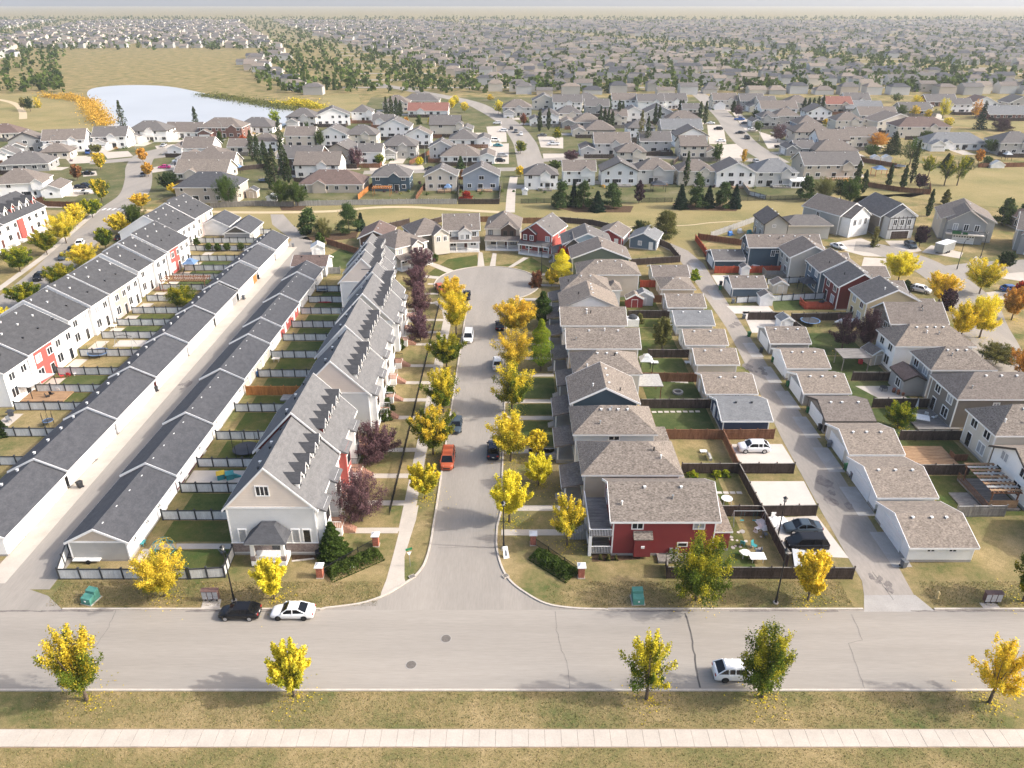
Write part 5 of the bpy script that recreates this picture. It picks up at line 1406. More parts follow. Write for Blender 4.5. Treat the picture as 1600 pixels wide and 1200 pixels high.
block(t, bl, 2.7, 'x', 1.5, 'wall_white', 'roof_brown', 'trim_white', .35, vents=2, vent_m='metal_black'); window(t, bl, 'E', 0, 1.2, .6, 1.0)
t, bl = house('low house with brown roof behind the bright green yard and board fence', -41, 197, -33, 207, 'garage', 'garage')
block(t, bl, 3.2, 'y', 1.8, 'wall_brown', 'roof_brown', 'trim_white', .5, vents=2)
t, bl = house('dark grey garage with charcoal roof at the park end of the alley', -79.5, 203, -72.5, 214.5, 'garage', 'garage')
block(t, bl, 2.7, 'y', 1.9, 'wall_grey', 'roof_slate', 'trim_white', .4, gable='wall_darktaupe'); garage_door(t, bl, 'E', 0, 4.9)
t, bl = house('white garage with charcoal roof beside the park path', -88.5, 209.5, -80.5, 219, 'garage', 'garage')
block(t, bl, 2.9, 'y', 2.0, 'wall_white', 'roof_slate', 'trim_white', .4)

# --- houses on the east side of the cul-de-sac street
def east_house(label, x0, y0, x1, y1, kind, rise, wall, roof, gable=None, trim='trim_white', porch='roof_taupe', vents=3, ze=5.5, oh=.45, band=False, pf='trim_white', hipx=None, pd=2.6):
    t, bl = house(label, x0, y0, x1, y1, 'house', 'house', 'houses lining the cul-de-sac street')
    block(t, bl, ze, kind, rise, wall, roof, trim, oh, gable=gable, vents=vents, band=band, pipes=2)
    bx0, by0, bx1, by1 = bl; L = by1 - by0
    if porch:
        p = (bx0 - pd, by0 + .6, bx0 - .02, by0 + L * .72)
        r = MB(); r.hexa([(p[0] - .3, p[1] - .3, 2.75), (p[2], p[1] - .3, 3.35), (p[2], p[3] + .3, 3.35), (p[0] - .3, p[3] + .3, 2.75), (p[0] - .3, p[1] - .3, 2.95), (p[2], p[1] - .3, 3.6), (p[2], p[3] + .3, 3.6), (p[0] - .3, p[3] + .3, 2.95)])
        pr = r.build('porch_roof', porch, t)
        f = MB(); f.box(p[0] - .34, p[1] - .34, 2.68, p[0] - .303, p[3] + .34, 2.93); f.build('fascia', pf, pr)
        b = MB(); b.box(p[0], p[1], 0, p[2], p[3], .55); b.build('porch', 'concrete_grey', t)
        for yy in (p[1] + .2, p[3] - .2):
            b = MB(); b.box(p[0] + .1, yy - .12, .55, p[0] + .34, yy + .12, 2.78); b.build('column', 'trim_white', t)
        b = MB()
        for q in range(3): b.box(p[0] - .3 - q * .3, p[1] + 1, 0, p[0] - q * .3, p[1] + 2.4, .42 - q * .14)
        b.build('steps', 'concrete', t)
    for u in (-.28, .25):
        window(t, bl, 'W', by0 + L * (.5 + u), 3.7, 1.3, 1.3); window(t, bl, 'E', by0 + L * (.5 + u), 3.7, 1.2, 1.2)
    window(t, bl, 'W', by0 + L * .3, 1.2, 1.6, 1.5); door(t, bl, 'W', by0 + L * .6, .56, 1, 2.1, 'trim_brown')
    window(t, bl, 'E', by0 + L * .3, 1.2, 1.6, 1.3); door(t, bl, 'E', by0 + L * .7, .3, 1.0, 2.1)
    return t, bl
# 1: red corner house with two-storey balcony
t, bl = east_house('red sided corner house with beige roof and stacked white balconies', 12.0, 71.4, 24.2, 79.6, 'x', 2.35, 'wall_red', 'roof_tan', porch=None, vents=2, ze=5.4, oh=.4)
for u in (-3.6, 3.7): window(t, bl, 'S', u + .4, 4.1, 1.2, .9)
q = (-3.5, bl[1] - .75, -1.5, bl[1])
b = MB(); b.box(q[0], q[1], .4, q[2], q[3] - .002, 3.0); bo = b.build('bump_out', 'wall_red', t)
b = MB(); b.hexa([(q[0] - .15, q[1] - .15, 3.0), (q[2] + .15, q[1] - .15, 3.0), (q[2] + .15, q[3] - .01, 3.0), (q[0] - .15, q[3] - .01, 3.0), (q[0] - .15, q[1] - .15, 3.12), (q[2] + .15, q[1] - .15, 3.12), (q[2] + .15, q[3] - .01, 3.75), (q[0] - .15, q[3] - .01, 3.75)]); b.build('bump_roof', 'roof_tan', bo)
b = MB(); b.box(-2.7, q[1] - .12, 1.75, -2.3, q[1] - .002, 2.05); b.build('hood_vent', 'metal_white', bo)
window(t, bl, 'S', -2.3, .05, .8, .4, far=True); window(t, bl, 'S', 2.4, 1.5, 1.0, .4, far=True)
for zz, m in ((.5, 'porch'), (3.05, 'balcony')):
    b = MB(); b.box(bl[0] - 2.75, bl[1] - .1, zz - .18, bl[0] - .02, bl[3] - .5, zz); pb = b.build(m, 'deck_grey', t)
    r = MB()
    n = 14
    for k in range(n + 1): r.box(bl[0] - 2.72 + k * 2.6 / n, bl[1] - .08, zz, bl[0] - 2.68 + k * 2.6 / n, bl[1] - .04, zz + .9)
    n = 36; W_ = bl[3] - .5 - bl[1]
    for k in range(n + 1): r.box(bl[0] - 2.74, bl[1] - .08 + k * W_ / n, zz, bl[0] - 2.70, bl[1] - .04 + k * W_ / n, zz + .9)
    r.bar((bl[0] - 2.72, bl[1] - .06, zz + .9), (bl[0] - .1, bl[1] - .06, zz + .9), .09, .08); r.bar((bl[0] - 2.72, bl[1] - .06, zz + .9), (bl[0] - 2.72, bl[3] - .5, zz + .9), .09, .08)
    r.build('railing', 'trim_white', pb)
b = MB(); b.box(bl[0] - 2.8, bl[1] - .14, 0, bl[0] - 2.42, bl[1] + .24, 3.0); b.build('column', 'trim_white', t)
b = MB(); b.box(bl[0] - 2.8, bl[1] + 4, 0, bl[0] - 2.42, bl[1] + 4.38, 3.0); b.build('column', 'trim_white', t)
b = MB()
for k in range(8): b.box(bl[0] - 3.0 - k * .3, bl[1] + 3.0, 0, bl[0] - 2.75 - k * .3, bl[1] + 4.2, 1.6 - k * .2)
b.build('steps', 'wood_palegrey', t)
block(t, (bl[2] + .02, bl[1] + .9, bl[2] + 2.2, bl[3] - .5), 2.9, 'flat', 0, 'wall_red', 'roof_beige', 'trim_white', .2, wallname='rear_wall', roofname='rear_roof', corner=False, vents=0, foundation=True)
b = MB(); b.box(-.6, bl[1] - 1.5, 0, 3.3, bl[1] - .05, .35); b.build('ledge', 'wood_grey', t)
for nm, dx in (('gas_meter', .9), ('utility_box', 1.6)):
    b = MB(); b.box(dx, bl[1] - .3, .6, dx + .4, bl[1] - .01, 1.2); b.build(nm, 'metal_grey', t)
# 2..12
t, bl = east_house('beige house with hipped taupe roof behind the red corner house', 9.4, 81.1, 21.7, 88.6, 'xhip', 2.2, 'wall_beige', 'roof_tan', vents=0)
block(t, (bl[2] + .02, bl[1] + .2, bl[2] + 1.2, bl[1] + 5), 2.8, 'flat', 0, 'wall_beige', 'roof_tan', 'trim_white', .25, wallname='rear_wall', roofname='rear_roof', corner=False)
t, bl = east_house('white house with hipped taupe roof, third from the red corner house', 9.0, 91.2, 20.2, 98.6, 'xhip', 2.2, 'wall_palegrey', 'roof_tan', vents=4)
window(t, bl, 'S', -.1, 4.3, 1.4, .6)
block(t, (bl[2] + .02, bl[1] + .8, bl[2] + 2.4, bl[1] + 5.5), 2.9, 'flat', 0, 'wall_white', 'roof_tan', 'trim_white', .25, wallname='rear_wall', roofname='rear_roof', corner=False)
t, bl = east_house('dark teal house whose wide gable faces the wide road', 9.2, 100.3, 19.1, 108.4, 'y', 2.5, 'wall_teal', 'roof_tan', vents=3, gable='wall_teal')
t, bl = east_house('light house with hipped taupe roof behind the dark teal gable', 10.4, 110.2, 21.0, 118.0, 'xhip', 2.2, 'wall_cream', 'roof_tan', vents=3)
t, bl = east_house('long beige gable roofed house between the teal gable and the white gable', 10.0, 120.5, 22.3, 127.8, 'x', 2.0, 'wall_sand', 'roof_tan', vents=2)
t, bl = east_house('white house with half hipped taupe roof in front of the white gable', 9.6, 131.0, 21.3, 138.0, 'x', 2.0, 'wall_white', 'roof_tan', vents=1)
t, bl = east_house('white house whose wide gable faces the wide road', 10.0, 139.9, 21.0, 147.6, 'y', 2.5, 'wall_white', 'roof_beige', vents=4, gable='wall_white', trim='trim_grey')
t, bl = east_house('grey house with hipped taupe roof behind the white gable', 10.8, 149.6, 20.6, 157.4, 'xhip', 2.2, 'wall_lightgrey', 'roof_tan', vents=2)
block(t, (bl[2] + .02, bl[1] + 2, bl[2] + 2.6, bl[1] + 6), 5.0, 'yhip', 1.0, 'wall_lightgrey', 'roof_tan', 'trim_white', .35, wallname='rear_wall', roofname='rear_roof', corner=False)
t, bl = east_house('sand coloured house with hipped taupe roof in front of the green gable', 15.0, 160.2, 28.4, 168.0, 'xhip', 2.0, 'wall_sand', 'roof_tan', vents=2)
t, bl = east_house('sage green house whose gable faces the wide road', 14.4, 171.8, 27.8, 180.2, 'y', 2.6, 'wall_green', 'roof_taupe', vents=1, gable='wall_green', pd=2)
t, bl = east_house('light blue house with grey roof between the sage and the red house', 13.0, 183.6, 24.8, 192.0, 'y', 2.6, 'wall_skyblue', 'roof_grey', vents=2, gable='wall_skyblue')
add_gablet(t, bl[0] + .4, bl[0] + 4.4, bl[1] - .6, 2, 5.2, 1.7, 'wall_darktaupe', 'roof_grey', name='front_gable')
# --- houses round the cul-de-sac
def ring_house(label, cx, cy, w, d, rot, kind, rise, wall, roof, gw, gx, gy0, gz, gwall, ze=5.6, porch=True, trim='trim_white', proof=None, fm='trim_white'):
    t = thing('house', label, 'house', (cx, cy, 0), rot, 'houses round the cul-de-sac'); HOUSES.append((cx, cy))
    bl = (-w/2, -d/2, w/2, d/2)
    block(t, bl, ze, kind, rise, wall, roof, trim, .4, vents=2, pipes=1)
    x0, x1 = gx - gw/2, gx + gw/2
    g = add_gablet(t, x0, x1, -d/2 - gy0, 0, gz, gw * .36, gwall, roof, trim, name='front_gable', z0=2.8 if gy0 < 1.6 else .3)
    fb = (x0, -d/2 - gy0, x1, 0)
    window(g, fb, 'S', gx - gw * .22, gz - 1.75, .8, 1.3, fm); window(g, fb, 'S', gx + gw * .22, gz - 1.75, .8, 1.3, fm)
    for u in (-.36, .36):
        if not (x0 < u * w < x1): window(t, bl, 'S', u * w, 3.8, 1.0, 1.3, fm)
    window(t, bl, 'S', -w * .25, 1.3, 1.6, 1.4, fm); door(t, bl, 'S', w * .12, .5, 1, 2.1, 'trim_brown'); window(t, bl, 'S', w * .33, 1.3, 1.4, 1.4, fm)
    for sd in 'EW': window(t, bl, sd, 0, 3.8, 1.0, 1.2, fm)
    if porch:
        r = MB(); a, c, y0, y1 = -w/2 - .2, w/2 + .2, -d/2 - 2.3, -d/2 - .02
        r.hexa([(a, y0, 2.75), (c, y0, 2.75), (c, y1, 3.4), (a, y1, 3.4), (a, y0, 2.93), (c, y0, 2.93), (c, y1, 3.7), (a, y1, 3.7)]); pr = r.build('porch_roof', proof or roof, t)
        f = MB(); f.box(a, y0 - .05, 2.62, c, y0 - .003, 2.9); f.build('fascia', trim, pr)
        b = MB(); b.box(a + .2, y0 + .2, 0, c - .2, y1, .5); b.build('porch', 'trim_white', t)
        for k in range(4):
            x = a + .35 + (c - a - .7) * k / 3; b = MB(); b.box(x - .13, y0 + .25, .5, x + .13, y0 + .5, 2.8); b.build('column', 'trim_white', t)
        r = MB(); r.bar((a + .3, y0 + .35, 1.3), (c - .3, y0 + .35, 1.3), .08, .08)
        for k in range(24): x = a + .4 + (c - a - .8) * k / 23; r.box(x - .02, y0 + .33, .5, x + .02, y0 + .37, 1.3)
        r.build('railing', 'trim_white', t)
    return t, bl
ring_house('red house with dark red gable at the end of the cul-de-sac', 8.6, 197.5, 8.6, 10.5, -.42, 'y', 2.8, 'wall_coral', 'roof_grey', 4.2, -2.0, .8, 5.6, 'wall_deepred')
ring_house('white house with brown trim and covered porch at the head of the cul-de-sac', -2.2, 203.0, 9.0, 11, -.06, 'yhip', 3.0, 'wall_cream', 'roof_taupe', 4.0, 1.6, .4, 5.5, 'wall_brown', trim='trim_cream', fm='trim_dark')
ring_house('pale grey house with steep white front gable at the head of the cul-de-sac', -13.8, 200.8, 9.2, 9.5, .08, 'x', 3.0, 'wall_palegrey', 'roof_taupe', 3.4, .8, 1.4, 5.2, 'wall_white')
ring_house('dark taupe house with cream front gable beside the steep white gable', -23.2, 197.0, 9.0, 10.5, .42, 'xhip', 2.8, 'wall_darktaupe', 'roof_taupe', 4.2, 2.2, 1.7, 5.6, 'wall_cream', porch=False)
ring_house('cream house with taupe roof beside the end of the dormered row', -28.8, 186.5, 9.6, 10.5, .75, 'xhip', 2.6, 'wall_cream', 'roof_taupe', 3.4, 1.2, .9, 5.4, 'wall_cream')
# --- garages between those back yards and the lane
for k, (lab, x0, x1, y0, y1, kind, wall, roof) in enumerate((
    ('grey roofed garage at the bend of the lane', 33.3, 41.2, 167.3, 175.0, 'x', 'wall_cream', 'roof_taupe'), ('hip roofed taupe garage by the small yellow green tree', 33.6, 40.8, 158.9, 166.4, 'xhip', 'wall_sand', 'roof_tan'),
    ('brown shingled garage beside the wooden yard fence with shrubs', 33.1, 40.5, 147.8, 155.4, 'x', 'wall_beige', 'roof_tan'), ('pale grey roofed garage between two beige roofed ones', 32.9, 40.0, 138.2, 145.6, 'x', 'wall_palegrey', 'roof_bluegrey'),
    ('beige roofed garage beside the olive tree', 32.9, 40.2, 128.6, 135.6, 'x', 'wall_white', 'roof_beige'), ('beige roofed garage behind the lawn with two white slabs', 33.0, 40.0, 120.1, 126.6, 'x', 'wall_cream', 'roof_beige'),
    ('beige roofed garage behind the fire pit lawn', 32.2, 40.0, 109.0, 116.3, 'x', 'wall_sand', 'roof_beige'), ('navy garage with pale grey roof', 32.6, 39.7, 100.1, 107.5, 'x', 'wall_navy', 'roof_bluegrey'))):
    t, bl = house(lab, x0, y0, x1, y1, 'garage', 'garage', 'garages on the yard side of the lane')
    block(t, bl, 2.45, kind, 1.4, wall, roof, 'trim_white', .4, vents=2, vent_m='metal_white' if k != 7 else 'metal_black')
    garage_door(t, bl, 'E', 0, 4.9); window(t, bl, 'W', -1, 1.2, .8, 1.0); door(t, bl, 'W', 1.6, .1)
    if k == 6: window(t, bl, 'S', 1, 1.6, .8, .6)
for lab, cx, cy, w, d, rot, wall, roof in (('slate blue garage with pale roof and white door near the park', 36.6, 200.5, 7.2, 8.0, -.35, 'wall_blue', 'roof_bluegrey'), ('garage with taupe roof and red wall near the park', 28.0, 204, 7.4, 8.5, -.4, 'wall_red', 'roof_taupe')):
    t = thing('garage', lab, 'garage', (cx, cy, 0), rot, 'garages on the yard side of the lane'); bl = (-w/2, -d/2, w/2, d/2)
    block(t, bl, 2.8, 'y', 1.7, wall, roof, 'trim_white', .4, vents=1); garage_door(t, bl, 'E', 0, 4.9); window(t, bl, 'S', -.8, 1.2, .8, 1.0); door(t, bl, 'S', 2.2, .1)
# --- garages across the lane with white doors
for k, (lab, x0, x1, y0, y1, kind, wall, roof) in enumerate((
    ('white garage with beige roof at the mouth of the lane', 47.2, 54.95, 70.2, 78.7, 'x', 'wall_white', 'roof_beige'), ('white garage with beige roof and white door, second from the mouth of the lane', 47.7, 55.2, 80.2, 89.3, 'x', 'wall_white', 'roof_beige'),
    ('cream garage with beige roof, third from the mouth of the lane', 48.2, 55.7, 90.6, 98.8, 'x', 'wall_cream', 'roof_beige'), ('taupe garage with plain taupe roof beside the yellow green yard tree', 48.4, 55.7, 100.1, 107.6, 'x', 'wall_taupe', 'roof_taupe'),
    ('garage with beige roof beside the patio with planters', 48.2, 55.6, 109.2, 116.7, 'x', 'wall_grey', 'roof_beige'), ('garage with beige roof beside the grey pergola yard', 48.5, 55.8, 118.7, 126.6, 'x', 'wall_white', 'roof_beige'),
    ('grey garage with taupe roof beside the plum trees', 48.9, 56.2, 129.4, 137.0, 'x', 'wall_grey', 'roof_tan'), ('blue garage with taupe roof beside the white panel fence', 49.7, 57.2, 159.8, 167.2, 'x', 'wall_blue', 'roof_taupe'), ('dark blue garage with grey roof beside the red fence', 50.4, 57.8, 179.8, 187.6, 'x', 'wall_teal', 'roof_grey'))):
    t, bl = house(lab, x0, y0, x1, y1, 'garage', 'garage', 'garages across the lane')
    block(t, bl, 2.4, kind, 1.45, wall, roof, 'trim_white' if k != 3 else 'trim_dark', .4, vents=3, ohg=.25)
    garage_door(t, bl, 'W', 0, 4.9); 
    if k == 0:
        for u in (-1.3, 1.3): window(t, bl, 'S', u, 1.65, .8, .4)
    door(t, bl, 'E', 1.6, .1)
# --- houses behind them
def back_house(label, x0, y0, x1, y1, kind, rise, wall, roof, ze=5.6, gable=None, trim='trim_white', fm='trim_white', vents=3, group='houses behind the lane garages', oh=.45):
    t, bl = house(label, x0, y0, x1, y1, 'house', 'house', group)
    block(t, bl, ze, kind, rise, wall, roof, trim, oh, gable=gable, vents=vents, pipes=2, band=False)
    bx0, by0, bx1, by1 = bl; L = by1 - by0
    window(t, bl, 'W', by0 + L * .25, 3.7, 1.4, 1.2, fm); window(t, bl, 'W', by0 + L * .72, 3.7, 1.4, 1.2, fm); window(t, bl, 'W', by0 + L * .3, 1.0, 1.6, 1.6, fm); door(t, bl, 'W', by0 + L * .75, .4, 1.0, 2.1, 'glass_dark')
    window(t, bl, 'S', bx0 + (bx1 - bx0) * .4, 4.0, .8, .6, fm)
    return t, bl
t, bl = back_house('white house with low side gable behind the slatted pergola', 67.6, 80.2, 79, 89.4, 'x', 2.4, 'wall_white', 'roof_beige', ze=4.3, trim='trim_dark')
t, bl = back_house('cream house with reddish taupe hipped roof overlooking the flat wooden deck', 68.4, 90.8, 81.5, 97.8, 'xhip', 2.6, 'wall_cream', 'roof_tan')
b = MB(); b.face([(bl[0], bl[1] - .01, 0)] * 3) if False else None
t, bl = back_house('dark taupe house with long hipped roof and wooden deck', 68.7, 101.5, 84, 109.2, 'xhip', 2.3, 'wall_taupe', 'roof_taupe')
t, bl = back_house('grey house with hipped roof and low lean to', 69.8, 111.8, 80.0, 118.5, 'xhip', 2.3, 'wall_grey', 'roof_tan')
block(t, (bl[0] - 3.6, bl[1] + .8, bl[0] - .02, bl[1] + 5.6), 3.0, 'y', .9, 'wall_grey', 'roof_brown', 'trim_dark', .25, wallname='lean_to_wall', roofname='lean_to_roof', corner=False)
window(t, (bl[0] - 3.6, bl[1] + .8, bl[0], bl[1] + 5.6), 'W', bl[1] + 2.6, 1.0, 1.4, 1.4)
t, bl = back_house('white house with hipped beige roof beside the plum trees', 68.2, 121.3, 81.8, 128.3, 'xhip', 2.4, 'wall_white', 'roof_beige', vents=4)
t, bl = back_house('taupe house with gabled roof beside the pale yellow house', 72.0, 131.6, 82.3, 139.4, 'x', 2.5, 'wall_taupe', 'roof_taupe', vents=0)
t, bl = back_house('pale yellow house with dark gabled roof', 71.8, 142.2, 82.8, 150.0, 'y', 2.7, 'wall_yellow', 'roof_grey', gable='wall_yellow')
block(t, (bl[2] + .02, bl[1] + 1.5, bl[2] + 4.5, bl[3] - .5), 3.4, 'x', 1.2, 'wall_yellow', 'roof_taupe', 'trim_white', .3, wallname='wing_wall', roofname='wing_roof', corner=False)
t, bl = back_house('deep red house beside the blue house', 70.1, 152.0, 79.2, 160.0, 'y', 2.7, 'wall_deepred', 'roof_grey', gable='wall_deepred')
block(t, (bl[2] + .02, bl[1] + 2, bl[2] + 6.5, bl[3] - .5), 3.6, 'x', 1.4, 'wall_deepred', 'roof_taupe', 'trim_white', .3, wallname='wing_wall', roofname='wing_roof', corner=False)
t, bl = back_house('blue house squeezed between the taupe house and the deep red house', 69.6, 161.6, 79.6, 170.2, 'y', 2.6, 'wall_blue', 'roof_taupe', gable='wall_blue')
block(t, (bl[2] + .02, bl[1] + 2, bl[2] + 6.5, bl[3] - .5), 3.6, 'x', 1.4, 'wall_blue', 'roof_taupe', 'trim_white', .3, wallname='wing_wall', roofname='wing_roof', corner=False)
t, bl = back_house('taupe gabled house beside the red fence', 66.4, 172.4, 76.8, 180.4, 'y', 2.6, 'wall_stone_grey', 'roof_taupe', gable='wall_stone_grey')
block(t, (bl[2] + .02, bl[1] + 3, bl[2] + 5, bl[3] - .5), 3.6, 'x', 1.3, 'wall_stone_grey', 'roof_taupe', 'trim_white', .3, wallname='wing_wall', roofname='wing_roof', corner=False)
t, bl = back_house('dark blue house with one long taupe roof', 59.0, 180.8, 76.5, 187.5, 'x', 2.0, 'wall_teal', 'roof_taupe', vents=5)
window(t, bl, 'S', bl[0] + 6.0, 3.2, .8, 1.4)
t, bl = back_house('beige bungalow with gable by the park and a deep veranda', 70.0, 204.5, 76.5, 214, 'y', 2.4, 'wall_stone_grey', 'roof_taupe', ze=5.0, gable='wall_stone_grey', trim='trim_dark')
block(t, (bl[2] + .02, bl[1] + 2, bl[2] + 12.5, bl[3] - .5), 4.2, 'xhip', 1.7, 'wall_stone_grey', 'roof_grey', 'trim_cream', .7, wallname='wing_wall', roofname='wing_roof', corner=False)
def close_house(label, cx, cy, w, d, rot, kind, rise, wall, roof, fwall, gz=5.6, gd='garage_door_white', ze=5.8, glazed=False, fm='trim_white', trim='trim_white', timber=False, flags=False):
    t = thing('house', label, 'house', (cx, cy, 0), rot, 'houses round the forecourt by the park'); HOUSES.append((cx, cy))
    bl = (-w/2, -d/2, w/2, d/2)
    block(t, bl, ze, kind, rise, wall, roof, trim, .45, vents=1)
    fx0, fx1, fy = -w * .42, w * .30, -d/2 - 3.2
    g = add_gablet(t, fx0, fx1, fy, 0, gz, (fx1 - fx0) * .33, fwall, roof, trim, name='front_gable', z0=.05)
    fb = (fx0, fy, fx1, 0)
    garage_door(g, fb, 'S', (fx0 + fx1) / 2, min(5.2, fx1 - fx0 - .8), 2.2, gd, glazed=glazed)
    for u in (-.28, 0, .28): window(g, fb, 'S', (fx0 + fx1) / 2 + u * (fx1 - fx0), gz - 2.3, 1.0, 1.6, fm)
    if timber:
        b = MB()
        for k in range(7): x = fx0 + (fx1 - fx0) * k / 6; b.box(x - .09, fy - .05, 2.6, x + .09, fy - .004, gz + .2)
        for z in (2.6, gz - .35): b.box(fx0, fy - .06, z, fx1, fy - .004, z + .2)
        b.build('timber_frame', 'trim_dark', g)
    if flags:
        b = MB(); b.box(fx0, fy - 1.6, 2.7, fx1, fy - .02, 2.9); bc = b.build('balcony', 'trim_cream', t)
        b = MB()
        for k in range(30): x = fx0 + .1 + (fx1 - fx0 - .2) * k / 29; b.box(x - .02, fy - 1.55, 2.9, x + .02, fy - 1.5, 3.9)
        b.bar((fx0, fy - 1.52, 3.9), (fx1, fy - 1.52, 3.9), .08, .08); b.build('railing', 'metal_black', bc)
        b = MB(); b.box(fx0 + 1.4, fy - 1.66, 2.9, fx0 + 3.6, fy - 1.58, 3.8); b.box(fx0 + 4.0, fy - 1.66, 2.95, fx0 + 5.2, fy - 1.58, 3.6); b.build('banner', 'plastic_green', bc)
    for sd in 'EW': window(t, bl, sd, 1, 3.9, 1.0, 1.2, fm)
    return t
close_house('white fronted house with balcony porch and white garage door', 94.5, 218.5, 11, 13, .5, 'y', 2.8, 'wall_stone_grey', 'roof_taupe', 'wall_white', timber=False)
close_house('tall dark house with half timbered front', 108.5, 216.5, 10.5, 13, .12, 'y', 3.4, 'wall_taupe', 'roof_grey', 'wall_lightgrey', gz=6.2, gd='wood_dark', glazed=False, timber=True)
close_house('large cream and taupe house with green banners on its balcony', 128.5, 211, 13, 13, -.35, 'y', 3.0, 'wall_cream', 'roof_taupe', 'wall_grey', gz=6.0, glazed=True, flags=True, trim='trim_cream')
close_house('grey house with cottage gable at the edge of the forecourt', 143, 198, 12, 12, -.55, 'x', 3.2, 'wall_stone_grey', 'roof_taupe', 'wall_grey', gz=5.2)
close_house('grey house with white framed windows beyond the cottage gable', 149, 185, 10, 12, -.7, 'y', 2.8, 'wall_grey', 'roof_grey', 'wall_lightgrey')
t, bl = back_house('low dark roofed house behind the cottage gabled house', 148, 214, 160, 224, 'xhip', 2.4, 'wall_taupe', 'roof_brown', ze=3.4)
t, bl = back_house('low white house with dark roof and open porch near the lane mouth', 67.4, 69.5, 77, 77.5, 'x', 2.2, 'wall_white', 'roof_slate', ze=3.4)

# ------------------------------------------------------------------ the estate beyond the park
WC = {'wall_white': 'white', 'wall_cream': 'cream', 'wall_beige': 'beige', 'wall_sand': 'sand coloured', 'wall_lightgrey': 'light grey', 'wall_grey': 'grey', 'wall_stone_grey': 'stone grey', 'wall_taupe': 'taupe', 'wall_brown': 'brown', 'wall_teal': 'dark blue', 'wall_bluegrey': 'blue grey', 'wall_palegrey': 'pale grey', 'brick_brown': 'brown brick', 'wall_darktaupe': 'dark taupe', 'wall_blue': 'blue', 'wall_yellow': 'yellow'}
RC = {'roof_charcoal': 'charcoal', 'roof_slate': 'slate', 'roof_grey': 'grey', 'roof_bluegrey': 'pale grey', 'roof_taupe': 'taupe', 'roof_beige': 'beige', 'roof_tan': 'tan', 'roof_brown': 'brown', 'roof_red': 'red brown'}
fr = random.Random(21)
pads = []
def far_house(cx, cy, wpx, wall, roof, kind, st, where, gar=None, yaw=0.0, d=None, wscale=1.06, rise=None):
    ze = 5.2 if st == 2 else 3.0
    x, y = at(cx, cy, ze + .6)
    sc, _ = scale_at(x, y, ze)
    w = max(7.5, wpx * wscale / sc); d = d or max(8.5, min(12.5, w * .8))
    rt = 'gabled' if kind in ('x', 'y') else 'hipped'
    t = thing('house', f"{'two storey ' if st == 2 else 'low '}{WC[wall]} {rt} house, {RC[roof]} roof, {where}", 'house', (x, y, 0), yaw, 'houses of the estate beyond the park')
    HOUSES.append((x, y))
    gs = gar or ('E' if fr.random() < .5 else 'W')
    pads.append(rect(x - 3, y - d/2 - 11, x + 3, y - d/2) if gs == 'S' else rect(x + w/2 - 1, y - 3.2, x + w/2 + 5, y + 3) if gs == 'E' else rect(x - w/2 - 5, y - 3.2, x - w/2 + 1, y + 3))
    if where != 'backing onto the park' and gs != 'S' and y < 480:
        q = 1 if gs == 'E' else -1
        fence([(x - q * w * .5, y - d/2), (x - q * w * .5, y - d/2 - 6), (x + q * w * .45, y - d/2 - 6)], fr.choice(('brown', 'dark', 'dark', 'grey')), f'by {WC[wall]} house {where}', 2.6, 'yard fences of the estate beyond the park')
    gw = 0
    if gar in ('E', 'W'): gw = min(6.2, w * .34)
    bl = (-w/2 + (gw if gar == 'W' else 0), -d/2, w/2 - (gw if gar == 'E' else 0), d/2)
    rs_ = rise or min(3.6, (min(bl[2] - bl[0], d) / 2) * .6)
    block(t, bl, ze, kind, rs_, wall, roof, 'trim_white' if fr.random() < .75 else 'trim_dark', .45, corner=False, foundation=False, vents=2, band=False)
    nx = max(2, int((bl[2] - bl[0]) / 3.4))
    auto_windows(t, bl, 'S', st, n=nx, z1=1.1, skip=.12)
    sd = 'E' if x < -8 else 'W'
    auto_windows(t, bl, sd, st, n=2, z1=1.1, skip=.25)
    door(t, bl, 'S', fr.uniform(-.2, .2) * (bl[2] - bl[0]), .2, 1.6, 2.1, 'glass_dark')
    if gar in ('E', 'W'):
        gb = (bl[2] + .02, -d/2 - 1.2, w/2, d/2 - 2) if gar == 'E' else (-w/2, -d/2 - 1.2, bl[0] - .02, d/2 - 2)
        block(t, gb, 3.0, 'y', 1.3, wall, roof, 'trim_white', .35, corner=False, foundation=False, wallname='garage_wall', roofname='garage_roof')
        garage_door(t, gb, gar, (gb[1] + gb[3]) / 2, min(4.9, gb[3] - gb[1] - .6), 2.2)
        window(t, gb, 'S', (gb[0] + gb[2]) / 2, 1.1, .8, .8, far=True)
    elif gar == 'S':
        gx0, gx1 = (bl[0] + .3, bl[0] + min(6.6, w * .62)); gy = -d/2 - 3.4
        gb = (gx0, gy, gx1, -d/2 - .02)
        block(t, gb, 3.0, 'y', 1.6, 'wall_white' if wall in ('wall_white', 'wall_cream') else wall, roof, 'trim_white', .35, corner=False, foundation=False, wallname='garage_wall', roofname='garage_roof')
        garage_door(t, gb, 'S', (gx0 + gx1) / 2, min(4.9, gx1 - gx0 - .7), 2.2, glazed=fr.random() < .4)
    if st == 2 and kind != 'y' and fr.random() < .75:
        gx = fr.uniform(.05, .3) * w; gg = 3.6
        add_gablet(t, gx - gg/2, gx + gg/2, -d/2 - .5, 1.0, ze - .05, gg * .36, wall, roof, name='front_gable', z0=2.9)
    if st == 1 and fr.random() < .6:
        gx = -.18 * w; gg = 4.6
        add_gablet(t, gx - gg/2, gx + gg/2, -d/2 - .7, 1.0, ze - .02, gg * .3, wall, roof, name='front_gable', z0=.02)
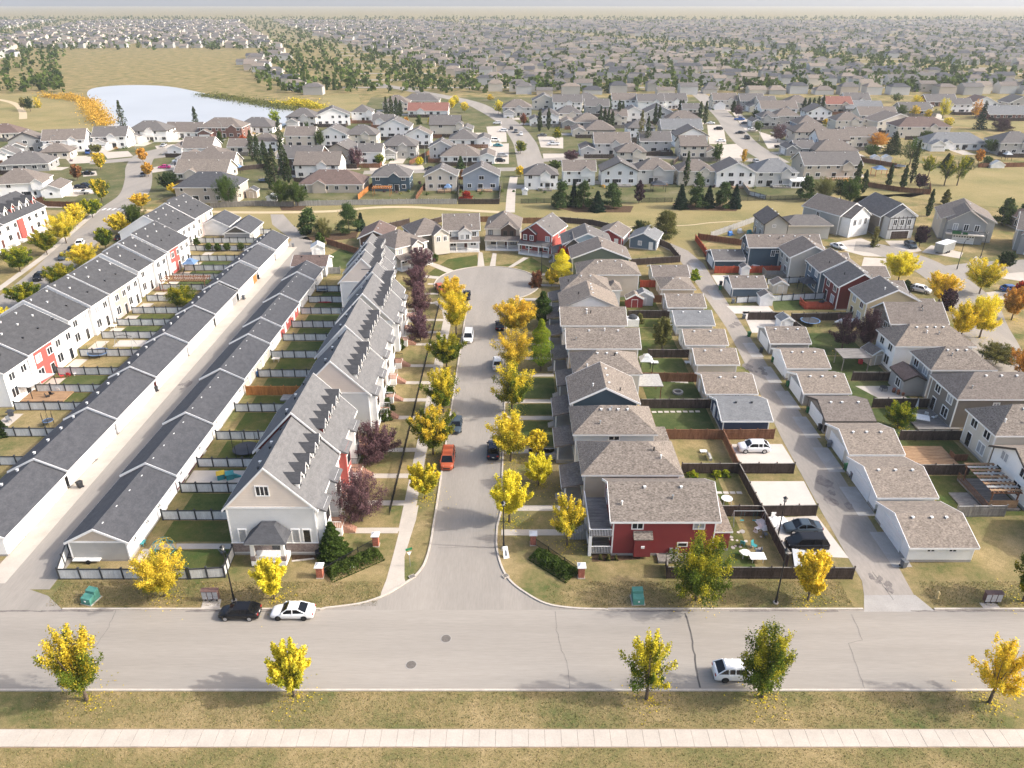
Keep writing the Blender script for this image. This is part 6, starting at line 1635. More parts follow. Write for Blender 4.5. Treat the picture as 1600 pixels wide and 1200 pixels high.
    if st == 2 and gar is None and fr.random() < .7:       # raised back deck
        b = MB(); q = (-w * .1, -d/2 - 2.8, w * .32, -d/2 - .02); b.box(q[0], q[1], .0, q[2], q[3], .5); dk = b.build('deck', fr.choice(('deck_wood', 'deck_grey')), t)
        b = MB()
        for k in range(12): xx = q[0] + (q[2] - q[0]) * k / 11; b.box(xx - .03, q[1] + .03, .5, xx + .03, q[1] + .09, 1.4)
        b.bar((q[0], q[1] + .06, 1.4), (q[2], q[1] + .06, 1.4), .09, .08); b.build('railing', 'trim_white', dk)
    return t
W_, L_, P_, S_, C_, E_ = 'on far west street', 'by the lake', 'backing onto the park', 'west of middle street', 'on middle far street', 'on east far street'
FH = [
 (10, 203, 44, 'wall_cream', 'roof_brown', 'xhip', 1, W_, None, .2), (42, 214, 44, 'wall_grey', 'roof_taupe', 'y', 2, W_, 'S', .35), (104, 213, 56, 'wall_white', 'roof_taupe', 'x', 2, W_, 'S', .25), (176, 208, 46, 'wall_white', 'roof_grey', 'x', 2, L_, 'S', .12),
 (236, 199, 56, 'wall_white', 'roof_grey', 'xhip', 2, L_, 'S', .05), (292, 201, 52, 'wall_white', 'roof_taupe', 'x', 1, L_, 'S', -.05), (45, 249, 64, 'wall_grey', 'roof_grey', 'xhip', 1, W_, None, .2), (48, 277, 92, 'wall_white', 'roof_taupe', 'xhip', 2, W_, 'E', .2),
 (10, 236, 30, 'wall_white', 'roof_grey', 'y', 1, W_, None, .3),
 (350, 194, 62, 'brick_brown', 'roof_taupe', 'xhip', 2, L_, 'S', 0), (404, 193, 54, 'wall_white', 'roof_grey', 'xhip', 1, L_, 'S', -.1), (417, 216, 38, 'wall_white', 'roof_taupe', 'xhip', 2, S_, None, 0), (474, 178, 42, 'wall_lightgrey', 'roof_grey', 'xhip', 2, L_, 'S', 0), (520, 176, 48, 'wall_white', 'roof_grey', 'y', 2, L_, None, .2),
 (472, 207, 42, 'wall_cream', 'roof_taupe', 'x', 2, S_, None, 0), (522, 206, 46, 'wall_white', 'roof_grey', 'y', 2, S_, None, 0), (304, 225, 62, 'wall_white', 'roof_taupe', 'x', 1, S_, 'W', 0), (322, 239, 68, 'wall_white', 'roof_taupe', 'xhip', 1, S_, 'W', 0), (330, 250, 76, 'wall_cream', 'roof_taupe', 'x', 1, S_, None, 0), (322, 262, 74, 'wall_cream', 'roof_tan', 'x', 1, S_, None, 0),
 (330, 283, 88, 'wall_beige', 'roof_slate', 'xhip', 2, P_, None, 0), (474, 240, 62, 'wall_brown', 'roof_grey', 'x', 2, S_, None, -.1), (500, 250, 64, 'wall_white', 'roof_taupe', 'x', 2, S_, None, 0), (522, 279, 92, 'wall_beige', 'roof_brown', 'xhip', 1, P_, None, 0), (536, 232, 52, 'wall_sand', 'roof_grey', 'y', 2, S_, None, -.2), (560, 239, 44, 'wall_white', 'roof_grey', 'y', 1, S_, 'S', .1),
 (574, 171, 42, 'wall_white', 'roof_grey', 'xhip', 2, L_, 'E', 0), (566, 205, 46, 'wall_cream', 'roof_grey', 'xhip', 2, S_, None, 0), (618, 194, 46, 'wall_white', 'roof_grey', 'y', 2, S_, None, 0), (625, 222, 50, 'wall_stone_grey', 'roof_grey', 'xhip', 2, S_, 'S', 0), (613, 268, 54, 'wall_teal', 'roof_grey', 'xhip', 2, P_, None, 0), (690, 268, 46, 'wall_cream', 'roof_grey', 'y', 2, P_, None, 0), (752, 267, 52, 'wall_bluegrey', 'roof_grey', 'y', 2, P_, None, 0),
 (670, 169, 58, 'wall_white', 'roof_red', 'x', 1, C_, None, 0), (658, 154, 54, 'wall_cream', 'roof_grey', 'xhip', 1, C_, None, 0), (706, 190, 62, 'wall_cream', 'roof_grey', 'x', 2, C_, 'E', 0), (735, 212, 60, 'wall_white', 'roof_grey', 'xhip', 1, C_, 'E', 0), (732, 237, 78, 'wall_white', 'roof_taupe', 'xhip', 1, C_, 'E', 0),
 (808, 164, 42, 'wall_lightgrey', 'roof_taupe', 'xhip', 2, C_, 'S', 0), (850, 176, 42, 'wall_white', 'roof_grey', 'xhip', 2, C_, 'W', 0), (850, 154, 34, 'wall_cream', 'roof_grey', 'y', 2, C_, None, 0), (886, 156, 42, 'wall_white', 'roof_grey', 'x', 2, C_, None, 0), (888, 173, 36, 'wall_cream', 'roof_grey', 'xhip', 2, C_, None, 0), (908, 186, 58, 'wall_grey', 'roof_tan', 'xhip', 1, C_, 'W', 0), (926, 198, 62, 'wall_cream', 'roof_taupe', 'xhip', 1, C_, 'W', 0), (944, 218, 72, 'wall_lightgrey', 'roof_taupe', 'x', 2, C_, 'W', 0),
 (845, 266, 48, 'wall_white', 'roof_grey', 'xhip', 2, P_, None, 0), (904, 260, 46, 'wall_palegrey', 'roof_taupe', 'x', 2, P_, None, 0), (966, 260, 52, 'wall_palegrey', 'roof_grey', 'y', 2, P_, None, 0), (1022, 258, 52, 'wall_lightgrey', 'roof_taupe', 'xhip', 2, P_, None, 0), (932, 162, 34, 'wall_grey', 'roof_grey', 'x', 2, C_, None, 0), (988, 173, 34, 'wall_white', 'roof_grey', 'y', 2, E_, None, 0), (1028, 172, 42, 'wall_lightgrey', 'roof_grey', 'y', 2, E_, None, 0),
 (1015, 155, 38, 'wall_white', 'roof_grey', 'x', 2, E_, None, 0), (1050, 154, 38, 'wall_white', 'roof_grey', 'x', 2, E_, None, 0), (1066, 182, 50, 'wall_cream', 'roof_taupe', 'xhip', 1, E_, None, 0), (1062, 196, 58, 'wall_cream', 'roof_bluegrey', 'x', 2, E_, None, 0), (1078, 207, 46, 'wall_white', 'roof_grey', 'y', 2, E_, None, 0), (1090, 222, 56, 'wall_cream', 'roof_taupe', 'x', 2, E_, 'E', 0), (1085, 260, 52, 'wall_cream', 'roof_taupe', 'xhip', 2, P_, None, 0), (1145, 262, 56, 'wall_white', 'roof_grey', 'y', 2, P_, None, 0), (1207, 261, 60, 'wall_lightgrey', 'roof_bluegrey', 'xhip', 2, P_, None, 0),
 (1292, 250, 84, 'wall_beige', 'roof_grey', 'x', 2, P_, None, .05), (1078, 167, 24, 'wall_cream', 'roof_grey', 'x', 1, E_, None, 0), (1188, 157, 38, 'wall_cream', 'roof_grey', 'x', 2, E_, 'W', 0), (1213, 166, 52, 'wall_white', 'roof_taupe', 'x', 2, E_, None, 0), (1192, 179, 38, 'wall_stone_grey', 'roof_grey', 'xhip', 2, E_, 'W', 0), (1226, 177, 36, 'wall_grey', 'roof_taupe', 'xhip', 2, E_, None, 0), (1250, 189, 50, 'wall_bluegrey', 'roof_taupe', 'xhip', 2, E_, 'W', 0), (1265, 201, 54, 'wall_cream', 'roof_taupe', 'xhip', 2, E_, None, 0), (1285, 213, 64, 'wall_white', 'roof_taupe', 'x', 2, E_, 'W', 0), (1300, 229, 62, 'wall_grey', 'roof_taupe', 'xhip', 1, E_, None, 0),
 (1306, 159, 38, 'wall_beige', 'roof_red', 'x', 2, E_, None, 0), (1345, 166, 54, 'wall_grey', 'roof_bluegrey', 'x', 1, 'by eastern field', None, 0), (1366, 176, 54, 'wall_cream', 'roof_taupe', 'x', 2, 'by eastern field', None, 0), (1392, 185, 66, 'wall_cream', 'roof_taupe', 'y', 2, 'by eastern field', None, .2), (1436, 193, 76, 'wall_cream', 'roof_brown', 'xhip', 2, 'by eastern field', None, 0), (1486, 218, 88, 'wall_white', 'roof_bluegrey', 'xhip', 1, 'by eastern field', 'S', 0), (1582, 217, 56, 'wall_stone_grey', 'roof_grey', 'xhip', 2, 'by eastern field', None, 0),
 (916, 153, 36, 'wall_cream', 'roof_grey', 'xhip', 2, C_, None, 0), (974, 153, 34, 'wall_white', 'roof_taupe', 'x', 2, E_, None, 0), (1172, 154, 34, 'wall_grey', 'roof_grey', 'x', 2, E_, None, 0), (1244, 157, 36, 'wall_cream', 'roof_taupe', 'xhip', 2, E_, None, 0), (1276, 171, 36, 'wall_white', 'roof_grey', 'y', 2, E_, None, 0), (1322, 184, 40, 'wall_cream', 'roof_taupe', 'xhip', 2, E_, None, 0), (1335, 153, 36, 'wall_white', 'roof_grey', 'x', 2, E_, None, 0), (1130, 153, 34, 'wall_cream', 'roof_taupe', 'x', 2, E_, 'S', 0), (620, 157, 38, 'wall_cream', 'roof_taupe', 'xhip', 2, C_, None, 0), (690, 225, 34, 'wall_lightgrey', 'roof_grey', 'y', 2, S_, None, 0), (960, 178, 34, 'wall_cream', 'roof_taupe', 'x', 2, C_, None, 0), (1000, 195, 40, 'wall_white', 'roof_grey', 'xhip', 2, E_, None, 0), (1022, 215, 44, 'wall_lightgrey', 'roof_grey', 'x', 2, E_, None, 0), (985, 232, 42, 'wall_cream', 'roof_taupe', 'xhip', 2, C_, None, 0), (600, 185, 30, 'wall_white', 'roof_grey', 'x', 1, S_, None, 0), (655, 206, 36, 'wall_white', 'roof_taupe', 'y', 2, S_, None, 0), (580, 232, 34, 'wall_white', 'roof_grey', 'x', 2, S_, None, 0), (380, 224, 36, 'wall_cream', 'roof_taupe', 'x', 1, S_, None, 0), (90, 232, 40, 'wall_cream', 'roof_taupe', 'xhip', 1, W_, None, .2), (1245, 226, 42, 'wall_grey', 'roof_grey', 'x', 1, E_, 'W', 0), (1342, 208, 44, 'wall_cream', 'roof_taupe', 'x', 2, E_, None, 0), (1425, 168, 44, 'wall_stone_grey', 'roof_grey', 'x', 1, 'by eastern field', None, 0),
 (1465, 155, 44, 'brick_brown', 'roof_grey', 'x', 1, 'by eastern field', None, 0), (1497, 160, 30, 'wall_white', 'roof_grey', 'x', 2, 'by eastern field', None, 0), (1530, 158, 40, 'wall_white', 'roof_brown', 'y', 2, 'by eastern field', None, 0), (1570, 174, 62, 'brick_brown', 'roof_bluegrey', 'x', 1, 'by eastern field', None, 0), (1588, 157, 36, 'wall_stone_grey', 'roof_grey', 'y', 2, 'by eastern field', None, 0),
]
for r_ in FH:
    cx, cy, w, wl, rf, kd, st, wh, ga, yw = r_
    far_house(cx, cy, w, wl, rf, kd, st, wh, ga, yw)
sheet('driveway', pads, 'concrete', .008)
# houses and trees of the districts further off still: far masses
def far_suburb():
    st_ = []; r = random.Random(77); b = MB(); walls = ['wall_cream', 'wall_beige', 'wall_lightgrey', 'wall_stone_grey', 'roof_grey', 'roof_taupe', 'roof_slate', 'roof_beige']
    y = 575.0; odd = 0
    while y < 2600:
        step = (22, 40)[odd]; odd = 1 - odd; x = -y * .78
        while x < y * .78:
            px = 800 + FPX * x / (y * _c + CAM_H * _s) + 45 * math.sin(y * .011 + x * .006); skip = (y < 1150 and 60 < px < 420) or (y < 900 and (px < 80 or 470 < px < 560)) or r.random() < .18 or math.sin(x * .011 + y * .004) > .82
            w, d = r.uniform(9, 14), r.uniform(8, 11)
            if not skip:
                X, Yy = x + r.uniform(-3, 3), y + r.uniform(-5, 5); h = r.choice((3.0, 5.4, 5.4)); m = r.randrange(4); q = 4 + r.randrange(4); rs_ = r.uniform(1.8, 2.8)
                b.box(X - w/2, Yy - d/2, 0, X + w/2, Yy + d/2, h, m)
                x0, x1, y0, y1 = X - w/2 - .4, X + w/2 + .4, Yy - d/2 - .4, Yy + d/2 + .4; hh = r.choice((0, w * .3))
                A, B_ = (X - w/2 - .4 + hh, Yy, h + rs_), (X + w/2 + .4 - hh, Yy, h + rs_)
                b.face([(x0, y0, h), (x1, y0, h), B_, A], q); b.face([(x1, y1, h), (x0, y1, h), A, B_], q); b.face([(x1, y0, h), (x1, y1, h), B_], q if hh else m); b.face([(x0, y1, h), (x0, y0, h), A], q if hh else m)
            x += r.uniform(14, 19)
        if odd == 0: st_.append(rect(-y * .22 if y < 1250 else -y * .8, y + 16, y * .8, y + 25))
        y += step
    sheet('far_road', st_, 'asphalt_street', .01)
    o = b.build('far_houses', walls); o['kind'] = 'stuff'
    V, F, A = [], [], []
    for _ in range(9000):
        y = 580 * (1 + r.random() ** 1.25 * 4.5); x = r.uniform(-.8, .8) * y
        px = 800 + FPX * x / (y * _c + CAM_H * _s)
        if y < 1100 and 100 < px < 400: continue
        h = r.uniform(4, 10); w = r.uniform(1.5, 3.6); t = r.random()
        for _k in range(14):
            p = Vector((x + r.gauss(0, .5) * w, y + r.gauss(0, .5) * w, h * r.uniform(.15, 1))); s = r.uniform(.9, 1.9); d = Vector((r.gauss(0, 1), r.gauss(0, 1), r.gauss(.4, 1))).normalized(); u = d.orthogonal().normalized(); q = d.cross(u); i = len(V)
            for k in (u * s, q * s, -u * s, -q * s): V.append(tuple(p + k))
            F.append((i, i + 1, i + 2, i + 3)); A.extend(((t, t, r.random(), 1),) * 4)
    me = bpy.data.meshes.new('far_trees'); me.from_pydata(V, [], F); a = me.color_attributes.new('leaf', 'FLOAT_COLOR', 'POINT'); a.data.foreach_set('color', [c for q in A for c in q]); me.materials.append(MATS['leaf_green'])
    o = link('far_trees', me); o['kind'] = 'stuff'
far_suburb()
def shrubbery(name, m, n, seed):
    # low planting round the far houses, too dense and small to count
    r = random.Random(seed); V, F, A = [], [], []
    far = [h for h in HOUSES if h[1] > 240]
    for _ in range(n):
        hx, hy = r.choice(far); x = hx + r.uniform(-10, 10); y = hy + r.choice((-1, -1, 1)) * r.uniform(6, 11); rr = r.uniform(.5, 1.3); tt = r.random()
        for _k in range(34):
            d = Vector((r.gauss(0, 1), r.gauss(0, 1), abs(r.gauss(0, 1)))).normalized(); p = Vector((x, y, .1)) + d * rr * r.uniform(.5, 1); u = d.orthogonal().normalized(); q = d.cross(u); s = r.uniform(.16, .34); i = len(V)
            for k in (u * s, q * s * .7, -u * s, -q * s * .7): V.append(tuple(p + k))
            F.append((i, i + 1, i + 2, i + 3)); A.extend(((tt, tt, r.random(), 1),) * 4)
    me = bpy.data.meshes.new(name); me.from_pydata(V, [], F); a = me.color_attributes.new('leaf', 'FLOAT_COLOR', 'POINT'); a.data.foreach_set('color', [c for q in A for c in q]); me.materials.append(MATS[m])
    o = link(name, me); o['kind'] = 'stuff'
shrubbery('garden_shrubbery', 'leaf_green', 330, 1); shrubbery('garden_shrubbery', 'leaf_olive', 200, 2); shrubbery('garden_shrubbery', 'leaf_plum', 70, 3); shrubbery('garden_shrubbery', 'leaf_orange', 45, 4)
def leafy_band(name, pts, w, h, m, n, kind='stuff'):
    """reeds and scrub along a line of photo points"""
    r = random.Random(len(pts)); W = P(*pts); V, F, A = [], [], []
    seg = [math.hypot(b_[0] - a[0], b_[1] - a[1]) for a, b_ in zip(W, W[1:])]; T = sum(seg)
    for _ in range(n):
        t = r.random() * T; k = 0
        while t > seg[k] and k < len(seg) - 1: t -= seg[k]; k += 1
        f = t / seg[k]; x = W[k][0] + (W[k + 1][0] - W[k][0]) * f + r.gauss(0, .35) * w; y = W[k][1] + (W[k + 1][1] - W[k][1]) * f + r.gauss(0, .35) * w
        hh = h * (.55 + .45 * math.sin(x * .35) * math.cos(y * .22)) ; z = r.random() * max(.4, hh)
        d = Vector((r.gauss(0, 1), r.gauss(0, 1), r.gauss(.4, 1))).normalized(); u = d.orthogonal().normalized(); q = d.cross(u); s = r.uniform(.25, .6); i = len(V)
        for c in (u * s, q * s * .6, -u * s, -q * s * .6): V.append((x + c.x, y + c.y, max(0, z + c.z)))
        F.append((i, i + 1, i + 2, i + 3)); A.extend(((z / h * .6, r.random(), r.random(), 1),) * 4)
    me = bpy.data.meshes.new(name); me.from_pydata(V, [], F); a = me.color_attributes.new('leaf', 'FLOAT_COLOR', 'POINT'); a.data.foreach_set('color', [c for q in A for c in q]); me.materials.append(MATS[m])
    o = link(name, me); o['kind'] = kind
leafy_band('lakeside_scrub', [(70, 151), (115, 155), (137, 160), (150, 178), (160, 192), (168, 196)], 9, 4.5, 'leaf_orange', 9000)
leafy_band('lakeside_reeds', [(320, 149), (360, 154), (400, 161), (440, 168), (462, 172)], 12, 2.5, 'leaf_olive', 7000)
leafy_band('lakeside_scrub', [(440, 163), (470, 165), (497, 170)], 10, 5, 'leaf_yellow', 4500)

# ------------------------------------------------------------------ trees
CN = {'leaf_yellow': 'golden yellow', 'leaf_gold': 'bright yellow', 'leaf_yellow_green': 'yellow topped, green based', 'leaf_green_yellow': 'green tree with yellowing tips, a', 'leaf_lime': 'lime green', 'leaf_green': 'green', 'leaf_dark': 'dark green', 'leaf_poplar': 'dark green', 'leaf_olive': 'olive coloured', 'leaf_orange': 'orange', 'leaf_red': 'bright red', 'leaf_rust': 'rust coloured', 'leaf_purple': 'purple leaved', 'leaf_plum': 'dusky plum coloured', 'leaf_pine': 'green', 'leaf_spruce': 'dark'}
CN['leaf_green_yellow'] = 'green and yellow'
KN = {'ash': 'ash tree', 'round': 'round tree', 'spread': 'spreading tree', 'sparse': 'thin crowned tree', 'bush': 'bush', 'poplar': 'columnar poplar', 'spruce': 'spruce', 'pine': 'pine', 'slim': 'narrow upright tree', 'crab': 'crabapple tree'}
def T(cx, cy, w, h, shape, lm, where, grp, base=None):
    return tree_px(cx, cy, w, h, shape, lm, f"{CN[lm]} {KN[shape]} {where}", grp, base, 'shrub' if shape == 'bush' else 'tree')
SB = 'street trees along the cul-de-sac street'
def TS(bx, by, top, w, shape, lm, where, grp=SB): return T(bx, (by + top) / 2, w, by - top, shape, lm, where, grp, (bx, by))
TS(664, 779, 720, 44, 'ash', 'leaf_yellow', 'on the verge nearest the junction, house side with iron fences')
TS(677, 710, 632, 62, 'ash', 'leaf_yellow_green', 'on the verge beside the half hidden car')
TS(693, 645, 573, 54, 'ash', 'leaf_yellow_green', 'on the verge, mid street, opposite the teal gabled house')
TS(698, 575, 518, 50, 'ash', 'leaf_green_yellow', 'on the verge in front of the white van')
TS(713, 522, 452, 42, 'ash', 'leaf_yellow', 'on the verge just behind the white van')
TS(704, 480, 432, 40, 'ash', 'leaf_yellow', 'on the verge beside the start of the turning circle')
TS(796, 816, 735, 52, 'ash', 'leaf_gold', 'on the front lawn verge nearest the estate pillars')
TS(798, 720, 640, 62, 'ash', 'leaf_yellow', 'overhanging the navy suv')
TS(800, 642, 566, 64, 'ash', 'leaf_yellow_green', 'on the verge before the teal gabled house')
TS(804, 582, 508, 78, 'ash', 'leaf_yellow', 'overhanging the white car at the kerb')
TS(806, 522, 463, 58, 'ash', 'leaf_yellow', 'overhanging the dark car near the turning circle')
TS(845, 580, 494, 40, 'slim', 'leaf_lime', 'between the street trees and the beige gable roofed house')
TS(848, 510, 452, 32, 'slim', 'leaf_green', 'in the front garden of the white gabled house')
TS(877, 445, 386, 36, 'slim', 'leaf_gold', 'in front of the sage green house'); TS(862, 447, 418, 24, 'round', 'leaf_yellow', 'tucked against the taller yellow tree by the turning circle')
TS(841, 758, 702, 44, 'round', 'leaf_gold', 'on the lawn before the beige hipped house'); TS(840, 712, 668, 32, 'round', 'leaf_gold', 'on the lawn beside the white hipped house walk')
TS(886, 852, 768, 58, 'sparse', 'leaf_yellow', 'beside the balconies of the red corner house')
TS(838, 447, 420, 26, 'bush', 'leaf_rust', 'beside the turning circle kerb'); TS(880, 415, 384, 24, 'crab', 'leaf_red', 'by the porch of the red cul-de-sac house')
CL = 'trees along the wide road'
TS(258, 932, 846, 92, 'ash', 'leaf_yellow', 'before the corner panel fence', CL); TS(429, 936, 868, 48, 'ash', 'leaf_gold', 'in front of the stone porch', CL)
TS(1087, 938, 825, 104, 'spread', 'leaf_green_yellow', 'in front of the red corner house fence', CL); TS(1262, 938, 855, 50, 'ash', 'leaf_gold', 'in front of the dark fence near the lane mouth', CL)
TS(1598, 940, 850, 50, 'ash', 'leaf_green_yellow', 'beside the mailboxes on the lawn', CL)
TS(136, 1094, 964, 96, 'ash', 'leaf_yellow_green', 'on the near verge of the wide road', CL); TS(460, 1088, 1000, 56, 'ash', 'leaf_yellow', 'on the near verge opposite the parked white sedan', CL)
TS(1010, 1092, 982, 84, 'sparse', 'leaf_yellow_green', 'on the near verge of the wide road', CL); TS(1190, 1090, 968, 84, 'spread', 'leaf_green_yellow', 'beside the white suv on the near verge', CL); TS(1545, 1098, 985, 86, 'sparse', 'leaf_gold', 'on the near verge opposite the mailboxes', CL)
PU = 'purple trees before the dormered townhouses'
TS(566, 814, 726, 80, 'crab', 'leaf_purple', 'before the end townhouse of the dormered row', PU); TS(589, 722, 652, 76, 'crab', 'leaf_purple', 'before the second dormered townhouse', PU)
TS(657, 532, 482, 44, 'crab', 'leaf_purple', 'behind the iron fence, nearest the white van', PU); TS(655, 490, 440, 42, 'crab', 'leaf_purple', 'beside the start of the curving sidewalk', PU); TS(651, 452, 414, 36, 'crab', 'leaf_purple', 'beside the last walks of the dormered row', PU); TS(658, 424, 384, 44, 'crab', 'leaf_purple', 'in front of the dark taupe cul-de-sac house', PU)
GS = 'garden shrubs and small trees'
TS(522, 868, 806, 52, 'spruce', 'leaf_green', 'at the corner of the end townhouse', GS)
for a in ((610, 622, 600, 20), (606, 640, 618, 22), (603, 656, 634, 24), (627, 545, 528, 16), (672, 407, 392, 30)): TS(*a, 'bush', 'leaf_green', 'beside a dormered townhouse stoop' if a[0] < 640 else 'at the foot of the cream gabled house', GS)
TS(1402, 668, 622, 46, 'round', 'leaf_green_yellow', 'in the yard of the dark taupe house', GS); TS(1034, 548, 494, 34, 'round', 'leaf_olive', 'beside the beige roofed garage', GS); TS(1085, 442, 420, 16, 'round', 'leaf_lime', 'beside the hip roofed garage', GS)
TS(1314, 550, 488, 48, 'sparse', 'leaf_plum', 'in the yard beside the pale yellow house', GS); TS(1352, 548, 480, 44, 'round', 'leaf_plum', 'in the yard between the lane garages and the white house', GS)
TS(287, 482, 442, 50, 'spread', 'leaf_green_yellow', 'beside the brown pergola in the long row yards', GS); TS(5, 680, 652, 24, 'spruce', 'leaf_dark', 'in the first yard of the long row', GS)
for i, (x, y) in enumerate(((327, 392), (341, 393), (356, 392), (378, 392), (308, 385))): TS(x, y, y - 13, 11, 'round', 'leaf_green', 'in a long row panel fenced yard', GS)
for x, y in ((1083, 744), (1133, 743), (1120, 744)): TS(x, y, y - 11, 20, 'bush', 'leaf_lime', 'on the yard side of the black board fence', GS)
for x, y in ((922, 860), (1000, 505), (985, 478)): TS(x, y, y - 16, 14, 'bush', 'leaf_olive', 'near the houses lining the street', GS)
for x, y, w in ((938, 874, 8), (950, 875, 10), (962, 875, 8)): TS(x, y, y - 6, w, 'bush', 'leaf_olive', 'along the foot of the red corner house', GS)
RS = 'trees of the close behind the lane'
TS(1403, 440, 392, 46, 'ash', 'leaf_gold', 'beside the close, nearest the dark timbered house', RS); TS(1466, 474, 424, 46, 'ash', 'leaf_gold', 'beside the white suv on the close', RS); TS(1530, 459, 402, 50, 'ash', 'leaf_yellow', 'on the island by the curved street lamp', RS)
TS(1500, 530, 470, 40, 'ash', 'leaf_gold', 'behind the taupe gabled house', RS); TS(1530, 528, 458, 52, 'ash', 'leaf_gold', 'on the close verge, behind the yellow tree of the taupe house', RS); TS(1475, 492, 450, 28, 'round', 'leaf_plum', 'beside the close', RS)
TS(1580, 500, 446, 36, 'ash', 'leaf_orange', 'beside the far driveway of the close', RS); TS(1588, 592, 530, 40, 'sparse', 'leaf_orange', 'behind the grey hipped house', RS); TS(1555, 570, 530, 60, 'round', 'leaf_olive', 'beside the grey hipped house', RS); TS(1594, 462, 438, 22, 'round', 'leaf_red', 'beside the blue car', RS)
TS(1414, 452, 436, 24, 'bush', 'leaf_dark', 'beside the deep red house', RS); TS(1365, 385, 355, 20, 'bush', 'leaf_olive', 'between the forecourt driveways', RS); TS(1436, 385, 352, 22, 'round', 'leaf_plum', 'beside the timbered house drive', RS); TS(1570, 420, 392, 30, 'round', 'leaf_dark', 'before the cottage gabled house', RS)
TS(1567, 352, 312, 26, 'pine', 'leaf_pine', 'behind the cream and taupe house', RS); TS(1597, 350, 318, 20, 'pine', 'leaf_pine', 'at the corner of the eastern field', RS)
WS = 'trees along the far west street'
for a in ((121, 352, 318, 34, 'leaf_yellow'), (104, 380, 332, 46, 'leaf_yellow'), (74, 398, 358, 38, 'leaf_green_yellow'), (32, 425, 384, 42, 'leaf_green_yellow'), (190, 366, 332, 34, 'leaf_yellow'), (212, 362, 320, 36, 'leaf_green'), (166, 390, 356, 22, 'leaf_green_yellow'), (135, 420, 380, 46, 'leaf_yellow'), (97, 450, 410, 42, 'leaf_green_yellow'), (44, 482, 440, 44, 'leaf_green_yellow'), (6, 510, 480, 30, 'leaf_yellow'), (145, 340, 310, 30, 'leaf_green_yellow'), (160, 316, 280, 26, 'leaf_yellow_green'), (158, 266, 240, 17, 'leaf_yellow'), (224, 254, 232, 15, 'leaf_orange'), (232, 276, 255, 15, 'leaf_orange'), (222, 326, 302, 28, 'leaf_yellow'), (265, 298, 270, 28, 'leaf_dark'), (277, 306, 286, 24, 'leaf_yellow'), (12, 308, 288, 28, 'leaf_yellow'), (122, 282, 258, 16, 'leaf_rust'), (152, 240, 226, 16, 'leaf_olive')):
    x, y, tp, w, lm = a
    TS(x, y, tp, w, 'ash', lm, 'along the far west street', WS)
PK = 'trees along the park path'
for x, y, tp, w, sh, lm in ((484, 366, 326, 32, 'pine', 'leaf_pine'), (506, 368, 338, 42, 'bush', 'leaf_olive'), (546, 364, 318, 38, 'pine', 'leaf_pine'), (565, 360, 333, 16, 'spruce', 'leaf_spruce'), (878, 324, 284, 28, 'pine', 'leaf_pine'), (896, 322, 288, 18, 'spruce', 'leaf_spruce'), (912, 324, 284, 26, 'pine', 'leaf_pine'), (933, 330, 298, 26, 'spruce', 'leaf_spruce'), (956, 325, 288, 30, 'pine', 'leaf_pine'), (998, 318, 282, 18, 'slim', 'leaf_plum'),
        (1063, 326, 288, 24, 'spruce', 'leaf_spruce'), (1086, 324, 274, 28, 'pine', 'leaf_pine'), (1106, 324, 290, 22, 'spruce', 'leaf_spruce'), (1129, 324, 286, 28, 'pine', 'leaf_pine'), (1147, 325, 288, 22, 'spruce', 'leaf_spruce'), (1258, 314, 276, 26, 'pine', 'leaf_pine'), (1286, 312, 276, 40, 'spread', 'leaf_olive'), (1313, 312, 280, 32, 'round', 'leaf_dark'), (1326, 322, 276, 30, 'round', 'leaf_green'), (1012, 378, 345, 34, 'bush', 'leaf_olive'), (1040, 372, 330, 40, 'pine', 'leaf_olive'), (1000, 366, 342, 36, 'bush', 'leaf_dark'),
        (358, 322, 274, 42, 'round', 'leaf_green'), (441, 322, 282, 36, 'round', 'leaf_green'), (466, 322, 284, 36, 'round', 'leaf_green'), (500, 380, 362, 18, 'bush', 'leaf_green'), (478, 366, 350, 22, 'bush', 'leaf_dark')):
    TS(x, y, tp, w, sh, lm, 'beside the park path', PK)
FT = 'trees in the estate beyond the park'
